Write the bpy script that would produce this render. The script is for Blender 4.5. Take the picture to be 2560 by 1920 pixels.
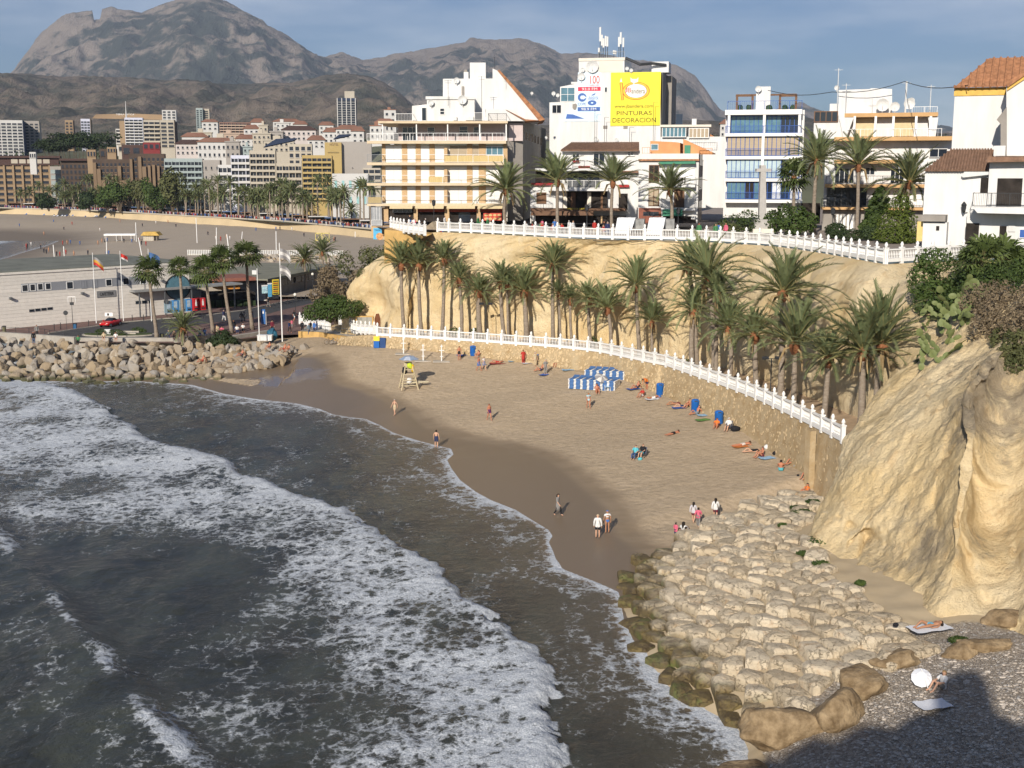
import bpy, bmesh, math, random
import numpy as np
from mathutils import Vector, Matrix, noise as mnoise
random.seed(7); np.random.seed(7)
for o in list(bpy.data.objects): bpy.data.objects.remove(o)
SC = bpy.context.scene
COL = SC.collection
# ---------------------------------------------------------------- camera
FPX, CAMH, PITCH = 3100.0, 25.5, math.radians(9.70)
CP, SP = math.cos(PITCH), math.sin(PITCH)
cam_d = bpy.data.cameras.new('camera'); cam = bpy.data.objects.new('camera', cam_d); COL.objects.link(cam)
cam.location = (0, 0, CAMH); cam.rotation_euler = (math.pi/2 - PITCH, 0, 0)
cam_d.sensor_width = 36.0; cam_d.lens = 36.0*FPX/2560.0; cam_d.clip_start = 0.5; cam_d.clip_end = 60000
SC.camera = cam
# ---------------------------------------------------------------- light
SUN_AZ, SUN_EL = math.radians(17), math.radians(25)      # shadows fall towards +Y, 17 deg to the right
w = bpy.data.worlds.new('World'); SC.world = w; w.use_nodes = True
nt = w.node_tree; nt.nodes.clear()
o_ = nt.nodes.new('ShaderNodeOutputWorld'); bg = nt.nodes.new('ShaderNodeBackground')
sky = nt.nodes.new('ShaderNodeTexSky'); sky.sky_type = 'NISHITA'; sky.sun_disc = False
sky.sun_elevation = SUN_EL; sky.sun_rotation = math.pi + SUN_AZ; sky.altitude = 20
sky.air_density = 1.0; sky.dust_density = 0.6; sky.ozone_density = 2.2
# thin high cloud: noise over the sky direction
tc = nt.nodes.new('ShaderNodeTexCoord'); mp = nt.nodes.new('ShaderNodeMapping')
mp.inputs['Scale'].default_value = (1.5, 1.5, 7.0); mp.inputs['Rotation'].default_value = (0, 0.06, 0)
nz = nt.nodes.new('ShaderNodeTexNoise'); nz.inputs['Scale'].default_value = 2.3; nz.inputs['Detail'].default_value = 7; nz.inputs['Roughness'].default_value = 0.55
cr = nt.nodes.new('ShaderNodeValToRGB'); cr.color_ramp.elements[0].position = 0.47; cr.color_ramp.elements[1].position = 0.80
mx = nt.nodes.new('ShaderNodeMix'); mx.data_type = 'RGBA'
gm = nt.nodes.new('ShaderNodeMix'); gm.data_type = 'RGBA'; gm.blend_type = 'MULTIPLY'; gm.inputs[0].default_value = 1.0
gm.inputs[7].default_value = (0.50, 0.67, 0.94, 1)
mfac = nt.nodes.new('ShaderNodeMath'); mfac.operation = 'MULTIPLY'; mfac.inputs[1].default_value = 0.62
L = nt.links.new
L(tc.outputs['Generated'], mp.inputs['Vector']); L(mp.outputs['Vector'], nz.inputs['Vector']); L(nz.outputs['Fac'], cr.inputs['Fac'])
L(cr.outputs['Color'], mfac.inputs[0]); L(sky.outputs['Color'], gm.inputs[6])
L(mfac.outputs[0], mx.inputs[0]); L(gm.outputs[2], mx.inputs[6]); mx.inputs[7].default_value = (12.5, 13.0, 13.8, 1)
L(mx.outputs[2], bg.inputs['Color']); L(bg.outputs[0], o_.inputs['Surface'])
bg.inputs['Strength'].default_value = 0.055
sd = bpy.data.lights.new('sun', 'SUN'); sun = bpy.data.objects.new('sun', sd); COL.objects.link(sun)
sd.energy = 4.0; sd.angle = math.radians(0.55); sd.color = (1.0, 0.92, 0.81)
sdir = Vector((math.sin(SUN_AZ)*math.cos(SUN_EL), math.cos(SUN_AZ)*math.cos(SUN_EL), -math.sin(SUN_EL)))
sun.rotation_euler = sdir.to_track_quat('-Z', 'Y').to_euler(); sun.location = (-30, -90, 90)
SC.view_settings.view_transform = 'Standard'; SC.view_settings.look = 'None'; SC.view_settings.exposure = 0.42; SC.view_settings.gamma = 1.0
SC.render.engine = 'CYCLES'
cy = SC.cycles; cy.use_denoising = True; cy.max_bounces = 5; cy.diffuse_bounces = 2; cy.glossy_bounces = 2; cy.transmission_bounces = 3
cy.transparent_max_bounces = 8; cy.volume_bounces = 0; cy.caustics_reflective = False; cy.caustics_refractive = False
cy.use_adaptive_sampling = True; cy.adaptive_threshold = 0.02
# ---------------------------------------------------------------- measuring: photograph pixel -> place
def ray(x, y):
    u = (x-1280)/FPX; v = (960-y)/FPX
    return (u, CP+v*SP, -SP+v*CP)
def G(x, y, z=0.0):
    d = ray(x, y); t = (z-CAMH)/d[2]; return Vector((d[0]*t, d[1]*t, z))
def D(x, y, Y):
    d = ray(x, y); t = Y/d[1]; return Vector((d[0]*t, Y, CAMH+d[2]*t))
# ---------------------------------------------------------------- mesh builder
class MB:
    def __init__(s): s.v = []; s.f = []; s.m = []; s.cur = 0
    def add(s, vs, fs):
        b = len(s.v); s.v += [tuple(p) for p in vs]
        for f in fs: s.f.append([b+i for i in f]); s.m.append(s.cur)
        return s
    def box(s, x0, x1, y0, y1, z0, z1):
        return s.add([(x0,y0,z0),(x1,y0,z0),(x1,y1,z0),(x0,y1,z0),(x0,y0,z1),(x1,y0,z1),(x1,y1,z1),(x0,y1,z1)],
                     [(0,3,2,1),(4,5,6,7),(0,1,5,4),(1,2,6,5),(2,3,7,6),(3,0,4,7)])
    def cbox(s, c, sz, rz=0.0, rx=0.0, ry=0.0):
        R = Matrix.Rotation(rz,3,'Z') @ Matrix.Rotation(rx,3,'X') @ Matrix.Rotation(ry,3,'Y'); c = Vector(c)
        vs = [c + R @ Vector((sx*sz[0]/2, sy*sz[1]/2, sz_*sz[2]/2)) for sz_ in (-1,1) for sx,sy in ((-1,-1),(1,-1),(1,1),(-1,1))]
        return s.add(vs, [(0,3,2,1),(4,5,6,7),(0,1,5,4),(1,2,6,5),(2,3,7,6),(3,0,4,7)])
    def beam(s, a, b, wd, ht=None):
        a = Vector(a); b = Vector(b); d = b-a; ht = ht or wd
        if d.length < 1e-6: return s
        q = d.to_track_quat('Y','Z').to_matrix(); L_ = d.length
        vs = [a + q @ Vector((sx*wd/2, yy, sz*ht/2)) for sz in (-1,1) for sx,yy in ((-1,0),(1,0),(1,L_),(-1,L_))]
        return s.add(vs, [(0,3,2,1),(4,5,6,7),(0,1,5,4),(1,2,6,5),(2,3,7,6),(3,0,4,7)])
    def tube(s, pts, rad, n=6, cap=True):
        pts = [Vector(p) for p in pts]
        if not hasattr(rad,'__len__'): rad = [rad]*len(pts)
        b = len(s.v); k = len(pts)
        for i,p in enumerate(pts):
            d = (pts[min(i+1,k-1)]-pts[max(i-1,0)]); d = d.normalized() if d.length>1e-9 else Vector((0,0,1))
            a = d.cross(Vector((0,1,0.001)) if abs(d.y)<0.9 else Vector((1,0,0))).normalized(); c = d.cross(a)
            for j in range(n):
                t = 2*math.pi*j/n; s.v.append(tuple(p + (a*math.cos(t)+c*math.sin(t))*rad[i]))
        for i in range(k-1):
            for j in range(n):
                j2 = (j+1)%n; s.f.append([b+i*n+j, b+i*n+j2, b+(i+1)*n+j2, b+(i+1)*n+j]); s.m.append(s.cur)
        if cap:
            s.f.append([b+j for j in range(n)][::-1]); s.f.append([b+(k-1)*n+j for j in range(n)]); s.m += [s.cur]*2
        return s
    def lathe(s, prof, n=8, c=(0,0,0), sq=False):
        b = len(s.v); k = len(prof); off = math.pi/4 if sq else 0
        for (r,z) in prof:
            for j in range(n):
                t = 2*math.pi*j/n+off; s.v.append((c[0]+r*math.cos(t), c[1]+r*math.sin(t), c[2]+z))
        for i in range(k-1):
            for j in range(n):
                j2=(j+1)%n; s.f.append([b+i*n+j, b+i*n+j2, b+(i+1)*n+j2, b+(i+1)*n+j]); s.m.append(s.cur)
        s.f.append([b+j for j in range(n)][::-1]); s.f.append([b+(k-1)*n+j for j in range(n)]); s.m += [s.cur]*2
        return s
    def ball(s, c, r, n=8, k=6):
        if not hasattr(r,'__len__'): r=(r,r,r)
        b=len(s.v); s.v.append((c[0],c[1],c[2]-r[2]))
        for i in range(1,k):
            ph=-math.pi/2+math.pi*i/k
            for j in range(n):
                t=2*math.pi*j/n; s.v.append((c[0]+r[0]*math.cos(ph)*math.cos(t), c[1]+r[1]*math.cos(ph)*math.sin(t), c[2]+r[2]*math.sin(ph)))
        s.v.append((c[0],c[1],c[2]+r[2])); e=len(s.v)-1
        for j in range(n):
            j2=(j+1)%n; s.f.append([b,b+1+j2,b+1+j]); s.m.append(s.cur)
            for i in range(k-2): s.f.append([b+1+i*n+j,b+1+i*n+j2,b+1+(i+1)*n+j2,b+1+(i+1)*n+j]); s.m.append(s.cur)
            s.f.append([e,b+1+(k-2)*n+j,b+1+(k-2)*n+j2]); s.m.append(s.cur)
        return s
    def prism(s, poly, z0, z1):
        n=len(poly); vs=[(p[0],p[1],z0) for p in poly]+[(p[0],p[1],z1) for p in poly]
        return s.add(vs,[tuple(range(n))[::-1],tuple(range(n,2*n))]+[(i,(i+1)%n,n+(i+1)%n,n+i) for i in range(n)])
    def prismy(s, poly, y0, y1):       # polygon in XZ, extruded along Y
        n=len(poly); vs=[(p[0],y0,p[1]) for p in poly]+[(p[0],y1,p[1]) for p in poly]
        return s.add(vs,[tuple(range(n)),tuple(range(n,2*n))[::-1]]+[((i+1)%n,i,n+i,n+(i+1)%n) for i in range(n)])
    def quad(s,a,b,c,d): return s.add([a,b,c,d],[(0,1,2,3)])
    def mesh(s, name, mats, smooth=False):
        me = bpy.data.meshes.new(name); me.from_pydata(s.v, [], s.f)
        if not isinstance(mats,(list,tuple)): mats=[mats]
        for m in mats: me.materials.append(m)
        if len(mats)>1: me.polygons.foreach_set('material_index', s.m)
        if smooth: me.polygons.foreach_set('use_smooth', [True]*len(me.polygons))
        me.update(); return me
    def obj(s, name, mats, parent=None, smooth=False, **k):
        return put(name, s.mesh(name, mats, smooth), parent, **k)
def put(name, me, parent=None, loc=None, rz=None, label=None, cat=None, group=None, kind=None, rot=None, sc=None):
    o = bpy.data.objects.new(name, me); COL.objects.link(o)
    if parent is not None: o.parent = parent
    if loc is not None: o.location = loc
    if rot is not None: o.rotation_euler = rot
    elif rz is not None: o.rotation_euler = (0,0,rz)
    if sc is not None: o.scale = sc if hasattr(sc,'__len__') else (sc,sc,sc)
    for kk,vv in (('label',label),('category',cat),('group',group),('kind',kind)):
        if vv: o[kk] = vv
    return o
def thing(name, label, cat, loc=(0,0,0), rz=0, group=None, rot=None): return put(name, None, None, loc, rz, label, cat, group, rot=rot)
def struct(name, mb, mat, smooth=False): return mb.obj(name, mat, None, smooth, kind='structure')
def clone(o, parent=None, **k):
    c = o.copy(); COL.objects.link(c); c.parent = parent
    for ch in list(o.children): clone(ch, c)
    for kk,vv in k.items():
        if kk=='loc': c.location=vv
        elif kk=='rz': c.rotation_euler=(0,0,vv)
        elif kk=='sc': c.scale=(vv,vv,vv) if not hasattr(vv,'__len__') else vv
        elif vv: c[{'cat':'category'}.get(kk,kk)]=vv
    return c
ORD=['first','second','third','fourth','fifth','sixth','seventh','eighth','ninth','tenth','eleventh','twelfth']
def nth(i):
    if i<12: return ORD[i]
    i+=1; return '%d%s'%(i,'th' if 10<i%100<14 else {1:'st',2:'nd',3:'rd'}.get(i%10,'th'))
# ---------------------------------------------------------------- materials
def M(name, col, rough=0.85, var=0.12, scale=2.0, bump=0.0, bscale=25.0, metal=0.0, rnd=0.0, spec=0.3, col2=None, stretch=None, emit=None):
    m = bpy.data.materials.new(name); m.use_nodes = True; n = m.node_tree.nodes; l = m.node_tree.links.new
    b = n['Principled BSDF']; b.inputs['Roughness'].default_value = rough; b.inputs['Metallic'].default_value = metal
    b.inputs['Specular IOR Level'].default_value = spec
    g = n.new('ShaderNodeTexCoord'); src = g.outputs['Object']
    if stretch:
        mp = n.new('ShaderNodeMapping'); mp.inputs['Scale'].default_value = stretch; l(src, mp.inputs['Vector']); src = mp.outputs['Vector']
    t = n.new('ShaderNodeTexNoise'); t.inputs['Scale'].default_value = scale; t.inputs['Detail'].default_value = 6; t.inputs['Roughness'].default_value = 0.62; l(src, t.inputs['Vector'])
    r = n.new('ShaderNodeValToRGB'); c2 = col2 or [min(1,c*(1+var)) for c in col]; c1 = col if col2 else [c*(1-var) for c in col]
    r.color_ramp.elements[0].position = 0.32; r.color_ramp.elements[1].position = 0.68
    r.color_ramp.elements[0].color = (*c1,1); r.color_ramp.elements[1].color = (*c2,1); l(t.outputs['Fac'], r.inputs['Fac']); out = r.outputs['Color']
    if rnd:
        oi = n.new('ShaderNodeObjectInfo'); hs = n.new('ShaderNodeHueSaturation'); mr = n.new('ShaderNodeMapRange')
        mr.inputs[3].default_value = 1-rnd; mr.inputs[4].default_value = 1+rnd; l(oi.outputs['Random'], mr.inputs[0]); l(mr.outputs[0], hs.inputs['Value'])
        l(out, hs.inputs['Color']); out = hs.outputs['Color']
    l(out, b.inputs['Base Color'])
    if bump:
        t2 = n.new('ShaderNodeTexNoise'); t2.inputs['Scale'].default_value = bscale; t2.inputs['Detail'].default_value = 5; l(src, t2.inputs['Vector'])
        bp = n.new('ShaderNodeBump'); bp.inputs['Strength'].default_value = bump; bp.inputs['Distance'].default_value = 0.1
        l(t2.outputs['Fac'], bp.inputs['Height']); l(bp.outputs['Normal'], b.inputs['Normal'])
    if emit: b.inputs['Emission Color'].default_value=(*col,1); b.inputs['Emission Strength'].default_value=emit
    return m
class NT:                                             # small node-tree helper for the bespoke materials
    def __init__(s,name):
        s.m=bpy.data.materials.new(name); s.m.use_nodes=True; s.t=s.m.node_tree; s.b=s.t.nodes['Principled BSDF']; s.out=s.t.nodes['Material Output']
    def n(s,typ,**k):
        x=s.t.nodes.new('ShaderNode'+typ)
        for a,v in k.items(): setattr(x,a,v)
        return x
    def l(s,a,b): s.t.links.new(a,b)
    def math(s,op,a,b=None,clamp=False):
        x=s.n('Math',operation=op,use_clamp=clamp)
        for i,q in enumerate((a,b)):
            if q is None: continue
            if isinstance(q,(int,float)): x.inputs[i].default_value=q
            else: s.l(q,x.inputs[i])
        return x.outputs[0]
    def noise(s,vec,scale,detail=5,rough=.6,dist=0):
        x=s.n('TexNoise'); x.inputs['Scale'].default_value=scale; x.inputs['Detail'].default_value=detail; x.inputs['Roughness'].default_value=rough; x.inputs['Distortion'].default_value=dist
        s.l(vec,x.inputs['Vector']); return x
    def ramp(s,fac,stops):
        x=s.n('ValToRGB'); e=x.color_ramp.elements
        while len(e)<len(stops): e.new(0.5)
        for i,(p,c) in enumerate(stops): e[i].position=p; e[i].color=(*c,1) if hasattr(c,'__len__') else (c,c,c,1)
        s.l(fac,x.inputs['Fac']); return x.outputs['Color']
    def mix(s,fac,a,b,blend='MIX'):
        x=s.n('Mix',data_type='RGBA',blend_type=blend)
        for i,q in ((0,fac),(6,a),(7,b)):
            if isinstance(q,(int,float)): x.inputs[i].default_value=q
            elif isinstance(q,(tuple,list)): x.inputs[i].default_value=(*q,1)
            else: s.l(q,x.inputs[i])
        return x.outputs[2]
    def smooth(s,v,a,b):
        x=s.n('MapRange',interpolation_type='SMOOTHSTEP'); x.inputs[1].default_value=a; x.inputs[2].default_value=b; s.l(v,x.inputs[0]); return x.outputs[0]
    def attr(s,name): x=s.n('Attribute',attribute_name=name); return x.outputs['Fac']
    def pos(s): return s.n('NewGeometry').outputs['Position']
    def bump(s,h,st,dist=.1):
        x=s.n('Bump'); x.inputs['Strength'].default_value=st; x.inputs['Distance'].default_value=dist; s.l(h,x.inputs['Height']); s.l(x.outputs['Normal'],s.b.inputs['Normal'])
    def scale(s,v,sc):
        x=s.n('Mapping'); x.inputs['Scale'].default_value=sc; s.l(v,x.inputs['Vector']); return x.outputs['Vector']
# ---------------------------------------------------------------- numeric helpers
def polydist(P, L):
    """signed distance of points P (n,2) to polyline L; positive on the right-hand side of travel; also position along"""
    P=np.asarray(P,float); L=np.asarray([(p[0],p[1]) for p in L],float); best=np.full(len(P),1e9); sgn=np.ones(len(P)); al=np.zeros(len(P)); acc=0
    for a,b in zip(L[:-1],L[1:]):
        d=b-a; ln=np.hypot(*d)
        t=np.clip(((P-a)@d)/(ln*ln),0,1); q=P-(a+t[:,None]*d); dd=np.hypot(q[:,0],q[:,1])
        cr=d[0]*(P[:,1]-a[1])-d[1]*(P[:,0]-a[0]); m=dd<best-1e-9
        best=np.where(m,dd,best); sgn=np.where(m,np.where(cr<0,1,-1),sgn); al=np.where(m,acc+t*ln,al); acc+=ln
    return best*sgn, al
def vnoise(x,y,seed=0):
    xi=np.floor(x).astype(int); yi=np.floor(y).astype(int); fx=x-xi; fy=y-yi
    def h(a,b):
        n=(a*374761393+b*668265263+seed*1274126177)&0x7fffffff; n=((n^(n>>13))*1274126177)&0x7fffffff; return ((n^(n>>16))&0xffff)/65535.0
    u=fx*fx*(3-2*fx); v=fy*fy*(3-2*fy)
    return (h(xi,yi)*(1-u)+h(xi+1,yi)*u)*(1-v)+(h(xi,yi+1)*(1-u)+h(xi+1,yi+1)*u)*v
def fbm(x,y,o=4,seed=0,g=.5):
    a=1;s=0;t=0
    for i in range(o): s=s+a*vnoise(x*2**i,y*2**i,seed+i); t+=a; a*=g
    return s/t-.5
def resample(L,step):
    L=[Vector(p) for p in L]; out=[L[0]]; 
    for a,b in zip(L[:-1],L[1:]):
        k=max(1,int(round((b-a).length/step)))
        out+=[a.lerp(b,(i+1)/k) for i in range(k)]
    return out
def spline(L,k=6):
    L=[Vector(p) for p in L]; out=[]
    for i in range(len(L)-1):
        p0=L[max(i-1,0)];p1=L[i];p2=L[i+1];p3=L[min(i+2,len(L)-1)]
        for j in range(k):
            t=j/k; out.append(0.5*((2*p1)+(p2-p0)*t+(2*p0-5*p1+4*p2-p3)*t*t+(3*p1-p0-3*p2+p3)*t**3))
    return out+[L[-1]]
def gridmesh(name, X, Y, Z, mat, attrs=None, smooth=True, kind='structure'):
    r,c=X.shape; me=bpy.data.meshes.new(name); idx=np.arange(r*c).reshape(r,c)
    f=np.stack([idx[:-1,:-1],idx[:-1,1:],idx[1:,1:],idx[1:,:-1]],-1).reshape(-1,4)
    co=np.stack([X,Y,Z],-1).reshape(-1,3); nf=len(f)
    me.vertices.add(len(co)); me.vertices.foreach_set('co',co.ravel()); me.loops.add(nf*4); me.loops.foreach_set('vertex_index',f.ravel().astype(np.int32))
    me.polygons.add(nf); me.polygons.foreach_set('loop_start',np.arange(0,nf*4,4,dtype=np.int32)); me.polygons.foreach_set('loop_total',np.full(nf,4,dtype=np.int32))
    me.polygons.foreach_set('use_smooth',np.full(nf,smooth)); me.update(calc_edges=True)
    for k,v in (attrs or {}).items():
        a=me.attributes.new(k,'FLOAT','POINT'); a.data.foreach_set('value',np.asarray(v,np.float32).ravel())
    me.materials.append(mat); me.validate(); return put(name,me,kind=kind)
# ================================================================ levels and guide lines (world metres, sea = 0)
ZP, ZL, ZFAR = 18.1, 2.5, 6.0
def zt(px): return 5.0+1.3*(px-944)/1145.0
LBpx=[(944,837),(1028,842),(1117,847.5),(1204,853),(1288,859),(1375,865),(1417,869),(1498,878),(1571,893),(1640,907),(1669,913),(1763,946),(1823,967),(1887,992),(1950,1021.5),(2013,1052),(2089,1091),(2150,1125)]
LB=spline([G(x,y,zt(x)) for x,y in LBpx],4)                       # foot of the lower balustrade
UBpx=[(1095,575),(1200,579),(1319,585),(1394,589),(1509,593),(1589,595),(1676,596),(1780,600),(1859,604.5),(1928,609),(1998,617.5),(2076,629.5),(2148,642),(2214,653)]
UB=spline([G(x,y,ZP) for x,y in UBpx],4)                          # foot of the upper balustrade
UB2=[G(2214,653,ZP),G(2319,647,ZP),G(2400,643,ZP),G(2470,638,ZP)]
Wpx=[(-700,925),(-400,935),(0,948),(180,955),(330,952),(480,962),(560,985),(640,998),(740,1008),(800,1022),(833,1036),(875,1043),(914,1047),(950,1063),(984,1082),(1040,1100),(1085,1112),(1128,1122),(1134,1136),(1118,1150),(1128,1170),(1150,1200),(1190,1230),(1227,1250),(1290,1275),(1330,1300),(1372,1325),(1382,1340),(1372,1355),(1388,1395),(1406,1423),(1450,1440),(1500,1460),(1545,1480),(1560,1560),(1640,1700),(1760,1790),(1860,1835),(1850,1990),(1800,2300)]
WL=[G(x,y,0.04) for x,y in Wpx]
FTpx=[(-300,925),(0,935),(300,935),(480,925),(600,905),(700,880),(800,868),(940,868),(1113,882),(1273,902),(1403,920),(1548,944),(1661,984),(1763,1032),(1851,1072),(1914,1115),(1978,1156),(2023,1186),(2059,1227)]
def near_lb(px):
    best=min(LB,key=lambda p:abs(1280+FPX*p.x/(p.y*CP-(p.z-CAMH)*SP)-px)); return best
FT=[]
for x,y in FTpx:
    if x<600: FT.append(G(x,y,.4+max(0,x-300)*.002))
    elif x<940: FT.append(G(x,y,1.3+1.9*(x-600)/340))
    else:
        b=near_lb(x); FT.append(D(x,y,b.y-0.6))
# ================================================================ sea
bore=[(60,60),(200,100),(330,150),(430,200),(442,230),(530,270),(552,310),(650,350),(780,370),(900,410),(935,450),(960,475),(1050,490),(1200,550),(1350,600),(1415,635),(1432,660),(1530,715),(1600,770),(1690,800),(1750,870),(1850,960),(1950,1020),(2000,1090),(2100,1160),(2180,1230),(2190,1300),(2165,1400),(2180,1480),(2212,1530),(2225,1700),(2200,2000)]
BORE=[G(-150,925,0)]+[G(x*.6329,900+y*.6329,0) for x,y in bore]
SWELL=[G(*p,0) for p in [(-260,1180),(-120,1260),(-20,1335),(35,1423),(116,1504),(185,1597),(249,1678),(284,1724),(347,1817),(463,1927),(560,2020),(700,2200)]]
def sea_fields(X,Y):
    P=np.stack([X.ravel(),Y.ravel()],-1); sh=X.shape
    wob=fbm(X*.8,Y*.8,4,3).ravel()*1.6+fbm(X*3,Y*3,3,9).ravel()*.5
    s1,_=polydist(P,BORE); s1=s1+wob; s2,a2=polydist(P,SWELL); s2=s2+wob*.5; dw,_=polydist(P,WL)
    x=P[:,0]; y=P[:,1]; sm=lambda v,a,b: (lambda t:t*t*(3-2*t))(np.clip((v-a)/(b-a),0,1))
    n1=fbm(x*.16,y*.16,4,21); n2=fbm(x*.5+7,y*.25,4,22); n3=fbm(x*1.7,y*1.7,3,23); n4=fbm(x*.28+y*.1,y*.9,4,24)
    h=np.where(s1>0,.62*(1-np.exp(-np.maximum(s1,0)/.3))*np.exp(-np.maximum(s1,0)/7),0)*sm(dw,1.,7.)
    h=h+np.where(s2<0,np.exp(-(s2/1.3)**2),np.exp(-(s2/4.5)**2))*.95*(.75+n1)
    h=h+fbm(x*.35,y*.35,4,31)*.35*sm(dw,2,14)+fbm(x*1.3,y*1.3,3,33)*.12*sm(dw,.5,6)
    k=1+np.clip((y-78)/30,0,3)*1.3; sk=s1/k
    f=np.where(s1>0,.36*sm(-sk,-15,-5)+.17*sm(-sk,-30,-12)+.11+.45*np.exp(-(np.maximum(s1,0)/1.3)),0)
    hole=G(500,1385,0); f=f-.30*np.exp(-(((x-hole.x)/8)**2+((y-hole.y)/7)**2))
    hole=G(250,1560,0); f=f-.18*np.exp(-(((x-hole.x)/7)**2+((y-hole.y)/12)**2))
    f=f+np.where(s1>0,n1*.75+n2*.55+n4*.35,0)
    n5=fbm(x*1.3,y*.8,4,25); f=np.where(s1<=0,.21+n2*.35+n1*.25+n5*.5-.05*sm(y,100,75),f)
    f=np.where(s2>-.6,np.minimum(f,.10+n2*.35+n1*.3),f)             # ahead of the swell: dark, only wisps
    for c,(r,amt) in ((G(245,1672,0),(2.0,.55)),(G(10,1365,0),(3.2,.6)),(G(420,1888,0),(3.4,.55)),(G(120,1510,0),(2.0,.25))):
        f=f+amt*np.exp(-(((x-c.x)**2+(y-c.y)**2)/r**2))*np.exp(-((s2+.5+n3*1.2)/.75)**2)
    f=f+(.34+n2*1.1)*np.exp(-((s2+.1)/.3)**2)+.20*np.exp(-((s2-2.2-n1*4)/1.6)**2)
    f=f+.62*np.exp(-np.maximum(dw,0)/.22)+(.34+n1*.5)*np.exp(-np.maximum(dw-.3,0)/2.6)+.22*np.exp(-np.abs(dw-2.6+n1*3)/.25)
    shal=np.exp(-np.maximum(dw,0)/5.0)
    white=np.where(s1>0,np.exp(-np.maximum(s1,0)/1.1),0)*sm(dw,0,3)
    h=h+white*np.abs(n3)*.7
    return [q.reshape(sh) for q in (h,np.clip(f,0,1.1),shal,dw)]
n=NT('sea_water'); p=n.pos(); b=n.b
dn=n.noise(p,.9,3); dist=n.n('VectorMath',operation='SCALE'); dist.inputs['Scale'].default_value=.75
sub=n.n('VectorMath',operation='SUBTRACT'); sub.inputs[1].default_value=(.5,.5,.5); n.l(dn.outputs['Color'],sub.inputs[0]); n.l(sub.outputs[0],dist.inputs[0])
ad=n.n('VectorMath',operation='ADD'); n.l(p,ad.inputs[0]); n.l(dist.outputs[0],ad.inputs[1]); q=n.scale(ad.outputs[0],(1,.72,0))
def vor(sc):
    x=n.n('TexVoronoi',feature='DISTANCE_TO_EDGE'); x.inputs['Scale'].default_value=sc; n.l(q,x.inputs['Vector']); return x.outputs['Distance']
v1,v2=vor(1.15),vor(3.2); fa=n.attr('foam')
nz1=n.noise(p,2.2,6,.7).outputs['Fac']; nz2=n.noise(p,11,5,.7).outputs['Fac']
rn=n.noise(n.scale(ad.outputs[0],(.62,1.0,0)),1.25,4,.55,.35).outputs['Fac']; rl=n.math('ABSOLUTE',n.math('SUBTRACT',rn,.5)); v1=n.math('ADD',n.math('MULTIPLY',v1,.75),n.math('MULTIPLY',rl,1.2))
val=n.math('SUBTRACT',n.math('ADD',n.math('MULTIPLY',fa,1.2),n.math('MULTIPLY',n.math('SUBTRACT',nz1,.5),.75)),n.math('ADD',n.math('MULTIPLY',v1,1.5),n.math('MULTIPLY',v2,.85)))
val=n.math('ADD',val,n.math('MULTIPLY',n.math('SUBTRACT',nz2,.5),.55))
foam=n.smooth(val,.06,.66)
shal=n.attr('shal'); streak=n.noise(n.scale(p,(.5,.2,0)),.6,5).outputs['Fac']
deep=n.mix(n.smooth(streak,.35,.7),(.026,.027,.022),(.055,.060,.047)); deep=n.mix(n.smooth(shal,.12,.85),deep,(.085,.074,.053))
deep=n.mix(n.smooth(shal,.80,1.0),deep,(.17,.125,.08))
fcol=n.mix(n.smooth(nz2,.3,.7),(.34,.38,.42),(.76,.78,.80))
n.l(n.mix(n.math('MULTIPLY',foam,.93),deep,fcol),b.inputs['Base Color'])
n.l(n.math('ADD',n.math('MULTIPLY',foam,.7),.10),b.inputs['Roughness']); b.inputs['IOR'].default_value=1.33; b.inputs['Specular IOR Level'].default_value=.34
wv=n.math('ADD',n.noise(n.scale(p,(1,.8,1)),1.1,6,.65).outputs['Fac'],n.math('MULTIPLY',foam,.10)); n.bump(wv,.75,.30)
SEA=n.m
def axis(a,b,d0,d1):
    out=[a]
    while out[-1]<b: out.append(out[-1]+d0+(d1-d0)*(out[-1]-a)/(b-a))
    return np.array(out)
ys=axis(44,172,.27,.75); xs=np.arange(-78,30,.36); X,Y=np.meshgrid(xs,ys); h,f,s,dw=sea_fields(X,Y)
edge=np.minimum(np.minimum((X+78)/6,(172-Y)/6),1).clip(0,1)
gridmesh('sea',X,Y,.04+h*edge-.0*dw,SEA,{'foam':f,'shal':s})
xs=np.arange(-600,420,12.); ys=np.r_[np.arange(-400,44,12.),44.]; X,Y=np.meshgrid(xs,ys)
def far_sea(X,Y): return gridmesh('sea',X,Y,np.full(X.shape,0.0),SEA,{'foam':np.clip(.12+fbm(X*.05,Y*.1,3,5)*.4,0,1),'shal':np.zeros(X.shape)})
far_sea(X,Y)
X,Y=np.meshgrid(np.r_[np.arange(-1500,-78,40.),-78.],np.arange(44,230,6.)); far_sea(X,Y)
# the far bay: one breaker along its curved beach
BAYW=[G(*p,.05) for p in [(-500,580),(-120,579),(20,580),(70,583),(120,588),(150,593),(152,602),(120,615),(60,632),(20,645),(-60,665)]]
X,Y=np.meshgrid(np.arange(-330,-100,1.3),np.arange(228,470,2.)); d,_=polydist(np.stack([X.ravel(),Y.ravel()],-1),BAYW); d=d.reshape(X.shape)
n1=fbm(X*.08,Y*.05,4,41)
f=.62*np.exp(-((d-22+n1*16)/8)**2)+.75*np.exp(-np.abs(d)/2.)+.10+n1*.3
gridmesh('sea',X,Y,np.full(X.shape,.02),SEA,{'foam':np.clip(f,0,1),'shal':np.exp(-np.maximum(d,0)/12)})
X,Y=np.meshgrid(np.arange(-3000,-325,60.),np.arange(228,3500,60.)); far_sea(X,Y)
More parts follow.
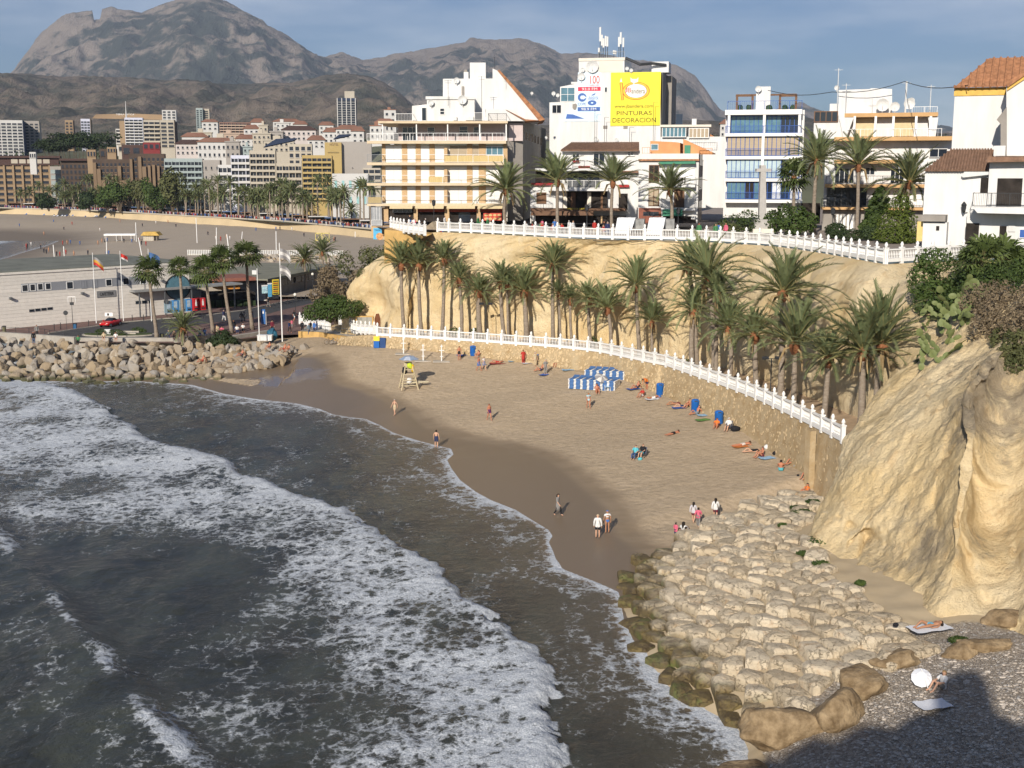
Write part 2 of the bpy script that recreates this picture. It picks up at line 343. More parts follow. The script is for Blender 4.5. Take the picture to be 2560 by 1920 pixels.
# ================================================================ beach sand
WETpx=[(300,905),(490,937),(560,920),(651,911),(760,912),(825,921),(858,938),(868,955),(880,968),(940,982),(998,1002),(1070,1028),(1116,1063),(1186,1082),(1313,1109),(1417,1147),(1458,1173),(1504,1205),(1580,1265),(1598,1295),(1618,1330),(1680,1372),(1760,1400)]
n=NT('beach_sand'); p=n.pos(); b=n.b
w1=n.attr('wet'); wn=n.math('ADD',w1,n.math('MULTIPLY',n.math('SUBTRACT',n.noise(p,.7,5).outputs['Fac'],.5),.35)); wet=n.smooth(wn,.30,.72)
g1=n.noise(p,1.6,6,.7).outputs['Fac']; g2=n.noise(p,14,4,.75).outputs['Fac']; g3=n.noise(n.scale(p,(.22,.35,.3)),1,3).outputs['Fac']
dry=n.mix(g3,(.45,.345,.225),(.53,.415,.285)); dry=n.mix(n.smooth(g1,.30,.62),(.41,.315,.205),dry); dry=n.mix(n.math('MULTIPLY',n.smooth(g2,.54,.76),.35),dry,(.27,.19,.115))
wc=n.mix(n.smooth(n.noise(n.scale(p,(.12,.5,1)),1.,4).outputs['Fac'],.35,.7),(.235,.175,.112),(.29,.22,.145)); wc=n.mix(n.smooth(w1,.8,1.),wc,(.19,.14,.092))
n.l(n.mix(wet,dry,wc),b.inputs['Base Color']); pud=n.attr('pud')
r=n.math('SUBTRACT',.92,n.math('MULTIPLY',n.smooth(w1,.55,1.),.55)); r=n.math('MULTIPLY',r,n.math('SUBTRACT',1.,n.math('MULTIPLY',pud,.97)))
n.l(r,b.inputs['Roughness']); b.inputs['Specular IOR Level'].default_value=.35
foot=n.n('TexVoronoi',feature='SMOOTH_F1'); foot.inputs['Scale'].default_value=2.1; n.l(p,foot.inputs['Vector'])
hh=n.math('ADD',n.math('MULTIPLY',foot.outputs['Distance'],.6),n.math('ADD',n.math('MULTIPLY',g1,.6),n.math('MULTIPLY',g2,.35))); hh=n.math('MULTIPLY',hh,n.math('SUBTRACT',1.,n.math('MULTIPLY',wet,.94)))
n.bump(hh,.7,.2); SAND=n.m
xs=np.arange(-62,34,.34); ys=axis(64,182,.34,.7); X,Y=np.meshgrid(xs,ys); P=np.stack([X.ravel(),Y.ravel()],-1)
dw,_=polydist(P,WL); df,al=polydist(P,FT); land=-dw
lens=np.cumsum([0]+[math.hypot(b.x-a.x,b.y-a.y) for a,b in zip(FT[:-1],FT[1:])]); zf=np.interp(al,lens,[p.z for p in FT])
dfl=np.maximum(df,0.0)                                            # on the beach side of the wall foot
t=np.clip(land,0,None)/(np.clip(land,0,None)+dfl+1e-6)
Z=np.where(land>0,.04+(zf-.04)*(t*.75+.25*t*t),.04-np.maximum(dw,0)*.07)
Z=np.where((land>0)&(df<0),zf,Z)
def wetz(P):
    d,_=polydist(P,[G(x,y,.5) for x,y in WETpx]); return np.clip(.5+d/5.5,0,1)
wet=np.maximum(wetz(P),np.exp(-np.maximum(land,0)/2.5))
pc=G(720,945,.9); pu=np.clip(1.15-(((P[:,0]-pc.x+.25*(P[:,1]-pc.y))/5.2)**2+((P[:,1]-pc.y)/3.2)**2)+fbm(P[:,0]*.7,P[:,1]*.9,3,51)*1.5,0,1)
Z=Z+(fbm(P[:,0]*.45,P[:,1]*.45,4,61)*.16+fbm(P[:,0]*2.2,P[:,1]*2.2,3,62)*.07)*np.clip(land/6,0,1)*(1-wet)*(1-pu)
pu=np.clip(pu*3,0,1)
gridmesh('beach',X,Y,Z.reshape(X.shape),SAND,{'wet':wet,'pud':pu*(land>1)})
BZ=Z.reshape(X.shape); BXS,BYS=xs,ys
def beach_z(x,y):
    i=int(np.clip(np.searchsorted(BXS,x)-1,0,len(BXS)-2)); j=int(np.clip(np.searchsorted(BYS,y)-1,0,len(BYS)-2))
    fx=(x-BXS[i])/(BXS[i+1]-BXS[i]); fy=(y-BYS[j])/(BYS[j+1]-BYS[j])
    return float((BZ[j,i]*(1-fx)+BZ[j,i+1]*fx)*(1-fy)+(BZ[j+1,i]*(1-fx)+BZ[j+1,i+1]*fx)*fy)
def onsand(px,py):                                                # pixel -> point on the sand surface
    z=1.5
    for _ in range(12):
        g=G(px,py,z); z=beach_z(g.x,g.y)
    return Vector((g.x,g.y,z))
# ================================================================ lower terrace, upper square, port quay
def offset(L,d):
    out=[]
    for i,p in enumerate(L):
        a=L[max(i-1,0)]; c=L[min(i+1,len(L)-1)]; t=Vector((c.x-a.x,c.y-a.y,0)).normalized(); out.append(Vector((p.x-t.y*d,p.y+t.x*d,p.z)))
    return out
PAVE=M('terrace_paving',(.42,.30,.19),.9,.2,1.2,.3,9)
LBx=[LB[0]+Vector((-6,9,-1.5)),LB[0]+Vector((-2.8,4,-.6))]+LB
CF=offset(LBx,4.6)                                               # foot of the cliff
mb=MB(); a=offset(LBx,.0); c=offset(LBx,7)
for i in range(len(a)-1): mb.quad(a[i],a[i+1],c[i+1],c[i])
struct('terrace',mb,PAVE)
SQ=M('square_paving',(.30,.25,.21),.9,.15,1.0)
mb=MB(); u=[G(930,571,ZP)+Vector((0,4,0)),G(1000,573,ZP)]+UB+UB2[1:]
top=[Vector((p.x,260,ZP)) for p in u]
for i in range(len(u)-1): mb.quad(u[i],u[i+1],top[i+1],top[i])
mb.quad(u[-1],u[-1]+Vector((40,-6,0)),Vector((110,260,ZP)),top[-1])
struct('square',mb,SQ)
# ================================================================ golden cliff behind the lower terrace
n=NT('golden_cliff'); p=n.pos(); b=n.b
a1=n.noise(p,.16,5,.6).outputs['Fac']; a2=n.noise(n.scale(p,(1,1,.28)),.9,7,.66,.4).outputs['Fac']; a3=n.noise(p,5.5,5,.7).outputs['Fac']
c=n.mix(n.smooth(a1,.30,.70),(.69,.52,.275),(.78,.64,.41)); c=n.mix(n.math('MULTIPLY',n.smooth(a2,.50,.80),.55),c,(.43,.235,.085)); c=n.mix(n.math('MULTIPLY',n.smooth(a2,.44,.26),.5),c,(.74,.65,.49))
gr=n.attr('grey'); gm_=n.smooth(n.math('ADD',gr,n.math('MULTIPLY',n.math('SUBTRACT',n.noise(n.scale(p,(1,1,.4)),.7,7,.7).outputs['Fac'],.5),1.9)),.52,1.0)
c=n.mix(n.math('MULTIPLY',gm_,.85),c,(.27,.225,.165)); c=n.mix(n.math('MULTIPLY',n.smooth(a3,.45,.8),.20),c,(.35,.22,.10))
n.l(c,b.inputs['Base Color']); b.inputs['Roughness'].default_value=.95; b.inputs['Specular IOR Level'].default_value=.1
rd_=n.noise(n.scale(p,(1,1,.55)),1.1,6,.6,.3); rd_.noise_type='RIDGED_MULTIFRACTAL'; pw_=n.noise(p,.35,3).outputs['Fac']; hh=n.math('ADD',n.math('MULTIPLY',a2,.7),n.math('MULTIPLY',n.noise(p,3.2,8,.72).outputs['Fac'],.9)); hh=n.math('ADD',hh,n.math('MULTIPLY',n.math('MULTIPLY',rd_.outputs['Fac'],n.smooth(pw_,.42,.62)),.22)); n.bump(hh,1.0,.30); CLIFF=n.m
def at_frac(L,f):
    ln=[0]
    for a_,c_ in zip(L[:-1],L[1:]): ln.append(ln[-1]+(c_-a_).length)
    f*=ln[-1]
    for i in range(len(L)-1):
        if f<=ln[i+1]+1e-6: return L[i].lerp(L[i+1],(f-ln[i])/max(1e-6,ln[i+1]-ln[i]))
    return L[-1]
NOSE_B=[Vector((-20.5,180,1.6)),Vector((-23.6,176,1.6)),Vector((-24.2,172.5,1.6)),Vector((-22.3,170.5,1.8)),Vector((-19.2,168,2.6))]
CFOOT=NOSE_B+CF[2:]
NOSE_T=[Vector((-18,182,13.6)),Vector((-18.9,178,13.4)),Vector((-19,174,13.2)),Vector((-17.6,171,13.6)),Vector((-13.5,167,15.6)),Vector((-10.6,162.4,17.7))]
CTOP=NOSE_T+[p+Vector((0,-.15,-.25)) for p in UB]+[p+Vector((0,-.2,-.25)) for p in UB2[1:]]
NS,NTT=300,70
A=np.zeros((NTT,NS,3)); fr=np.linspace(0,1,NS)
foot=[at_frac(CFOOT,f) for f in fr]
# match columns by fraction, the nose getting its own share
kb=sum((c_-a_).length for a_,c_ in zip(NOSE_B[:-1],NOSE_B[1:]))/sum((c_-a_).length for a_,c_ in zip(CFOOT[:-1],CFOOT[1:]))
kt=sum((c_-a_).length for a_,c_ in zip(NOSE_T[:-1],NOSE_T[1:]))/sum((c_-a_).length for a_,c_ in zip(CTOP[:-1],CTOP[1:]))
topc=[at_frac(CTOP,f/kb*kt if f<kb else kt+(f-kb)/(1-kb)*(1-kt)) for f in fr]
for i in range(NS):
    B,T=foot[i],topc[i]
    for j in range(NTT):
        t=j/(NTT-1); wz=1-(1-t)**1.35; wh=.15*t+.85*t**3.4
        q=Vector((B.x+(T.x-B.x)*wh,B.y+(T.y-B.y)*wh,B.z-.4+(T.z-B.z+.4)*wz)); A[j,i]=q
# displacement along the outward (towards the beach) horizontal normal
dx=np.gradient(A[:,:,0],axis=1); dy=np.gradient(A[:,:,1],axis=1); ln=np.hypot(dx,dy)+1e-9; nx,ny=dy/ln,-dx/ln
sarc=np.cumsum(np.r_[0,np.hypot(np.diff(A[0,:,0]),np.diff(A[0,:,1]))])[None,:]*np.ones((NTT,1)); zz=A[:,:,2]
tt=np.linspace(0,1,NTT)[:,None]*np.ones((1,NS)); env=np.clip((1-tt)/.12,0,1)*np.clip(.35+tt*3,0,1)
rid=1-2*np.abs(fbm(sarc*.16+zz*.05,zz*.06,3,71)); fold=(rid-.72)*.7+fbm(sarc*.2,zz*.12,4,72)*1.7+fbm(sarc*1.1,zz*.8,4,73)*.35+fbm(sarc*.25+zz*.35,zz*.5-sarc*.2,4,75)*1.0
hol=np.exp(-(((sarc-17)/7)**2+((zz-7.6)/1.6)**2))*1.1
fold=(fold-hol)*env
A[:,:,0]+=nx*fold; A[:,:,1]+=ny*fold; A[:,:,2]+=fbm(sarc*.5,tt*4,3,74)*.5*env*tt
grey=np.clip((sarc-.86*sarc.max())/(.06*sarc.max()),0,.55)
gridmesh('cliff',A[:,:,0],A[:,:,1],A[:,:,2],CLIFF,{'grey':grey})
# ================================================================ cliff buttress on the right
BUT=[[(2018,1317,75),(2059,1233,77),(2088,1140,79),(2120,1045,82),(2200,955,85),(2280,890,88),(2330,835,91),(2350,760,95)],
[(2080,1440,68),(2130,1330,70),(2160,1200,72.5),(2190,1090,75.5),(2260,980,79),(2330,890,82),(2380,830,85),(2400,750,91)],
[(2180,1510,63.5),(2240,1380,66),(2270,1230,68.5),(2300,1100,71.5),(2340,980,75),(2390,890,78),(2440,825,81),(2460,740,87)],
[(2330,1560,59.5),(2370,1420,61.4),(2400,1260,63.2),(2425,1110,65.6),(2432,980,69),(2470,880,73),(2510,815,77),(2530,730,83)],
[(2460,1570,58.5),(2500,1430,61.6),(2510,1270,65.5),(2515,1110,69.3),(2525,980,72.3),(2560,880,74),(2590,800,76),(2600,725,81)],
[(2640,1580,55),(2660,1400,58),(2680,1250,61),(2690,1100,64),(2700,970,67),(2710,870,70),(2720,800,73),(2740,720,79)],
[(2950,1700,48),(2950,1500,52),(2950,1300,55),(2950,1100,58),(2950,970,61),(2950,870,64),(2950,800,67),(2950,720,73)],
[(3500,1800,42),(3500,1500,46),(3500,1300,49),(3500,1100,52),(3500,970,55),(3500,870,58),(3500,760,61),(3500,640,67)]]
C=np.array([[tuple(D(*q)) for q in c_] for c_ in BUT]); C[:,0,2]=np.maximum(C[:,0,2],2.7)
w0=C[0]+np.array([3.5,5.5,-.3]); w1=C[0]+np.array([10,11,-1.5]); C=np.concatenate([[w1],[w0],C],0)
base=C[:,:1]+np.array([-.9,-.7,-3.2]); topx=C[:,-1:]+np.array([5,9,.8]); C=np.concatenate([base,C,topx],1)
def cr1(C,k,ax):
    C=np.moveaxis(C,ax,0); n_=len(C); out=[]
    for i in range(n_-1):
        p0,p1,p2,p3=C[max(i-1,0)],C[i],C[i+1],C[min(i+2,n_-1)]
        for j in range(k):
            t=j/k; out.append(.5*(2*p1+(p2-p0)*t+(2*p0-5*p1+4*p2-p3)*t*t+(3*p1-p0-3*p2+p3)*t**3))
    out.append(C[-1]); return np.moveaxis(np.array(out),0,ax)
S=cr1(cr1(C,34,0),28,1)
du=np.gradient(S,axis=0); dv=np.gradient(S,axis=1); N=np.cross(du,dv); N/=np.linalg.norm(N,axis=2,keepdims=True)+1e-9
if N[len(N)//2,N.shape[1]//2,0]>0: N=-N
al_=S[:,:,1]*.9-S[:,:,0]*.35; zz=S[:,:,2]
r2=1-2*np.abs(fbm(al_*.13+zz*.1,zz*.05,3,81))
rg=lambda x,y,o,sd: 1-2*np.abs(fbm(x,y,o,sd))
dsp=(r2-.7)*.35-.6+fbm(al_*.2,zz*.2,2,82)*1.7+(rg(al_*.5+zz*.1,zz*.14,2,86)-.75)*.3+fbm(al_*1.1,zz*1.0,4,83)*.42+(rg(al_*1.3+zz*.2,zz*.45,3,89)-.75)*.22*np.clip(fbm(al_*.15,zz*.2,2,90)*6+.6,0,1)+fbm(al_*3.2,zz*3.2,4,84)*.2
dv=np.zeros(S.shape[:2])
def pit(px,py,Y,r,dp):
    dd=np.array(Vector(ray(px,py)).normalized()); v=S-np.array([0,0,CAMH]); t=v@dd; r_=np.linalg.norm(v-t[:,:,None]*dd,axis=2); r_=r_*(1+1.1*fbm(al_*1.6,zz*1.6,3,93)); return dp*1.3*np.exp(-(r_/r)**2)
for q in [(2155,1347,71.5,.8,1.9),(2190,1470,65,.3,.6)]: dv=dv+pit(*q)
def cleft(pts,w_,dp):
    d0=np.full(S.shape[:2],1e9)
    P3=[]
    for px,py in pts:
        dd=np.array(Vector(ray(px,py)).normalized()); v=S-np.array([0,0,CAMH]); t=v@dd; r_=np.linalg.norm(v-t[:,:,None]*dd,axis=2); P3.append(S[np.unravel_index(np.argmin(r_),r_.shape)])
    for a_,c_ in zip(P3[:-1],P3[1:]):
        e=c_-a_; t=np.clip(((S-a_)@e)/(e@e),0,1); d0=np.minimum(d0,np.linalg.norm(S-a_-t[:,:,None]*e,axis=2))
    d0=d0*(1+.8*fbm(al_*1.3,zz*1.3,3,88)); return dp*1.3*np.exp(-(d0/w_)**2)
for c_ in ([[(2425,900),(2440,990),(2462,1090),(2488,1190),(2500,1290),(2545,1390)],.55,1.3],[[(2275,905),(2300,945),(2330,990)],.3,.7],[[(2330,950),(2350,1060),(2330,1150)],.4,.5],[[(2400,1290),(2440,1390),(2470,1500)],.35,.6],[[(2350,1120),(2300,1240),(2320,1350)],.5,.5]): dv=dv+cleft(*c_)
S=S+N*dsp[:,:,None]+np.array([.18,.97,-.05])*dv[:,:,None]
g=np.clip((zz-9)/7,0,.62)+.55*np.exp(-((al_-(D(2350,1400,63).y*.9-D(2350,1400,63).x*.35))/4.5)**2)*np.exp(-((zz-5.5)/2.6)**2)+.5*np.exp(-((al_-(D(2400,1050,69).y*.9-D(2400,1050,69).x*.35))/3.5)**2)
gridmesh('cliff',S[:,:,0],S[:,:,1],S[:,:,2],CLIFF,{'grey':np.clip(g,0,1)})
BUTS,BUTN=S,N
def on_buttress(px,py):
    d=Vector(ray(px,py)).normalized(); o=np.array([0,0,CAMH]); v=S-o; t=v@np.array(d); r_=np.linalg.norm(v-t[:,:,None]*np.array(d),axis=2); i=np.unravel_index(np.argmin(r_),r_.shape); return Vector(S[i]),Vector(N[i])
# ground sheet under the revetment and the pebble shelf at the lower right
n=NT('pebble_shore'); p=n.pos(); b=n.b
v=n.n('TexVoronoi'); v.inputs['Scale'].default_value=8.5; n.l(p,v.inputs['Vector']); v2=n.n('TexVoronoi',feature='DISTANCE_TO_EDGE'); v2.inputs['Scale'].default_value=8.5; n.l(p,v2.inputs['Vector'])
c=n.ramp(n.n('SeparateColor').outputs[0],[(0,.3),(1,.5)])
sc_=n.n('SeparateColor'); n.l(v.outputs['Color'],sc_.inputs[0]); c=n.ramp(sc_.outputs[0],[(.0,(.28,.235,.185)),(.4,(.40,.335,.265)),(.8,(.50,.43,.35)),(1,(.70,.66,.60))])
dirt=n.mix(n.noise(p,1.2,5).outputs['Fac'],(.40,.31,.19),(.50,.40,.26)); peb=n.attr('peb')
peb=n.smooth(n.math('ADD',peb,n.math('SUBTRACT',n.noise(p,.6,5).outputs['Fac'],.5)),.35,.65)
n.l(n.mix(peb,dirt,c),b.inputs['Base Color']); b.inputs['Roughness'].default_value=.95
n.bump(n.math('MULTIPLY',n.smooth(v2.outputs['Distance'],0,.25),peb),.9,.12); SHORE=n.m
RV=[[G(1545,1480,-.1),G(1560,1560,-.1),G(1640,1700,-.1),G(1760,1790,-.1),G(1850,1850,-.1),G(1850,2000,-.1),G(1850,2300,-.1)],
    [G(1690,1360,.8),G(1720,1480,1.3),G(1800,1590,1.3),G(1900,1690,1.4),G(2000,1740,1.6),G(2050,1850,1.5),G(2100,2200,1.2)],
    [G(1860,1270,2.3),G(1900,1380,2.6),G(1960,1490,2.6),G(2070,1590,2.6),G(2190,1640,2.6),G(2250,1720,2.5),G(2450,2150,2.2)],
    [G(2060,1245,3.),G(2060,1380,3.1),G(2110,1470,3.1),G(2200,1530,3.1),G(2330,1580,3.1),G(2450,1640,3.2),G(2780,2150,3.1)],
    [Vector((26,78,3.6)),Vector((24,72,3.6)),Vector((23,67,3.5)),Vector((24,62,3.5)),Vector((26,58,3.5)),Vector((27,54,3.5)),Vector((34,34,3.5))]]
C=np.array([[tuple(q) for q in r_] for r_ in RV]); S2=cr1(cr1(C,14,0),12,1)
S2[:,:,2]+=fbm(S2[:,:,0]*.9,S2[:,:,1]*.9,4,91)*.35
ii=np.linspace(0,1,S2.shape[0])[:,None]; jj=np.linspace(0,1,S2.shape[1])[None,:]
gridmesh('shore',S2[:,:,0],S2[:,:,1],S2[:,:,2],SHORE,{'peb':np.clip((jj-.56)*7,0,1)*np.clip((ii-.04)*9,0,1)*(1-.8*np.clip((ii-.85)*8,0,1)*np.clip((.75-jj)*9,0,1))})
def on_shore(px,py):
    d=Vector(ray(px,py)).normalized(); o=np.array([0,0,CAMH]); v=S2-o; t=v@np.array(d); r_=np.linalg.norm(v-t[:,:,None]*np.array(d),axis=2); i=np.unravel_index(np.argmin(r_),r_.shape); return Vector(S2[i])
# the headland the photograph is taken from: it lies behind and below the lens and throws the shadow at the lower right
def headland():
    mb=MB(); pts=[]
    prof=[(-40,23.4),(-14,23.8),(-6,23.9),(-2.2,23.7),(-1.3,23.2),(1.5,19),(5,12),(10,6),(17,2),(24,-1)]
    xs=np.linspace(-10,34,45); Ys=[]; 
    X=np.zeros((len(prof),len(xs))); Y=np.zeros_like(X); Z=np.zeros_like(X)
    for i,(y,z) in enumerate(prof):
        for j,x in enumerate(xs):
            k=max(0,abs(x-8)-12); X[i,j]=x; Y[i,j]=y-k*.5; Z[i,j]=z-k*.25*(z>3)+.25*fbm(np.array(x*.8),np.array(y*.8+i),3,95)
    return gridmesh('headland',X,Y,Z,CLIFF,{'grey':np.full(X.shape,.3)})
headland()
# unseen rounded rocks added on its brow, shaped to cast the lower-right shadow
for i,(x,y,z,r) in enumerate([(3.2,-3.2,29.2,1.6),(3.2,-3.3,27.0,1.4),(1.6,-3.2,26.6,1.9),(4.6,-3.3,26.5,2.0),(6.9,-3.3,26.7,2.1),(9.2,-3.6,27.0,2.4),(-.9,-3.0,26.2,1.7),(-2.9,-3,25.7,1.6),(-4.6,-3,25.0,1.4),(11.5,-3.6,26.8,2.5)]):
    bm=bmesh.new(); bmesh.ops.create_icosphere(bm,subdivisions=3,radius=1.0)
    for v in bm.verts:
        k=1+.25*mnoise.noise(v.co*1.7+Vector((i*3,0,0))); v.co=Vector((v.co.x*r*k*(.8 if i==0 else 1),v.co.y*r*.6*k,v.co.z*r*k))
    me=bpy.data.meshes.new('headland_shadow_caster'); bm.to_mesh(me); bm.free(); me.materials.append(CLIFF)
    put('headland_shadow_caster',me,loc=(x,y,z),kind='structure')
# ================================================================ hills and mountains
def mtn_mat(name,rock,rock2,scrub,lo,hi,sc):
    n=NT(name); p=n.pos(); b=n.b
    x=n.noise(p,sc,9,.66,.3).outputs['Fac']; y=n.noise(p,sc*.22,5,.6).outputs['Fac']; st=n.noise(n.scale(p,(1,.3,.25)),sc*2.2,6,.7).outputs['Fac']
    v=n.math('ADD',x,n.math('MULTIPLY',n.math('SUBTRACT',y,.5),.7)); r=n.mix(st,rock,rock2); at=n.attr('rock'); v=n.math('ADD',v,n.math('MULTIPLY',n.math('SUBTRACT',at,.5),.5))
    n.l(n.mix(n.smooth(v,lo,hi),scrub,r),b.inputs['Base Color']); b.inputs['Roughness'].default_value=1; b.inputs['Specular IOR Level'].default_value=0
    n.bump(n.math('ADD',x,st),1.,.8/sc*.25); return n.m
def mountain(name,mat,sil,R,R0,z0,amp,sc,seed,px0=-500,px1=3000,step=7,rows=90,shape=1.3,rockf=None,notch=False):
    pxs=np.arange(px0,px1,step); sy=np.interp(pxs,[s[0] for s in sil],[s[1] for s in sil]); u=(pxs-1280)/FPX
    jit=(fbm(pxs*.05,pxs*0+seed,4,seed)*5+fbm(pxs*.2,pxs*0+seed,3,seed+1)*2.5); zr=np.array([D(x,y_,R).z for x,y_ in zip(pxs,sy+jit)])
    t=np.r_[np.linspace(0,1,rows),np.linspace(1.03,1.3,8)]; T,Uu=np.meshgrid(t,u,indexing='ij'); Yv=R0+(R-R0)*T; Xv=Uu*Yv*(1/CP)*.985
    prof=np.where(T<=1,np.clip(T,0,1)**shape,1-(T-1)*3.2)
    k_=7; zs=np.max(np.stack([np.roll(zr,q) for q in range(-k_,k_+1)]),0); zs=np.convolve(np.pad(zs,k_,mode='edge'),np.ones(2*k_+1)/(2*k_+1),'valid') if notch else zr
    bl=np.clip((T-.80)/.2,0,1)**2 if notch else 1.0
    Z=z0+((zs[None,:]*(1-bl)+zr[None,:]*bl)-z0)*prof
    wv=amp*((1-2*np.abs(fbm(Xv/sc,Yv/sc*.6,5,seed+5)))-.75)*1.9+amp*(1-2*np.abs(fbm(Xv/sc*2.6,Yv/sc*1.2,4,seed+9))-.7)*1.0+amp*.5*fbm(Xv/sc*9,Yv/sc*6,3,seed+11)
    Z=Z+wv*np.clip(np.sin(np.clip(T,0,1)*math.pi),0,1)**.6*np.clip((Z-z0)/(amp*1.5),0.05,1)
    rk=np.clip(rockf(T,pxs[None,:]*np.ones_like(T)) if rockf else np.full(T.shape,.5),0,1)
    return gridmesh(name,Xv,Yv,Z,mat,{'rock':rk})
PUIG=[(-600,330),(-200,250),(0,235),(60,190),(72,187),(78,174),(109,143),(126,100),(150,78),(174,61),(191,41),(204,34),(267,26),(270,50),(286,50),(289,24),(312,17),(330,22),(386,30),(434,13),(469,0),(500,-11),(555,-13),(590,2),(629,26),(677,50),(690,65),(733,87),(768,113),(785,135),(860,160),(950,185),(1050,230),(1200,300),(3000,420)]
ROCK=mtn_mat('mountain_rock',(.215,.18,.15),(.31,.258,.21),(.060,.068,.056),.42,.56,.0050)
HILL=mtn_mat('hill_scrub',(.18,.145,.11),(.235,.19,.145),(.085,.085,.065),.38,.62,.010)
mountain('mountain',ROCK,PUIG,8600,5600,120,120,700,101,-500,1400,3.5,110,1.15,lambda T,x: .36+.22*np.clip((330-x)/150,0,1)+.3*np.clip((T-.72)*3,0,1),True)
RIDGE=[(400,300),(700,200),(760,160),(825,141),(868,130),(911,150),(960,146),(1001,135),(1097,118),(1166,105),(1179,94),(1240,101),(1296,96),(1348,109),(1400,133),(1487,133),(1574,148),(1678,161),(1726,188),(1769,248),(1791,283),(1850,300),(1990,262),(2040,290),(2200,320),(3000,345)]
mountain('mountain',ROCK,RIDGE,9300,5000,100,110,600,131,500,3000,6,100,1.1,lambda T,x:.45+.35*np.clip((T-.6)*2.5,0,1))
FRONT=[(-500,165),(0,182),(72,187),(260,193),(434,202),(608,211),(738,206),(825,190),(880,183),(930,190),(967,205),(997,224),(1040,262),(1120,300),(1300,330),(3000,400)]
mountain('hills',HILL,FRONT,4600,1900,45,60,420,151,-500,1500,6,90,1.05)
LOW=[(1000,330),(1400,318),(1700,300),(1820,305),(1900,300),(2000,295),(2100,312),(2300,335),(3000,360)]
mountain('hills',HILL,LOW,3600,1500,30,30,300,171,1000,3000,10,60,1.0)
# land under the town and the far beach
tz=lambda d: ZFAR-.2+34*(lambda t:t*t*(3-2*t))(np.clip((d-85)/150,0,1))+22*np.clip((d-235)/1100,0,1)
TOWN=M('town_ground',(.115,.12,.075),1,.35,.02)
X,Y=np.meshgrid(np.linspace(-1400,1500,60),np.linspace(0,1,90)**1.8); pl=[G(*p,ZFAR) for p in [(-900,515),(0,520),(240,527),(480,541),(700,553),(950,575),(1100,590)]]
wy=np.interp(X[0],[q.x for q in pl],[q.y for q in pl]); wy=np.where(X[0]>pl[-1].x,pl[-1].y,wy); Yv=wy[None,:]+Y*(2400-wy[None,:]); Zt=tz(Yv-wy[None,:])+fbm(X*.01,Yv*.01,3,6)*4*np.clip((Yv-wy[None,:]-150)/100,0,1)
gridmesh('terrain',X,Yv,Zt,TOWN,None)
def town_z(x,y):
    w_=float(np.interp(x,[q.x for q in pl],[q.y for q in pl])); return float(tz(np.array(y-w_)))
PROM=pl
n=NT('far_sand'); p=n.pos(); g1=n.noise(p,.25,6,.7).outputs['Fac']; n.l(n.mix(g1,(.25,.20,.145),(.33,.265,.19)),n.b.inputs['Base Color']); n.b.inputs['Roughness'].default_value=.95
wt=n.attr('wet'); n.l(n.mix(wt,n.mix(g1,(.33,.27,.20),(.42,.345,.26)),(.17,.135,.10)),n.b.inputs['Base Color']); FSAND=n.m
X,Y=np.meshgrid(np.arange(-330,60,3.),np.linspace(0,1,90)); wy=np.interp(X[0],[q.x for q in pl],[q.y for q in pl]); Yv=226+Y*(wy[None,:]+1-226)
d,_=polydist(np.stack([X.ravel(),Yv.ravel()],-1),BAYW); d=-d.reshape(X.shape)
Z=np.clip(.05+d*.055,-1.5,3.0)+np.where(d>15,fbm(X*.1,Yv*.1,3,7)*.5,0)
gridmesh('far_beach',X,Yv,Z,FSAND,{'wet':np.clip(1-d/22+fbm(X*.06,Yv*.06,3,8)*.5,0,1)})
def far_z(x,y):
    d,_=polydist(np.array([[x,y]]),BAYW); return float(np.clip(.05-d[0]*.055,0,3.0))
def onfar(px,py):
    z=2.
    for _ in range(10):
        g=G(px,py,z); z=far_z(g.x,g.y)
    return Vector((g.x,g.y,z))
# ================================================================ stone retaining wall of the terrace
WALLM=M('rubble_wall',(.36,.25,.125),.95,.3,.9,.5,6,col2=(.47,.37,.23))
STONE=M('wall_stone',(.43,.325,.19),.9,.25,3,.4,12,rnd=.25)
lbw=[p for p in resample(LBx,1.2)]
wf=offset(lbw,-.62); wall=thing('retaining_wall','long curved rubble stone retaining wall between the beach and the palm terrace','wall')
mb=MB(); prev=None; faces=[]
for p,q in zip(lbw,wf):
    zb=min(beach_z(q.x,q.y),p.z-.6); cur=[Vector((q.x,q.y,zb-.5)),Vector((p.x,p.y,p.z-.02)),offset([p],0)[0]]
    faces.append((Vector((q.x,q.y,zb)),Vector((p.x,p.y,p.z))))
for (a,b_),(c,d) in zip(faces[:-1],faces[1:]):
    lo=Vector((0,0,-.6)); bk=(b_-a); bk.z=0; bk=bk.normalized()*1.2
    mb.quad(a+lo,c+lo,d,b_); mb.quad(b_,d,d+bk,b_+bk); mb.quad(b_+bk,d+bk,d+bk+Vector((0,0,-4)),b_+bk+Vector((0,0,-4)))
mb.obj('masonry',WALLM,wall)
def cobble(seed,n=7):
    rnd=random.Random(seed); m=MB(); r=[.5+.22*rnd.random() for _ in range(n)]
    A=[(r[i]*math.cos(2*math.pi*i/n),r[i]*math.sin(2*math.pi*i/n),0) for i in range(n)]; B=[(x*.62,y*.62,.12+.08*rnd.random()) for x,y,_ in A]
    m.add(A+B,[(i,(i+1)%n,n+(i+1)%n,n+i) for i in range(n)]+[tuple(range(n,2*n))]); return m
cob=[cobble(i) for i in range(4)]; cobm=[c.mesh('stone',STONE) for c in cob]
rest=MB(); cand=[]
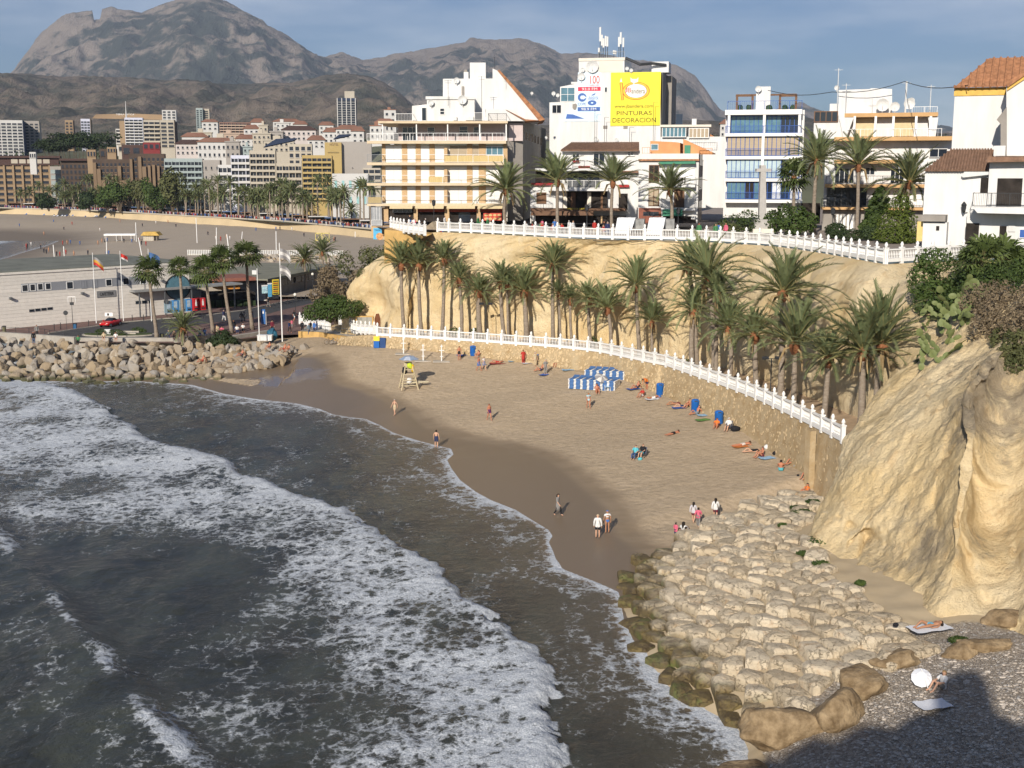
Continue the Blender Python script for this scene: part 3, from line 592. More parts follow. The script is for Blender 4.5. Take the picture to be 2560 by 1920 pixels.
for _ in range(2600):
    i=random.randrange(len(faces)-1); s=random.random(); t=random.random()**.9
    (a,b_),(c,d)=faces[i],faces[i+1]; lo=a.lerp(c,s); hi=b_.lerp(d,s); q=lo.lerp(hi,.03+.94*t); nrm=(c-a).cross(hi-lo).normalized()
    if nrm.y>0: nrm=-nrm
    cand.append((q.length,q,nrm,(c-a).normalized(),(.09+.2*random.random()**2)))
cand.sort(key=lambda k:k[0])
for k,(dd,q,nrm,tx,r) in enumerate(cand):
    up=nrm.cross(tx); R=Matrix((tx,up,nrm)).transposed() @ Matrix.Rotation(random.random()*6.28,3,'Z')
    sx=r*(.8+.8*random.random())
    if k<290: put('stone',random.choice(cobm),wall,loc=q-nrm*.02,rot=R.to_euler(),sc=(sx,r,r*.8))
    else:
        cb=random.choice(cob); rest.add([q-nrm*.02+R@Vector((v[0]*sx,v[1]*r,v[2]*r*.8)) for v in cb.v],cb.f)
rest.obj('stones',STONE,wall,kind='stuff')
mb=MB()                                                            # pier and drain recess near the right end
p=near_lb(2055); mb.cbox((p.x-.75,p.y-.2,p.z-2.4),(.5,.7,4.6),.3); mb.obj('pier',WALLM,wall)
# ================================================================ white balustrades
WHITE=M('white_paint',(.80,.79,.76),.6,.05,2)
WHITE2=M('white_render',(.62,.61,.585),.85,.11,.8,.08,14,col2=(.73,.72,.70),stretch=(1.3,1.3,.22))
pm=MB(); pm.box(-.15,.15,-.15,.15,-.25,1.06); pm.box(-.19,.19,-.19,.19,1.06,1.14); pm.lathe([(.12,1.16),(.09,1.22),(.14,1.30),(.14,1.40),(.08,1.52),(.05,1.58)],8)
POST=pm.mesh('post',WHITE); bal=MB(); bal.lathe([(.05,.0),(.05,.06),(.026,.12),(.056,.27),(.028,.5),(.05,.6),(.05,.64)],6)
def balustrade(label,line,pitch=2.1,nb=8,first=True,last=True,group=None,zoff=0,skip=()):
    t=thing('balustrade',label,'balustrade',line[0],group=group); o=Vector(line[0]); L_=[0]
    for a,c in zip(line[:-1],line[1:]): L_.append(L_[-1]+(Vector(c)-Vector(a)).length)
    n_=max(1,round(L_[-1]/pitch)); pts=[at_frac([Vector(p) for p in line],i/n_) for i in range(n_+1)]; bars=MB()
    for i,p in enumerate(pts):
        a=pts[max(i-1,0)]; c=pts[min(i+1,n_)]; rz=math.atan2(c.y-a.y,c.x-a.x)
        if (i>0 or first) and (i<n_ or last): put('post',POST,t,loc=p-o,rz=rz)
        if i<n_:
            q=pts[i+1]; m=MB(); d=(q-p).normalized(); a_=p-o+d*.17; b_=q-o-d*.17
            m.beam(a_+Vector((0,0,.95)),b_+Vector((0,0,.95)),.24,.11); m.beam(a_+Vector((0,0,.07)),b_+Vector((0,0,.07)),.24,.30); m.obj('rail',WHITE,t)
            for k in range(nb):
                e=a_.lerp(b_,(k+.5)/nb)+Vector((0,0,.25)); bars.add([(v[0]+e.x,v[1]+e.y,v[2]+e.z) for v in bal.v],bal.f)
    bars.obj('balusters',WHITE,t,kind='stuff'); return t
balustrade('white balustrade with urn-topped posts along the lower palm terrace',LB[:-3],2.1)
balustrade('white balustrade edging the upper square above the golden cliff',UB,1.9)
balustrade('short white balustrade running right from the corner towards the white house',UB2,1.9)
balustrade('white balustrade around the terrace corner below the wide hotel, left of the stairs',[G(976,572,ZP)+Vector((0,1.5,0)),G(976,572,ZP),G(1010,578,ZP),G(1062,584,ZP)],1.7)
balustrade('white balustrade stub beside the big green bush at the ramp foot',[G(750,806,3.1),G(770,811,3.1),G(824,823,3.2)],1.5)
balustrade('white balustrade sloping down beside the framed notice board',[G(849,808,3.7),G(888,830,4.1),G(936,834,4.7)],1.6)
balustrade('white balustrade in front of the white house door at the right edge',[G(2485,636,ZP),G(2530,626,ZP)+Vector((0,3,.6)),G(2600,610,ZP)+Vector((1,5,.6))],1.5)
# stone stairs slanting down from the square, left of the long balustrade
ST=M('stair_stone',(.33,.27,.19),.95,.25,2,.4,10); OCH=M('ochre_render',(.52,.33,.12),.9,.18,.8,.1)
stairs=thing('stairs','stone stairway with solid parapet slanting down the cliff beside the wide hotel','stairs',G(1080,577,ZP))
o=stairs.location; m=MB(); A0=G(1088,573,ZP); A1=D(985,650,171)
k=18
for i in range(k): 
    q=A0.lerp(A1,i/k)-o; r=A0.lerp(A1,(i+1)/k)-o; m2=MB(); m2.box(min(q.x,r.x),max(q.x,r.x)+.02,q.y-.2,q.y+2.2,r.z-.6,q.z); m2.obj('step',ST,stairs)
for dy,h in ((-.45,.9),(2.3,.9)):
    a=A0-o+Vector((0,dy,.35)); c=A1-o+Vector((0,dy,.35)); m.beam(a,c,.4,h+.5)
m.obj('parapet',ST,stairs)
m=MB(); Yw=G(1010,578,ZP).y+.2; pw_=[D(x,y,Yw) for x,y in ((961,574),(1078,586),(1050,598),(1015,622),(985,655),(961,660))]; m.prismy([(q.x,q.z) for q in pw_],Yw,Yw+6)
m.obj('terrace_wall',OCH,label='ochre rendered retaining wall under the hotel terrace corner',cat='wall')
# ================================================================ right-hand revetment of fitted blocks
n=NT('revetment_stone'); p=n.pos(); b=n.b
oi=n.n('ObjectInfo'); s=n.noise(p,1.3,7,.7,.5).outputs['Fac']; s2=n.noise(p,.5,4).outputs['Fac']; s3=n.noise(p,9,5,.7).outputs['Fac']
c=n.mix(oi.outputs['Random'],(.56,.455,.31),(.72,.615,.455)); c=n.mix(n.math('MULTIPLY',n.smooth(s,.52,.74),.65),c,(.48,.27,.12)); c=n.mix(n.math('MULTIPLY',n.smooth(s,.45,.25),.6),c,(.36,.30,.21)); c=n.mix(n.math('MULTIPLY',n.smooth(s3,.5,.78),.35),c,(.28,.22,.14))
sep=n.n('SeparateXYZ'); n.l(p,sep.inputs[0]); al=n.smooth(n.math('ADD',sep.outputs['Z'],n.math('MULTIPLY',n.math('SUBTRACT',s2,.5),1.5)),1.45,.55)
g=n.mix(n.smooth(s,.4,.62),(.075,.050,.018),(.17,.125,.04)); g=n.mix(n.smooth(n.noise(p,.8,4).outputs['Fac'],.5,.68),g,(.10,.12,.022)); c=n.mix(n.math('MULTIPLY',al,.92),c,g)
n.l(c,b.inputs['Base Color']); n.l(n.math('SUBTRACT',.95,n.math('MULTIPLY',al,.4)),b.inputs['Roughness']); b.inputs['Specular IOR Level'].default_value=.25
crk=n.n('TexVoronoi',feature='DISTANCE_TO_EDGE'); crk.inputs['Scale'].default_value=1.5; dp_=n.n('VectorMath',operation='ADD'); n.l(p,dp_.inputs[0]); n.l(n.noise(p,2.5,4).outputs['Color'],dp_.inputs[1]); n.l(dp_.outputs[0],crk.inputs['Vector']); ck=n.smooth(crk.outputs['Distance'],.0,.035)
c=n.mix(n.math('MULTIPLY',n.math('SUBTRACT',1.,ck),.55),c,(.16,.115,.07)); n.l(c,b.inputs['Base Color'])
n.bump(n.math('ADD',n.math('ADD',s,n.math('MULTIPLY',s3,.6)),n.math('MULTIPLY',ck,.35)),1.0,.20); REV=n.m
def clip_poly(poly,m,nv):
    out=[]
    for i in range(len(poly)):
        a,c=poly[i],poly[(i+1)%len(poly)]; da=(a-m).dot(nv); dc=(c-m).dot(nv)
        if da<=0: out.append(a)
        if da*dc<0: out.append(a.lerp(c,da/(da-dc)))
    return out
def shore_z(x,y):
    d=(S2[:,:,0]-x)**2+(S2[:,:,1]-y)**2; i=np.unravel_index(np.argmin(d),d.shape); return float(S2[i][2])
REGpx=[((1680,1362),.7),((1760,1315),1.4),((1860,1268),2.2),((1960,1245),2.5),((2060,1240),2.8),((2045,1290),3),((2020,1330),3),((2075,1440),3),((2130,1490),3),((2230,1545),3),((2290,1575),3),((2345,1640),3),((2260,1670),2.6),((2150,1700),2.),((2060,1760),1.5),((1990,1820),1),((1870,1850),.1),((1760,1790),0),((1640,1700),0),((1560,1560),0),((1548,1480),0),((1575,1430),.2),((1620,1395),.4)]
REG=[G(x,y,z).xy for (x,y),z in REGpx]
def inpoly(p,poly):
    c=False; j=len(poly)-1
    for i in range(len(poly)):
        if (poly[i].y>p.y)!=(poly[j].y>p.y) and p.x<(poly[j].x-poly[i].x)*(p.y-poly[i].y)/(poly[j].y-poly[i].y)+poly[i].x: c=not c
        j=i
    return c
rv=thing('stone_revetment','slope of pale fitted stone blocks between the wet sand and the right cliff','revetment',(12,68,0))
rnd=random.Random(5); pts=[]; ins=[]; tries=0
while tries<16000 and sum(ins)<290:
    tries+=1; q=Vector((rnd.uniform(2,27),rnd.uniform(48,92))); md=rnd.choice((.55,.8,1.05,1.2,1.35,1.5))
    if all((q-r).length>md+m_ for r,m_ in zip(pts,szs)) if pts else True: 
        if not pts: szs=[]
        pts.append(q); szs.append(md*.5 if md<.6 else md*.42); ins.append(inpoly(q,REG))
for i,q in enumerate(pts):
    if not ins[i]: continue
    s=2.2; cell=[q+Vector((sx*s,sy*s)) for sx,sy in ((-1,-1),(1,-1),(1,1),(-1,1))]
    for r in pts:
        if r is q or (r-q).length>4.5: continue
        cell=clip_poly(cell,(q+r)/2,(r-q)); 
        if len(cell)<3: break
    if len(cell)<3: continue
    z0=shore_z(q.x,q.y); hgt=.26+.22*rnd.random(); ctr=sum(cell,Vector((0,0)))/len(cell); tx,ty=rnd.uniform(-.12,.12),rnd.uniform(-.12,.12); bm=bmesh.new()
    pc=[c for j,c in enumerate(cell) if (c-cell[j-1]).length>.12]
    if len(pc)<3: pc=cell
    for c in pc:
        d=c-ctr; g=lambda k,z: bm.verts.new((ctr.x+d.x*k-12,ctr.y+d.y*k-68,z0+z+(d.x*tx+d.y*ty)*(z>0)))
        g(1.0,-.9); g(.985,hgt*rnd.uniform(.25,.70)); g(rnd.uniform(.62,.93),hgt*rnd.uniform(.82,1.02))
    for c,e in zip(pc,pc[1:]+pc[:1]):
        d=(c+e)/2-ctr; k=rnd.uniform(.9,.985); bm.verts.new((ctr.x+d.x*k-12,ctr.y+d.y*k-68,z0+hgt*rnd.uniform(.45,.85)+(d.x*tx+d.y*ty)))
    for _ in range(3): d=(rnd.choice(pc)-ctr)*rnd.uniform(.1,.5); bm.verts.new((ctr.x+d.x-12,ctr.y+d.y-68,z0+hgt*rnd.uniform(1.0,1.18)))
    r_=bmesh.ops.convex_hull(bm,input=bm.verts[:]); bmesh.ops.delete(bm,geom=[v for v in bm.verts if not v.link_faces],context='VERTS')
    bmesh.ops.bevel(bm,geom=[e for e in bm.edges if e.calc_face_angle(0)>.5],offset=.035,segments=1,affect='EDGES')
    me=bpy.data.meshes.new('stone'); bm.to_mesh(me); bm.free(); me.materials.append(REV); put('stone',me,rv)
# big brown boulders at the very front
def blob(name,seed,r,mat,sub=4,amp=.22,fr=1.2,parent=None,facet=.0,**kw):
    bm=bmesh.new(); bmesh.ops.create_icosphere(bm,subdivisions=sub,radius=1.0); off=Vector((seed*7.3,seed*1.7,seed*3.1))
    rnd=random.Random(seed); pl_=[(Vector((rnd.gauss(0,1),rnd.gauss(0,1),rnd.gauss(0,1))).normalized(),.5+.3*rnd.random()) for _ in range(11)]
    for v in bm.verts:
        c=v.co.copy()
        if facet:
            for nn,dd in pl_:
                e=c.dot(nn)-dd
                if e>0: c-=nn*e*facet
        k=1+amp*mnoise.fractal(c*fr+off,1.0,2.0,4); v.co=Vector((c.x*r[0]*k,c.y*r[1]*k,c.z*r[2]*k))
    me=bpy.data.meshes.new(name or 'rock'); bm.to_mesh(me); bm.free(); me.materials.append(mat); me.polygons.foreach_set('use_smooth',[True]*len(me.polygons))
    return put(name,me,parent,**kw) if name else me
BOUL=M('brown_boulder',(.13,.085,.042),.9,.35,1.6,1.0,5,col2=(.36,.265,.155))
for i,(px,py,z,r,lab) in enumerate([(1955,1835,.6,(2.0,1.5,1.25),'largest rounded brown boulder at the water edge in the foreground'),(2085,1800,1.1,(1.35,1.3,1.2),'brown boulder wedged behind the largest foreground boulder'),(2165,1715,1.6,(1.5,1.1,.95),'brown boulder just left of the white parasol'),(2245,1660,2.3,(1.35,.9,.6),'flat brown boulder under the revetment edge beside the parasol'),(2405,1645,3.0,(1.1,.8,.62),'smooth sandy boulder below the sunbathing woman on the towel'),(2540,1560,3.4,(1.5,.9,.75),'pale grey boulder at the right edge by the cliff foot'),(1780,1935,.2,(2.2,1.2,.6),'low dark rock awash at the bottom edge'),(2470,1625,3.2,(1.6,.7,.35),'long low tan rock shelf right of the sandy boulder')]):
    blob('boulder',i+3,r,BOUL,facet=.75,loc=on_shore(px,py)+Vector((0,0,r[2]*.22)),label=lab,cat='boulder')
# pebbles and litter on the shelf
peb=MB(); rnd=random.Random(12)
for _ in range(2600):
    g=G(rnd.uniform(2150,2620),rnd.uniform(1650,1990),2.7)
    if g.y<40: continue
    z=shore_z(g.x,g.y); r=.03+.10*rnd.random()**2.5; k=rnd.randrange(4); cb=cob[k]; a=rnd.random()*6.28
    peb.add([(g.x+(v[0]*math.cos(a)-v[1]*math.sin(a))*r*1.6,g.y+(v[0]*math.sin(a)+v[1]*math.cos(a))*r*1.2,z+v[2]*r*2.2-.01) for v in cb.v],cb.f)
PEB=M('pebbles',(.34,.29,.235),.95,.3,4.0,col2=(.62,.56,.49))
peb.obj('pebbles',PEB,kind='stuff')
# ================================================================ left breakwater of loose boulders
n=NT('breakwater_rock'); p=n.pos(); b=n.b; oi=n.n('ObjectInfo'); s=n.noise(p,1.1,6,.7).outputs['Fac']; s2=n.noise(p,7,5,.7).outputs['Fac']
c=n.ramp(oi.outputs['Random'],[(0,(.28,.23,.17)),(.3,(.33,.25,.155)),(.55,(.27,.25,.225)),(.8,(.41,.36,.29)),(1,(.27,.195,.12))]); c=n.mix(n.math('MULTIPLY',n.smooth(s,.45,.75),.6),c,(.30,.22,.13)); c=n.mix(n.math('MULTIPLY',n.smooth(s2,.5,.8),.4),c,(.20,.16,.11))
sep=n.n('SeparateXYZ'); n.l(p,sep.inputs[0]); al=n.smooth(n.math('ADD',sep.outputs['Z'],n.math('MULTIPLY',n.math('SUBTRACT',s,.5),.8)),.75,.25); c=n.mix(n.math('MULTIPLY',al,.9),c,(.055,.058,.02))
n.l(c,b.inputs['Base Color']); b.inputs['Roughness'].default_value=.92; n.bump(n.math('ADD',s,n.math('MULTIPLY',s2,.4)),.8,.12); BRK=n.m
bw=thing('breakwater','breakwater of loose tan and grey boulders along the port quay','breakwater',(-45,155,0))
rocks=[blob(None,20+i,(1,1,1),BRK,3,.16,1.3,facet=1.0) for i in range(9)]
for me_ in rocks: me_.polygons.foreach_set('use_smooth',[False]*len(me_.polygons))
QF=[G(-260,838,ZL),G(0,842,ZL),G(190,855,ZL),G(447,858,ZL),G(560,853,2.6),G(640,858,2.6),G(735,868,2.6)]
QW=[G(-260,938,0),G(0,955,0),G(180,958,0),G(330,960,0),G(480,955,.1),G(600,930,.7),G(715,895,1.9)]
rnd=random.Random(9); nb=0
for rowt,size in ((.97,.7),(.82,.75),(.66,.8),(.50,.88),(.33,.95),(.18,.95),(.05,.9)):
    L_=0; f=0.0
    while f<1:
        r=size*(.62+.75*rnd.random()); a=at_frac(QF,f); c=at_frac(QW,f); t=rowt+rnd.uniform(-.1,.1); q=c.lerp(a,t); k=1-.25*f
        z=q.z-.15-.25*r*rnd.random()+.1*(rowt<.3)
        put('boulder',rnd.choice(rocks),bw,loc=(q.x+45,q.y-155,z),rot=(rnd.random()*6,rnd.random()*6,rnd.random()*6),sc=(r*k*(1+.3*rnd.random()),r*k,r*k*(.8+.3*rnd.random())))
        f+=r*k*1.3/58; nb+=1
for px,py in ((735,880),(715,890),(690,900),(660,905),(630,915),(762,873)):
    q=onsand(px,py); r=.45+.3*rnd.random(); put('boulder',rnd.choice(rocks),bw,loc=(q.x+45,q.y-155,q.z+.05),rot=(rnd.random()*6,rnd.random()*6,0),sc=r)
for px,py in ((275,948),(340,945),(240,940),(430,948)): put('boulder',rnd.choice(rocks),bw,loc=G(px,py,.05)-Vector((-45,155,0)),rot=(rnd.random()*6,0,rnd.random()*6),sc=(1.0,.8,.5))
# ================================================================ port quay on the left
ASPH=M('asphalt',(.060,.060,.062),.9,.2,1.5); REDP=M('red_paving',(.17,.105,.09),.9,.2,1.2); CONC=M('concrete',(.36,.33,.285),.9,.15,1.0,.1); KERB=M('kerb_stone',(.42,.38,.32),.9,.12,2)
GREYM=M('grey_metal',(.20,.21,.22),.5,.1,2,metal=.6); DARK=M('dark_metal',(.035,.037,.04),.55,.2,3); GLASS=M('dark_glass',(.018,.024,.034),.08,.3,.6,spec=.6); BLUEG=M('blue_glass',(.10,.20,.25),.1,.25,.8,spec=.6)
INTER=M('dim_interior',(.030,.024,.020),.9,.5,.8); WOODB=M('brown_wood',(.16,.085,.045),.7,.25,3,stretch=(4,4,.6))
mb=MB(); qf=[G(-500,832,ZL)]+QF[:4]+[G(528,843,ZL),G(600,848,ZL),G(690,838,ZL),G(748,836,ZL)]; bk=[Vector((-150,232,ZL)),Vector((-100,232,ZL)),Vector((-80,232,ZL)),Vector((-60,232,ZL)),Vector((-48,232,ZL)),Vector((-42,232,ZL)),Vector((-34,232,ZL)),Vector((-20,232,ZL)),Vector((-5,232,ZL))]
for i in range(8): mb.quad(qf[i],qf[i+1],bk[i+1],bk[i])
mb.quad(qf[8],G(830,815,ZL)+Vector((4,0,0)),Vector((0,232,ZL)),bk[8])
struct('quay',mb,REDP)
rd=[(60,842),(121,834),(217,819),(312,806),(412,797),(480,793),(610,776),(700,757),(790,738),(900,716),(1010,694),(1000,702),(900,729),(800,752),(762,762),(697,777),(632,796),(520,808),(480,815),(440,832),(395,849),(282,850),(170,846)]
mb=MB(); mb.add([G(x,y,ZL+.006) for x,y in rd],[tuple(range(len(rd)))[::-1]]); struct('road',mb,ASPH)
mb=MB(); kp=[G(x,y,ZL) for x,y in rd[1:11]]
for a,c in zip(kp[:-1],kp[1:]): mb.beam(a+Vector((0,0,.05)),c+Vector((0,0,.05)),.25,.14)
struct('kerb',mb,KERB)
for pts,lab in (([QF[1]+Vector((0,0,.2)),QF[2]+Vector((0,0,.2))],'low concrete ledge above the boulders at the far left'),([G(192,853,ZL),G(447,853,ZL),G(528,843,ZL)],'low concrete sea wall in front of the turning circle'),([G(575,849,ZL),G(680,833,ZL)],'pale concrete bench wall near the beach steps')):
    m=MB()
    for a,c in zip(pts[:-1],pts[1:]): m.beam(Vector(a)+Vector((0,0,-.25)),Vector(c)+Vector((0,0,-.25)),.7,1.5)
    m.obj('sea_wall',CONC,label=lab,cat='wall')
class Bd:
    """a building or board described by rectangles measured on one vertical plane of the place"""
    def __init__(s,name,label,cat,px,py,Y,rot=0.0,T=(0,0,1),group=None):
        s.T=T; x,y=s.c(px,py); s.O=D(x,y,Y); s.rot=rot; s.e=Vector((math.cos(rot),math.sin(rot),0)); s.yb=Vector((-math.sin(rot),math.cos(rot),0)); s.p=thing(name,label,cat,s.O,rot,group)
    def c(s,x,y): return s.T[0]+x*s.T[2],s.T[1]+y*s.T[2]
    def hit(s,px,py,dy=0.0):
        d=Vector(ray(*s.c(px,py))); C=Vector((0,0,CAMH)); t=((s.O+s.yb*dy-C).dot(s.yb))/d.dot(s.yb); q=C+d*t-s.O; return q.dot(s.e),q.z
    def box(s,x0,y0,x1,y1,mat,name='wall',dy=0,th=.2,par=None,lab=None):
        a,zt_=s.hit(x0,y0,dy); c,zb=s.hit(x1,y1,dy)
        if par is None: m=MB(); m.box(a,c,dy,dy+th,zb,zt_); return m.obj(name,mat,s.p,label=lab)
        m=MB(); m.box(a,c,dy,dy+th,zb,zt_); return m.obj(name,mat,par,label=lab)
    def poly(s,pts,mat,name='wall',dy=0,th=.2,par=None):
        m=MB(); m.prismy([s.hit(x,y,dy) for x,y in pts],dy,dy+th); return m.obj(name,mat,par or s.p)
    def win(s,x0,y0,x1,y1,dy=0,nx=2,ny=1,fr=None,gl=None,name='window',bar=.06,sill=False):
        a,zt_=s.hit(x0,y0,dy); c,zb=s.hit(x1,y1,dy); fr=fr or WHITE; gl=gl or GLASS; m=MB(); b_=bar
        m.box(a,c,dy-.05,dy+.0,zb,zb+b_).box(a,c,dy-.05,dy,zt_-b_,zt_)
        for i in range(nx+1):
            x=a+(c-a-b_)*i/nx; m.box(x,x+b_,dy-.048,dy,zb+b_,zt_-b_)
        for i in range(1,ny): z=zb+(zt_-zb)*i/ny; m.box(a+b_,c-b_,dy-.046,dy,z-b_/2,z+b_/2)
        if sill: m.box(a-.1,c+.1,dy-.16,dy,zb-.08,zb-.001)
        m.cur=1; m.box(a+.01,c-.01,dy-.02,dy+.004,zb+.01,zt_-.01)
        return m.obj(name,[fr,gl],s.p)
    def rail(s,x0,y0,x1,y1,dy=0,mat=None,gap=.14,ret=0,name='railing',post=1.6):
        a,zt_=s.hit(x0,y0,dy); c,zb=s.hit(x1,y1,dy); m=MB(); mat=mat or WHITE; m.box(a,c,dy-.025,dy+.025,zt_-.05,zt_); m.box(a,c,dy-.02,dy+.02,zb+.05,zb+.09)
        k=max(1,int((c-a)/gap)) if gap else 0
        for i in range(k+1): x=a+(c-a)*i/k if k else a; m.box(x-.01,x+.01,dy-.01,dy+.01,zb+.09,zt_-.05)
        k=max(1,round((c-a)/post))
        for i in range(k+1): x=a+(c-a)*i/k; m.box(x-.03,x+.03,dy-.03,dy+.03,zb,zt_)
        if ret: 
            for x in (a,c): m.box(x-.02,x+.02,dy+.03,dy+ret,zt_-.05,zt_); m.box(x-.02,x+.02,dy+.03,dy+ret,zb+.05,zb+.09)
        return m.obj(name,mat,s.p)
    def text(s,txt,x0,y0,x1,y1,mat,dy=-.06,name='lettering',th=.015,par=None):
        cu=bpy.data.curves.new('lettering','FONT'); cu.body=txt; cu.extrude=th; cu.resolution_u=3; o=bpy.data.objects.new('lettering',cu); COL.objects.link(o)
        me=bpy.data.meshes.new_from_object(o); bpy.data.objects.remove(o); v=np.zeros(len(me.vertices)*3); me.vertices.foreach_get('co',v); v=v.reshape(-1,3)
        a,zt_=s.hit(x0,y0,dy); c,zb=s.hit(x1,y1,dy); lo,hi=v.min(0),v.max(0); w=np.zeros_like(v)
        w[:,0]=a+(v[:,0]-lo[0])/(hi[0]-lo[0])*(c-a); w[:,2]=zb+(v[:,1]-lo[1])/(hi[1]-lo[1])*(zt_-zb); w[:,1]=dy-v[:,2]; me.vertices.foreach_set('co',w.ravel()); me.update(); me.materials.clear(); me.materials.append(mat)
        return put(name,me,par or s.p)
    def disc(s,x,y,rx,mat,dy=-.05,th=.03,ry=None,hole=0,name='emblem',n=28,par=None):
        a,z=s.hit(x,y,dy); b_,_=s.hit(x+rx,y,dy); R=b_-a; _,z2=s.hit(x,y-(ry or rx),dy); Rz=z2-z; m=MB()
        if hole:
            vs=[]; 
            for k in range(n):
                t=2*math.pi*k/n
                for f,yy in ((1,dy),(hole,dy),(hole,dy+th),(1,dy+th)): vs.append((a+R*f*math.cos(t),yy,z+Rz*f*math.sin(t)))
            m.add(vs,[(4*k+i,4*k+(i+1)%4,4*((k+1)%n)+(i+1)%4,4*((k+1)%n)+i) for k in range(n) for i in range(4)])
        else: m.prismy([(a+R*math.cos(2*math.pi*k/n),z+Rz*math.sin(2*math.pi*k/n)) for k in range(n)],dy,dy+th)
        return m.obj(name,mat,par or s.p)
    def dish(s,x,y,r,dy=-.5,mat=None):
        a,z=s.hit(x,y,dy); b_,_=s.hit(x+r,y,dy); R=b_-a; m=MB(); k=12
        for f,yy in ((0,.25),(.5,.18),(.85,.06),(1,0)):
            for j in range(k): t=2*math.pi*j/k; m.v.append((a+R*f*math.cos(t)-.0,dy+yy*R*1.3,z+R*f*math.sin(t)+yy*R*.4))
        for i in range(3):
            for j in range(k): m.f.append([i*k+j,i*k+(j+1)%k,(i+1)*k+(j+1)%k,(i+1)*k+j]); m.m.append(0)
        m.tube([(a,dy-.5*R,z-.2*R),(a,dy+.2*R,z-R*.9)],.03,5); m.tube([(a,dy+.3*R,z),(a,dy+.4*R,z-R*1.5)],.05,5); return m.obj('satellite_dish',mat or DISH,s.p)
DISH=M('dish_grey',(.62,.62,.60),.6,.06,2)
# ---------------------------------------------------------------- long white club house
CLAD=M('pale_cladding',(.72,.67,.60),.8,.07,1.5,rnd=.05); ROOFG=M('grey_green_roof',(.17,.175,.145),.95,.25,.3); BAND=M('grey_band',(.25,.26,.28),.7,.06,1)
A=G(0,824,ZL); B_=G(477,781,ZL); rotc=math.atan2(B_.y-A.y,B_.x-A.x)
cl=Bd('club_house','long low white-clad club house with round window and flat grey roof by the port','building',0,824,A.y,rotc)
Lc=(B_-A).length; m=MB(); m.box(-26,Lc,.12,26,0,8.15); m.obj('wall',CLAD,cl.p)
m=MB(); m.box(-26.3,Lc+.3,-.1,26.3,8.15,8.5); m.obj('roof',ROOFG,cl.p)
m=MB(); m.box(-26.35,Lc+.35,-.15,.2,8.02,8.36); m.obj('cornice',CLAD,cl.p)
for i in range(15): m=MB(); m.box(-26,Lc-.004*i,-.0,.13,.03+i*.533,.03+i*.533+.515); m.obj('cladding_board',CLAD,cl.p)
k=.217; cl.T=(0,560,k)
cl.poly([(243,690),(1692,596),(1692,690),(243,790)],BAND,'window_band',-.02,.03)
for x0,y0,x1,y1 in ((248,700,328,778),(340,692,412,770),(428,685,500,762),(518,680,592,755),(762,665,848,748),(1215,636,1292,714),(1410,620,1490,700),(1610,605,1690,688)): cl.win(x0,y0,x1,y1,-.03,1,1,WHITE,GLASS,bar=.09)
for x0,y0,x1,y1 in ((930,655,1000,740),(1055,648,1125,735)): cl.win(x0,y0,x1,y1,-.03,2,1,BAND,BAND)
for i in range(4): cl.win(335+70*i,985-8*i,395+70*i,1010-8*i,-.02,1,1,GREYM,GLASS,bar=.04)
for i in range(3): cl.win(1560+75*i,888-5*i,1620+75*i,918-5*i,-.02,1,1,GREYM,GLASS,bar=.04)
cl.disc(2052,728,146,DARK,-.1,.1,hole=.93,name='window_frame',n=36); cl.disc(2052,728,138,BLUEG,-.05,.04,name='round_window',n=36)
cl.poly([(1912,740),(2192,720),(2192,738),(1912,760)],WHITE,'window_bar',-.12,.05)
sgn=cl.box(1115,775,1335,832,M('sign_grey',(.22,.22,.22),.6),'sign',-.12,.1); cl.text('CAFETERIA',1150,790,1310,818,DARK,-.14,par=sgn)
for x,y in ((140,858),(970,800),(1890,655)): cl.box(x-22,y-12,x+8,y+10,GREYM,'wall_lamp',-.55,.55)
m=MB(); m.box(-20.4,-19.6,4,4.8,8.5,10.2); m.obj('vent_stack',M('pale_green_paint',(.5,.56,.5)),cl.p)
# canopy in front of the entrance
cp=Bd('entrance_canopy','thin grey canopy slab on posts in front of the round window','canopy',338,795,A.y+14,rotc)
x1=cp.hit(605,712,0)[0]; m=MB(); m.box(0,x1,-.2,3.2,4.05,4.32); m.obj('slab',M('canopy_grey',(.27,.27,.26),.8),cp.p)
for px in (349,413,480,587): x=cp.hit(px,740,0)[0]; m=MB(); m.box(x-.09,x+.09,0,.18,0,4.05); m.obj('post',GREYM,cp.p)
# drinks machines under it
CRED=M('machine_red',(.55,.025,.03),.4,.06,1); CBLU=M('machine_blue',(.07,.24,.50),.4,.1,1); CGRY=M('machine_grey',(.20,.28,.32),.5,.2,1)
for i,(px,mt,lab) in enumerate(((424,CGRY,'grey-blue drinks machine, leftmost of the row under the canopy'),(441,CBLU,'blue drinks machine right of the grey-blue one'),(458,CGRY,'dim machine behind the palm trunk in the machine row'),(474,CBLU,'second blue drinks machine, left of the red pair'),(491,CRED,'red drinks machine with a white bottle, left of the red pair'),(508,CRED,'red drinks machine with a white bottle, rightmost of the row'))):
    t=Bd('drinks_machine',lab,'machine',px,783-i*1.6,A.y+14.5+i*.55,rotc,group='drinks machines under the canopy'); m=MB(); m.box(-.48,.48,0,.8,0,1.95); m.obj('cabinet',mt,t.p)
    if mt is CRED:
        m=MB(); m.prismy([(-.16,.75),(.16,.75),(.16,1.35),(.06,1.55),(.06,1.8),(-.06,1.8),(-.06,1.55),(-.16,1.35)],-.03,0); m.obj('bottle_print',WHITE,t.p)
    else: m=MB(); m.box(-.38,.2,-.02,0,.7,1.8); m.obj('front_panel',M('panel_pale',(.42,.52,.60),.4,.3,2),t.p)
    m=MB(); m.box(-.3,.3,-.03,0,.22,.45); m.obj('hatch',DARK,t.p)
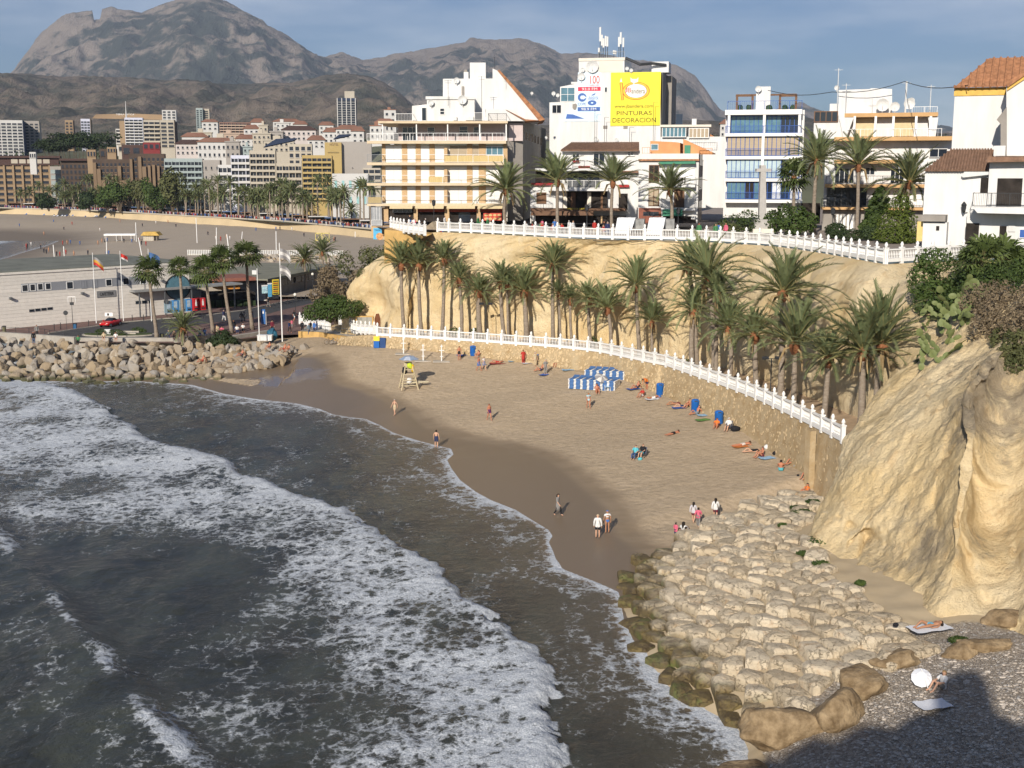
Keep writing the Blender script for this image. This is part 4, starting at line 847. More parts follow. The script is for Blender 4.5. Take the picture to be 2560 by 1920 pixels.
# ---------------------------------------------------------------- low kiosk building to the right
C0=G(668,752,ZL); E0=G(805,720,ZL); rk=math.atan2(E0.y-C0.y,E0.x-C0.x); Lk=(E0-C0).length
kb=thing('beach_pavilion','low pavilion with wide grey-green flat roof beside the sloping street','building',C0,rk); KW=M('pavilion_wall',(.30,.26,.215),.9,.15,.8)
m=MB(); m.box(0,Lk+8,0,16,0,3.6); m.obj('wall',KW,kb); m=MB(); m.box(-2.6,Lk+9,-1.4,17,3.9,4.15); m.box(-2.65,Lk+9.05,-1.45,-1.3,3.75,4.2); m.obj('roof',M('pavilion_roof',(.21,.205,.155),.95,.15,.3),kb)
m=MB(); m.box(6,Lk+6,-.03,.05,2.2,3.3); m.obj('window_band',GLASS,kb)
for i in range(8): m=MB(); m.box(6+i*(Lk)/8,6.08+i*Lk/8,-.07,.0,2.2,3.3); m.obj('mullion',DARK,kb)
m=MB(); m.box(-.06,.0,.3,8,0,3.2); m.obj('end_wall',WHITE2,kb)
m=MB(); m.box(-.12,-.06,5.2,6.6,.0,2.3); m.obj('door',BLUEG,kb); m=MB(); m.box(6.5,7.4,5,5.9,4.15,4.9); m.obj('roof_unit',DISH,kb)
# terrace bar between the two, with hedge and orange wall
bar=Bd('terrace_bar','dark open terrace bar with hedge and orange wall between club house and pavilion','building',520,776,212,rotc*.6)
bar.box(520,735,640,776,INTER,'interior',1,5); bar.box(545,700,600,722,M('orange_wall',(.55,.24,.05),.8),'upper_wall',3,4); bar.box(540,697,640,701,M('brown_roof',(.25,.10,.07),.9),'roof',1,9)
for i in range(7): bar.box(524+i*17,752-i%3,538+i*17,776,M('hedge_pot',(.03,.05,.02),.9,.5,6),'hedge',-.2,.7)
for x0,y0,x1,y1,mt,lab in ((655,714,669,733,M('ice_sign',(.45,.65,.80),.5,.5,3),'ice cream board with pale blue and pink picture'),(670,709,680,742,M('blue_sign',(.12,.38,.60),.5,.3,4),'tall blue and white price board beside the pavilion'),):
    s=Bd('price_board',lab,'sign',x0,y1,216,rk*.5); s.box(x0,y0,x1,y1,mt,'panel',0,.12); s.box(x0,y0-1,x1,y0+1.5,WHITE,'frame',-.03,.18)
s=Bd('menu_board','tall yellow menu board with rows of lettering by the pavilion corner','sign',681,746,215,rk*.5); YEL=M('sign_yellow',(.75,.58,.05),.6); s.box(681,699,698,736,YEL,'panel',0,.12); s.box(682,736,697,746,DARK,'base',0,.12)
for i in range(7): s.box(683,702+i*5,696,704+i*5,M('sign_ink',(.35,.06,.02),.7) if i%2 else DARK,'text_row',-.03,.03)
# ---------------------------------------------------------------- flagpoles, lamps, street furniture
def pole(name,label,cat,bx,by,ty,r=.07,z=ZL,mat=None,group=None,tx=None):
    b_=G(bx,by,z); t=thing(name,label,cat,b_,group=group); h=D(tx or bx,ty,b_.y).z-z; m=MB(); m.tube([(0,0,0),(0,0,h)],[r,r*.6],8); m.obj('pole',mat or WHITE,t); return t,h
def flag(t,h,mats,w=1.5,hh=1.0,droop=.5,seed=0):
    n_=8; m=MB()
    for i in range(n_+1):
        f=i/n_; x=f*w*.8; y=.18*math.sin(f*7+seed)+f*w*.3
        for j in range(4): m.v.append((x,y,h-.15-j*hh/3-droop*f*f*.9))
    for i in range(n_):
        for j in range(3): m.cur=j%len(mats); m.f.append([i*4+j,i*4+j+1,(i+1)*4+j+1,(i+1)*4+j]); m.m.append(m.cur)
    m.obj('flag',mats,t,True)
FR=M('flag_red',(.50,.04,.03),.8); FY=M('flag_ochre',(.55,.30,.05),.8); FB=M('flag_blue',(.06,.13,.28),.8); FG=M('flag_grey',(.28,.27,.27),.8); FW=M('flag_white',(.6,.58,.55),.8)
t,h=pole('flagpole','white flagpole with ochre and dark flag, leftmost by the club house','flagpole',241,808,632,group='flagpoles on the quay'); flag(t,h-.5,[FG,FY,FR],1.7,1.2,1.2)
t,h=pole('flagpole','white flagpole with small red flag beside the red car','flagpole',309,802,627,group='flagpoles on the quay'); flag(t,h-.3,[FR,FR,FW],1.2,.8,.6,1)
t,h=pole('flagpole','white flagpole with blue flag before the club house windows','flagpole',379,803,622,group='flagpoles on the quay'); flag(t,h-.4,[FB],1.9,1.3,.9,2)
t,h=pole('flagpole','bare white flagpole beside the white chest near the beach','flagpole',649,860,671,z=2.3,group='flagpoles on the quay')
t,h=pole('flagpole','tallest white flagpole with two grey flags at the head of the beach','flagpole',706,854,607,.09,z=2.3,group='flagpoles on the quay'); flag(t,h-.6,[FG,FW,FG],1.7,1.3,1.0,3); flag(t,h-2.9,[FG,FW,FG],1.7,1.2,1.1,4)
LAMPG=M('lamp_globe',(.75,.72,.62),.3,.03)
def lamp(label,bx,by,ty,z=ZL,group='globe lamps on the quay'):
    t,h=pole('street_lamp',label,'street lamp',bx,by,ty,.06,z,DARK,group); m=MB(); m.ball((0,0,h+.2),.26,10,8); m.obj('globe',LAMPG,t,True); m=MB(); m.lathe([(.16,h-.25),(.2,h-.02),(.1,h)],8); m.obj('collar',DARK,t)
lamp('globe street lamp behind the big green bush, rightmost',828,742,712); lamp('globe street lamp beside the pavilion date palm',783,748,688); lamp('globe street lamp nearest the beach, left of the big bush',740,814,740)
def sign_round(label,bx,by,ty,mat,r=.35):
    t,h=pole('traffic_sign',label,'road sign',bx,by,ty,.035,ZL,DARK); m=MB(); m.prismy([(r*math.cos(a*.4488),h+r*math.sin(a*.4488)) for a in range(14)],-.08,-.04); m.obj('disc',mat,t)
sign_round('round dark road sign at the left end of the club house',167,826,782,DARK); sign_round('round dark road sign in front of the drinks machines',418,796,754,DARK,.4)
t,h=pole('notice_post','tall thin post with a white frame top near the left parking','post',183,824,742,.05,ZL,DARK); m=MB(); m.beam((-.5,0,h),(.6,0,h),.08); m.beam((-.5,0,h),(-.5,0,h-.9),.05); m.beam((.6,0,h),(.6,0,h-.9),.05); m.obj('frame',WHITE,t); m=MB(); m.cbox((.05,-.1,h-1.0),(.5,.3,.4)); m.obj('camera_box',DARK,t)
t,h=pole('notice_post','post with small white notice board behind the red car','post',274,815,786,.05,ZL,DARK); m=MB(); m.cbox((0,-.06,h),(1.2,.06,.55)); m.obj('board',WHITE,t); m=MB(); m.cbox((-.1,-.1,h),(.3,.02,.35)); m.obj('print',DARK,t)
BLK=M('bollard_iron',(.04,.04,.042),.6,.1,2); bm_=MB(); bm_.lathe([(.06,0),(.06,.9),(.075,.92),(.03,1.0)],8); BOL=bm_.mesh('bollard',BLK)
bl=[(136,826),(152,823),(222,817),(331,803),(359,802),(618,783),(684,772),(696,769),(707,766),(719,763),(731,760),(742,757),(753,754),(764,751),(775,748),(790,743),(806,738),(508,797),(480,801),(452,806)]
for i,(x,y) in enumerate(bl): put('bollard',BOL,loc=G(x,y,ZL),label='thin iron bollard, %s from the left along the quay kerb'%nth(sorted(bl).index((x,y))),cat='bollard',group='iron bollards along the kerb')
fp=[(5,835),(40,836),(73,838),(112,840),(125,843),(161,850),(208,849),(245,850),(318,850),(382,849)]
for a,c in zip(fp[:-1],fp[1:]):
    i=fp.index(a); t=thing('quay_railing','thin iron quay railing, %s section from the left above the boulders'%nth(i),'railing',G(*a,ZL),group='railing sections on the quay'); q=G(*c,ZL)-G(*a,ZL); m=MB(); m.tube([(0,0,0),(0,0,1.05)],.04,6); m.obj('post',DARK,t); m=MB(); m.beam((0,0,1.0),q+Vector((0,0,1.0)),.045); m.beam((0,0,.55),q+Vector((0,0,.55)),.03); m.obj('rail',DARK,t)
# planted island
GRASSM=M('island_turf',(.055,.075,.022),.95,.4,3); isl=thing('planted_island','oval planted island with low plants and pale stones in the turning circle','planter',G(296,838,ZL)); o=isl.location
m=MB(); m.prism([(5.2*math.cos(a*.3142),2.0*math.sin(a*.3142)) for a in range(20)],0,.18); m.obj('kerb',KERB,isl); m=MB(); m.prism([(4.9*math.cos(a*.3142),1.8*math.sin(a*.3142)) for a in range(20)],.18,.24); m.obj('turf',GRASSM,isl)
m=MB(); m.cbox((-1.3,-.6,.5),(.9,.4,.85)); m.obj('block',WHITE2,isl); m=MB(); m.cbox((1.2,.6,.4),(3.2,.3,.3)); m.cbox((1.4,-.5,.35),(2.6,.3,.25)); m.obj('edging',KERB,isl)
# blue totem, chest, litter bins
s=Bd('information_totem','tall blue information totem near the head of the beach','sign',652,812,G(657,812,ZL).y,0); s.box(652,773,664,810,M('totem_blue',(.03,.12,.33),.5,.2,3),'panel',0,.15); s.box(664,780,666,816,WHITE,'edge_post',0,.15); s.text('i',656,777,660,784,WHITE,-.03)
s=Bd('storage_chest','white storage chest at the end of the bench wall','chest',643,853,G(660,853,2.4).y,0); s.box(643,840,679,852,WHITE2,'body',0,1.0); s.box(642,838,680,840.5,DISH,'lid',-.05,1.1)
for i in range(4): s.box(648+i*8,842,650+i*8,851,DISH,'batten',-.04,.04)
s=Bd('planter_tub','blue-green tarpaulin bundle beside the white chest','bundle',673,848,G(678,848,2.4).y-.2,0); bm2=blob('tarpaulin',77,(.7,.6,.9),M('tarpaulin',(.02,.10,.16),.7,.3,2),3,.3,1.5,s.p); bm2.location=(.4,.2,.6)
for px,py,lab in ((405,849,'olive litter bin at the foot of the leaning palm'),(188,823,'blue litter bin at the foot of the thin post'),(11,830,'tan litter bin at the far left of the quay')):
    t=thing('litter_bin',lab,'bin',G(px,py,ZL)); m=MB(); m.lathe([(.24,0),(.28,.75),(.3,.8)],10); m.obj('drum',M('bin_paint',(.05,.16,.32) if 'blue' in lab else (.14,.13,.07),.6),t); m=MB(); m.lathe([(.30,.8),(.31,.86),(.2,.9)],10); m.obj('rim',DARK,t)
# ---------------------------------------------------------------- red roadster
CARR=M('car_red',(.50,.008,.010),.25,.03,1,spec=.6); TYRE=M('tyre',(.02,.02,.02),.9); RIM=M('rim',(.55,.55,.55),.35,.05,metal=.7); SOFT=M('soft_top',(.02,.02,.022),.9)
ca=G(246,822,ZL); cb_=G(306,809,ZL); rc=math.atan2(cb_.y-ca.y,cb_.x-ca.x); car=thing('parked_car','red two-seat roadster with black soft top parked by the club house','car',(ca+cb_)/2,rc+math.pi)
secs=[(2.02,.42,.40,.55,.62),(1.9,.35,.70,.60,.78),(1.55,.28,.80,.70,.84),(.9,.24,.84,.82,.86),(.45,.24,.86,.88,.86),(-.6,.24,.86,.88,.86),(-1.0,.24,.86,.90,.86),(-1.6,.28,.84,.86,.84),(-1.95,.36,.74,.80,.78),(-2.02,.45,.62,.70,.66)]
m=MB()                                                            # x, bottom z, half width low, top z, half width top
for x,z0,w,z1,w2 in secs: m.v+=[(x,-w,z0),(x,-w-.02,z0+(z1-z0)*.55),(x,-w2+.10,z1),(x,w2-.10,z1),(x,w+.02,z0+(z1-z0)*.55),(x,w,z0)]
for i in range(len(secs)-1):
    for j in range(6): m.f.append([i*6+j,i*6+(j+1)%6,(i+1)*6+(j+1)%6,(i+1)*6+j]); m.m.append(0)
m.f+= [list(range(6))[::-1],[6*(len(secs)-1)+j for j in range(6)]]; m.m+=[0,0]; m.obj('body',CARR,car,True)
m=MB(); R=[(.5,.86,.66),(.05,1.22,.50),(-.45,1.25,.52),(-.95,.88,.66)]
for x,z,w in R: m.v+=[(x,-w,z),(x,w,z)]
for x,z,w in R: m.v+=[(x,-w-.08,.84),(x,w+.08,.84)]
m.f+= [[0,2,3,1],[2,4,5,3],[4,6,7,5],[0,8,10,2],[2,10,12,4],[4,12,14,6],[1,3,11,9],[3,5,13,11],[5,7,15,13]]; m.m+=[0,1,1,2,2,2,2,2,2]; m.obj('soft_top',[GLASS,SOFT,SOFT],car)
for sx in (1.28,-1.22):
    for sy in (-1,1):
        wo=MB(); wo.tube([(sx,sy*.68,.31),(sx,sy*.87,.31)],.31,16); wt=wo.obj('wheel',TYRE,car); m=MB(); m.tube([(sx,sy*.86,.31),(sx,sy*.885,.31)],.21,12); m.obj('rim',RIM,wt)
for sy in (-1,1): m=MB(); m.ball((1.84,sy*.55,.60),(.12,.14,.08),8,6); m.obj('headlight',LAMPG,car,True); m=MB(); m.cbox((.42,sy*.92,.93),(.14,.16,.1)); m.obj('mirror',CARR,car)
for sy in (-1,1): m=MB(); m.cbox((-1.98,sy*.5,.62),(.06,.24,.12)); m.obj('tail_light',FR,car)
# ramp, railing, ochre kerb wall, bicycles' ground
mb=MB(); a=[G(748,836,2.5),G(800,838,2.6),G(870,850,2.9),G(950,876,3.1)]; c=[G(770,818,2.5),G(830,824,2.7),G(900,842,3.1),G(975,866,3.35)]
for i in range(3): mb.quad(a[i]+Vector((0,0,.35)),a[i+1]+Vector((0,0,.35)),c[i+1]+Vector((0,0,.35)),c[i]+Vector((0,0,.35)))
struct('ramp',mb,CONC)
m=MB()
for i in range(2): m.beam(a[i]+Vector((0,0,.0)),a[i+1],.4,.9)
m.obj('kerb_wall',OCH,label='low curved ochre wall beside the ramp down to the sand',cat='wall')
m=MB(); c2=[G(770,820,2.6),G(812,826,2.8),G(870,838,3.2),G(946,846,3.6)]; c3=[Vector((p.x,p.y+.6,z)) for p,z in zip(c2,(3.1,3.4,4.4,5.0))]
for i in range(3): m.quad(c2[i]-Vector((0,0,.8)),c2[i+1]-Vector((0,0,.8)),c3[i+1],c3[i]); m.quad(c3[i],c3[i+1],c3[i+1]+Vector((0,1.5,0)),c3[i]+Vector((0,1.5,0)))
m.obj('rubble_wall',WALLM,label='rubble stone wall stepping up beside the ramp',cat='wall')
rr=thing('ramp_railing','thin grey handrail along the ramp to the beach','railing',a[0]+Vector((0,0,.35))); o=rr.location; pts=resample([G(795,835,2.75)+Vector((0,0,.3)),G(870,846,3.0)+Vector((0,0,.35)),G(955,866,3.2)+Vector((0,0,.3))],2.2)
for p_ in pts: m=MB(); m.tube([p_-o-Vector((0,0,.3)),p_-o+Vector((0,0,.95))],.035,6); m.obj('post',GREYM,rr)
m=MB()
for p_,q in zip(pts[:-1],pts[1:]): m.beam(p_-o+Vector((0,0,.95)),q-o+Vector((0,0,.95)),.06); m.beam(p_-o+Vector((0,0,.5)),q-o+Vector((0,0,.5)),.03)
m.obj('rail',GREYM,rr)
nb_=Bd('notice_board','framed grey notice board at the foot of the cliff steps','notice board',890,820,G(890,830,4.1).y+1.2,0); nb_.box(889,790,933,817,OCH,'frame',0,.25); nb_.box(892,793,930,815,M('board_grey',(.33,.32,.28),.5,.1,1),'panel',-.03,.06)
for x in (904,917): nb_.box(x,793,x+1,815,DARK,'divider',-.05,.03)
nb_.box(890,817,897,834,WHITE2,'leg',0,.2); nb_.box(925,817,932,834,WHITE2,'leg',0,.2)
dr=Bd('cave_door','rusty brown plank door in the cliff beside the notice board','door',935,826,G(940,836,5).y+4.0,0); dr.poly([(936,826),(936,797),(940,785),(947,784),(951,797),(951,828)],M('rust_brown',(.16,.06,.025),.9,.3,3),'leaf',0,.2)
# ================================================================ buildings on the upper square
CREAM=M('cream_render',(.72,.66,.56),.85,.06,.8); OCB=M('ochre_brick',(.52,.36,.20),.85,.15,3,stretch=(1,1,4)); SLAB=M('slab_edge',(.62,.50,.34),.85,.1,1); SHUT=M('white_shutter',(.74,.73,.70),.6,.05,1.5,stretch=(.3,.3,12))
CANE=M('cane_screen',(.58,.44,.20),.85,.2,2,stretch=(14,1,.4)); TILE=M('clay_tile',(.36,.17,.085),.9,.35,2.2,.4,5); TILEB=M('brown_tile',(.22,.13,.085),.9,.3,2.2,.4,5); ROSE=M('rose_render',(.55,.46,.44),.85,.05,1)  # muted rose for the penthouse walls
SIDE=M('grey_with_side_shade',(.28,.255,.225),.9,.12,.7); ORN=M('orange_render',(.60,.28,.12),.85,.12,1); ORB=M('orange_band',(.54,.33,.15),.8,.08,1); BLU=M('blue_paint',(.03,.10,.36),.5,.08,1); REDF=M('red_fascia',(.30,.05,.025),.7,.15,1)
GREENP=M('green_paint',(.05,.22,.13),.6,.1,1); BRN=M('brown_awning',(.16,.09,.055),.8,.15,2); AWN=M('cream_awning',(.62,.50,.30),.8,.1,2); BLIND=M('tan_blind',(.42,.34,.24),.8,.08,1,stretch=(.3,.3,10))
TERR=M('geranium_red',(.35,.03,.03),.8,.5,9)
# ---- A: wide balconied hotel
c5=(900,140,.2652)
A_=Bd('balcony_hotel','wide cream hotel with long balconies and stepped white roof blocks above the cliff','hotel',205,1562,172,0,c5)
A_.box(205,835,1390,1562,CREAM,'wall',1.4,18)
m=MB(); a=A_.hit(1390,1562,4); b_=A_.hit(1535,1562,4); z1=A_.hit(1390,600,4)[1]; e=D(1364,560,214)-A_.O
m.prism([(a[0],3.5),(b_[0],4.5),(e.x,42),(a[0],42)],0,z1); m.obj('side_wing',SIDE,A_.p)  # dark grey puts the shade of this flank into its colour
for y0,y1 in ((800,826),(1003,1029),(1198,1222),(1392,1414)): A_.box(65,y0,1378,y1,SLAB,'balcony_slab',0,1.5)
for fi,(y0,y1) in enumerate(((826,1003),(1029,1198),(1222,1392))):
    for x0,x1 in ((205,240),(395,445),(525,572),(655,705),(1008,1060),(1120,1186),(1352,1390)): A_.box(x0,y0,x1,y1,OCB,'brick_pier',1.3,.1)
    for k,(x0,x1) in enumerate(((242,393),(447,523),(574,653),(707,792),(847,1006),(1062,1118),(1188,1350))):
        mt=BLIND if (fi,k) in ((0,4),(0,5)) else SHUT
        if (fi,k)==(0,6): A_.win(x0,y0+25,x1,y1-70,1.33,3,1,WHITE,BLUEG,'veranda_window')
        A_.box(x0,y0+14 if fi else y0+22,x1,y1,mt,'shutter',1.36,.05)
        if x1-x0>140: A_.box((x0+x1)/2-2,y0+14,(x0+x1)/2+2,y1,CREAM,'shutter_post',1.33,.04)
    A_.box(793,y0+40,824,y1,OCB,'party_screen',.3,1.0)
    yr=y1-75
    A_.rail(68,yr,205,y1,.04,GREYM,.13,1.3); A_.rail(205,yr,1352,y1,.04,WHITE,0,1.3,post=2.2)
    for q in range(4): A_.box(206+280*q,y1+22,232+280*q,y1+34,CREAM,'corbel',.3,1.0)
A_.box(800,940,1350,1000,CANE,'cane_screen',.1,.04); A_.box(648,1138,790,1195,CANE,'cane_screen',.1,.04); A_.box(75,1330,205,1390,CANE,'cane_screen',.1,.04)
for k,(x0,x1) in enumerate(((280,495),(520,790),(818,1085),(1110,1345))): A_.poly([(x0,1412),(x1,1412),(x1-3,1440),(x0-3,1440)],AWN,'awning',-.5,.6)
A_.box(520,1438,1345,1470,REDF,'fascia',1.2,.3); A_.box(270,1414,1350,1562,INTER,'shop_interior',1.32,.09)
for x0,x1 in ((205,268),(505,545),(797,842),(1100,1137)): A_.box(x0,1414,x1,1562,OCB,'column',.9,.5)
A_.win(310,1440,490,1475,1.2,4,1,GREYM,GLASS); sg=A_.box(1163,1480,1335,1552,M('pizza_red',(.50,.06,.04),.6),'picture_board',.7,.1)
for i in range(4):
    for j in range(2): A_.disc(1188+41*i,1500+34*j,17,M('pizza_tan',(.62,.40,.18),.7,.3,6) ,.66,.03,12,name='plate',n=14,par=sg)
A_.box(930,1475,1040,1562,GLASS,'doorway',1.25,.05)
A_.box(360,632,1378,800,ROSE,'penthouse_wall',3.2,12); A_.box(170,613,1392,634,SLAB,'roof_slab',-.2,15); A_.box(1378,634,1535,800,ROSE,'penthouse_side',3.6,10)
for x in (212,532,826,1128,1378): A_.box(x-6,634,x+6,800,WHITE,'post',.1,.14)
for x0,y0,x1,y1,nx in ((398,668,545,798,3),(635,670,705,750,1),(935,660,1015,745,1),(1070,668,1146,745,1)): A_.win(x0,y0,x1,y1,3.15,nx,2 if nx==1 else 1,WHITE,GLASS)
A_.rail(65,728,360,800,.04,WHITE,.12,1.4); A_.rail(360,725,1358,800,.04,WHITE,.5,1.4)
A_.poly([(490,613),(490,470),(630,455),(630,613)],WHITE2,'roof_block',2,8); A_.box(630,385,1080,613,WHITE2,'roof_block',1.6,9); A_.box(618,380,1084,408,WHITE2,'parapet',1.4,.2)
A_.poly([(782,385),(782,215),(1182,212),(1250,212),(1250,118),(1300,140),(1690,602),(1690,613),(782,613)],WHITE2,'gable_block',6,12); A_.box(1035,62,1185,214,WHITE2,'stair_tower',6.5,4)
A_.poly([(1296,138),(1312,128),(1745,600),(1690,613)],TILE,'tile_slope',5.8,14); A_.poly([(1150,500),(1460,500),(1560,600),(1560,613),(1150,613)],WHITE2,'roof_wing',2.5,6); A_.poly([(1375,505),(1560,596),(1690,606),(1560,614)],TILE,'tile_edge',2.2,6)
A_.box(978,150,1022,214,WHITE2,'chimney',7,.8); A_.box(982,128,1010,150,SIDE,'chimney_pot',7.1,.6)
A_.win(580,485,628,612,1.95,1,1,WHITE,GLASS,'door'); A_.win(752,492,797,553,1.55,1,2,WHITE,GLASS); A_.box(958,285,980,370,SIDE,'flue',5.8,.2); A_.box(880,572,912,608,DISH,'air_unit',1.2,.4); A_.box(995,570,1070,606,DISH,'air_unit',1.2,.4)
A_.rail(333,542,492,613,.2,WHITE,.2,3); A_.rail(1080,532,1180,608,.4,WHITE,.12); A_.rail(1210,540,1380,608,.4,DARK,.12,3)
A_.dish(965,412,42,1.1); A_.dish(668,440,28,1.1); A_.dish(910,230,28,5.6); A_.dish(1620,350,14,20)
for x,y0,y1 in ((832,225,470),(1148,190,520),(1270,10,120)): a=A_.hit(x,y1,1); c=A_.hit(x,y0,1); m=MB(); m.tube([(a[0],1,a[1]),(a[0],1,c[1])],.03,5); m.beam((a[0]-.5,1,c[1]-.1),(a[0]+.5,1,c[1]-.1),.03); m.beam((a[0]-.4,1,c[1]-.4),(a[0]+.4,1,c[1]-.4),.03); m.obj('aerial',DARK,A_.p)
A_.box(1398,1292,1446,1352,WHITE,'hanging_sign',.2,.1); A_.box(1405,1318,1440,1330,FR,'sign_print',.17,.03)
A_.box(105,1425,207,1600,M('enclosed_balcony',(.30,.31,.32),.5,.2,1),'glazed_bay',.2,2.5); A_.rail(107,1545,207,1600,.1,WHITE,.15); A_.box(105,1600,300,1700,OCB,'bay_base',.3,3)
for q in (130,155,182): A_.box(q,1425,q+5,1545,WHITE,'bay_mullion',.15,.06)
for q in range(6): x=1560+q*28; A_.box(x,720+10*q,x+16,790+10*q,INTER,'side_window',4,.3)
pb=Bd('food_poster','blue poster with a plate of food under the hotel corner','poster',125,1700,170,0,c5); pb.box(125,1622,207,1728,M('poster_blue',(.10,.42,.68),.6,.1,1),'panel',0,.1); pb.text('TAPAS',135,1632,200,1650,FB,-.03); pb.disc(185,1700,34,M('plate_print',(.58,.30,.13),.7,.5,4),-.03,.03)
# ---- B: tall white building with the painted boards
cB=(1360,60,.1808)
B=Bd('billboard_building','tall white stepped building carrying the yellow advertisement board','building',75,1660,205,-.22,cB)
B.poly([(75,1950),(75,1085),(222,1078),(222,868),(428,828),(375,828),(375,800),(480,800),(482,480),(1112,478),(1112,668),(1612,662),(1612,1950)],WHITE2,'wall',0,9)
B.box(1490,522,1722,668,WHITE2,'lift_tower',3,4); B.box(478,474,1118,500,CREAM,'cornice',-.12,6); B.box(760,505,1090,660,CREAM,'recess_wall',-.05,.06); B.box(1640,720,1745,1950,SIDE,'rear_wing',6,8)
m=MB(); x0,z0=B.hit(1612,1950); _,z1=B.hit(1612,664); m.box(x0+.02,x0+.06,.1,9,z0,z1); m.obj('side_wall',SIDE,B.p)  # sunless right side: its shade is put into a dark grey sheet
B.win(232,878,425,1070,-.03,2,2,WHITE,BLUEG,'glazed_bay'); B.win(112,1118,240,1235,-.03,2,1,WHITE,GLASS); B.win(838,872,875,945,-.03,1,1,WHITE,GLASS); B.box(818,1405,876,1448,SIDE,'grille',-.06,.06); B.box(1098,1408,1156,1450,SIDE,'grille',-.06,.06)
YB=M('board_yellow',(.80,.68,.04),.55,.03,1); ad=B.box(925,672,1604,1402,YB,'advertisement_board',-.14,.12); INK=M('board_ink',(.13,.10,.02),.7); RD=M('board_red',(.62,.10,.04),.7)
B.text('www.jbandera.com',975,1115,1505,1168,INK,-.17,par=ad); B.text('PINTURAS',1005,1205,1490,1258,INK,-.17,par=ad); B.text('DECORACION',948,1300,1548,1358,INK,-.17,par=ad)
B.disc(1272,925,190,RD,-.16,.02,125,.76,'emblem_ring',36,ad); B.disc(1272,925,180,M('board_gold',(.85,.55,.05),.6),-.175,.012,117,.86,'emblem_ring',36,ad); B.disc(1272,925,146,WHITE,-.165,.02,95,0,'emblem_field',36,ad)
B.text('J',1120,880,1150,945,RD,-.19,par=ad); B.text('B',1160,880,1205,945,RD,-.19,par=ad); B.text('andera',1210,892,1395,960,INK,-.19,par=ad)
B.poly([(1045,815),(1090,815),(1102,1050),(1070,1055)],RD,'emblem_ribbon',-.18,.02,ad); B.poly([(1055,820),(1080,820),(1092,1048),(1077,1050)],M('board_gold2',(.85,.55,.05),.6),'emblem_ribbon',-.195,.012,ad); B.poly([(1050,800),(1066,745),(1082,800)],WHITE,'emblem_tip',-.18,.02,ad); B.poly([(1195,735),(1215,760),(1285,760),(1305,735),(1300,800),(1250,815),(1250,870),(1235,870),(1235,815),(1200,800)],WHITE,'emblem_crest',-.185,.012,ad)
PB=M('poster_pale',(.62,.74,.82),.7,.1,.5); ra=B.poly([(470,670),(790,670),(790,1350),(270,1350),(300,1215),(440,1180)],PB,'radio_poster',-.05,.04); NV=M('poster_navy',(.06,.14,.40),.6)
B.box(470,872,782,924,M('poster_red',(.68,.04,.08),.6),'bar',-.07,.02,ra); B.text('93.0 FM',525,882,735,915,WHITE,-.09,par=ra); B.box(465,1150,775,1203,NV,'bar',-.07,.02,ra); B.text('98.9 FM',515,1160,720,1193,WHITE,-.09,par=ra)
B.disc(527,1015,60,NV,-.07,.02,None,.45,'emblem',24,ra); B.poly([(545,985),(590,1015),(545,1045),(515,1015)],PB,'emblem_notch',-.085,.012,ra); B.text('COPE',470,1090,578,1125,NV,-.07,par=ra); B.text('RADIO',622,1003,750,1020,NV,-.07,par=ra); B.text('SIRENA',612,1026,755,1044,NV,-.07,par=ra)
B.text('100',640,715,768,825,RD,-.07,par=ra); B.text('radio 100',632,838,755,852,RD,-.07,par=ra); B.disc(665,1090,60,NV,-.07,.02,36,.3,'emblem',24,ra); B.poly([(650,985),(690,965),(715,952),(700,980),(672,990)],NV,'emblem_bird',-.07,.02,ra)
B.poly([(318,1245),(400,1250),(560,1310),(300,1310)],NV,'slab_print',-.07,.02,ra); B.text('www.radiosirena.es',272,1312,768,1345,WHITE,-.085,par=ra); B.poly([(395,1110),(440,1100),(460,1120),(445,1185),(415,1190),(395,1160)],SIDE,'microphone_print',-.08,.02,ra)
for x,y,r in ((670,590,84),(535,635,30),(515,725,52),(1148,615,26),(1205,640,26),(132,960,28),(190,985,26),(715,1595,34),(1000,1605,26),(28,1570,20)): B.dish(x,y,r,-.4)
def mast_cluster(xs,base,seed):
    rnd=random.Random(seed)
    for x,y0 in xs:
        a,zb=B.hit(x,base,1.5); _,zt_=B.hit(x,y0,1.5); m=MB(); m.tube([(a,1.5,zb),(a,1.5,zt_-.4)],.05,6); m.cur=1; zz_=zt_-(zt_-zb)*.45; m.box(a-.14,a+.14,1.32,1.46,zz_,zt_); m.obj('antenna_mast',[DARK,DISH],B.p)
mast_cluster(((775,45),(800,150),(822,200),(850,165),(876,175),(760,330)),480,1); mast_cluster(((1058,115),(1095,190),(1035,180),(965,365),(990,370)),480,2)
B.rail(750,388,1112,478,1.2,GREYM,.4); m=MB(); p0=B.hit(1130,470,1); p1=B.hit(1330,560,1); p2=B.hit(1500,545,2); p3=B.hit(1690,570,3); m.tube([(p0[0],1,p0[1]),(p1[0],1,p1[1]),(p2[0],2,p2[1]),(p3[0],2.8,p3[1])],.22,6); m.obj('duct',DARK,B.p)
for x,y0,y1 in ((700,1190,1660),(835,1290,1660),(1508,1080,1660),(1182,1430,1650)): a,zb=B.hit(x,y1,-1.5); _,z1=B.hit(x,y0,-1.5); m=MB(); m.tube([(a,-1.5,zb),(a,-1.5,z1)],.035,5); m.beam((a,-1.5,z1),(a+.7,-1.5,z1),.04); m.obj('aerial',DARK,B.p)
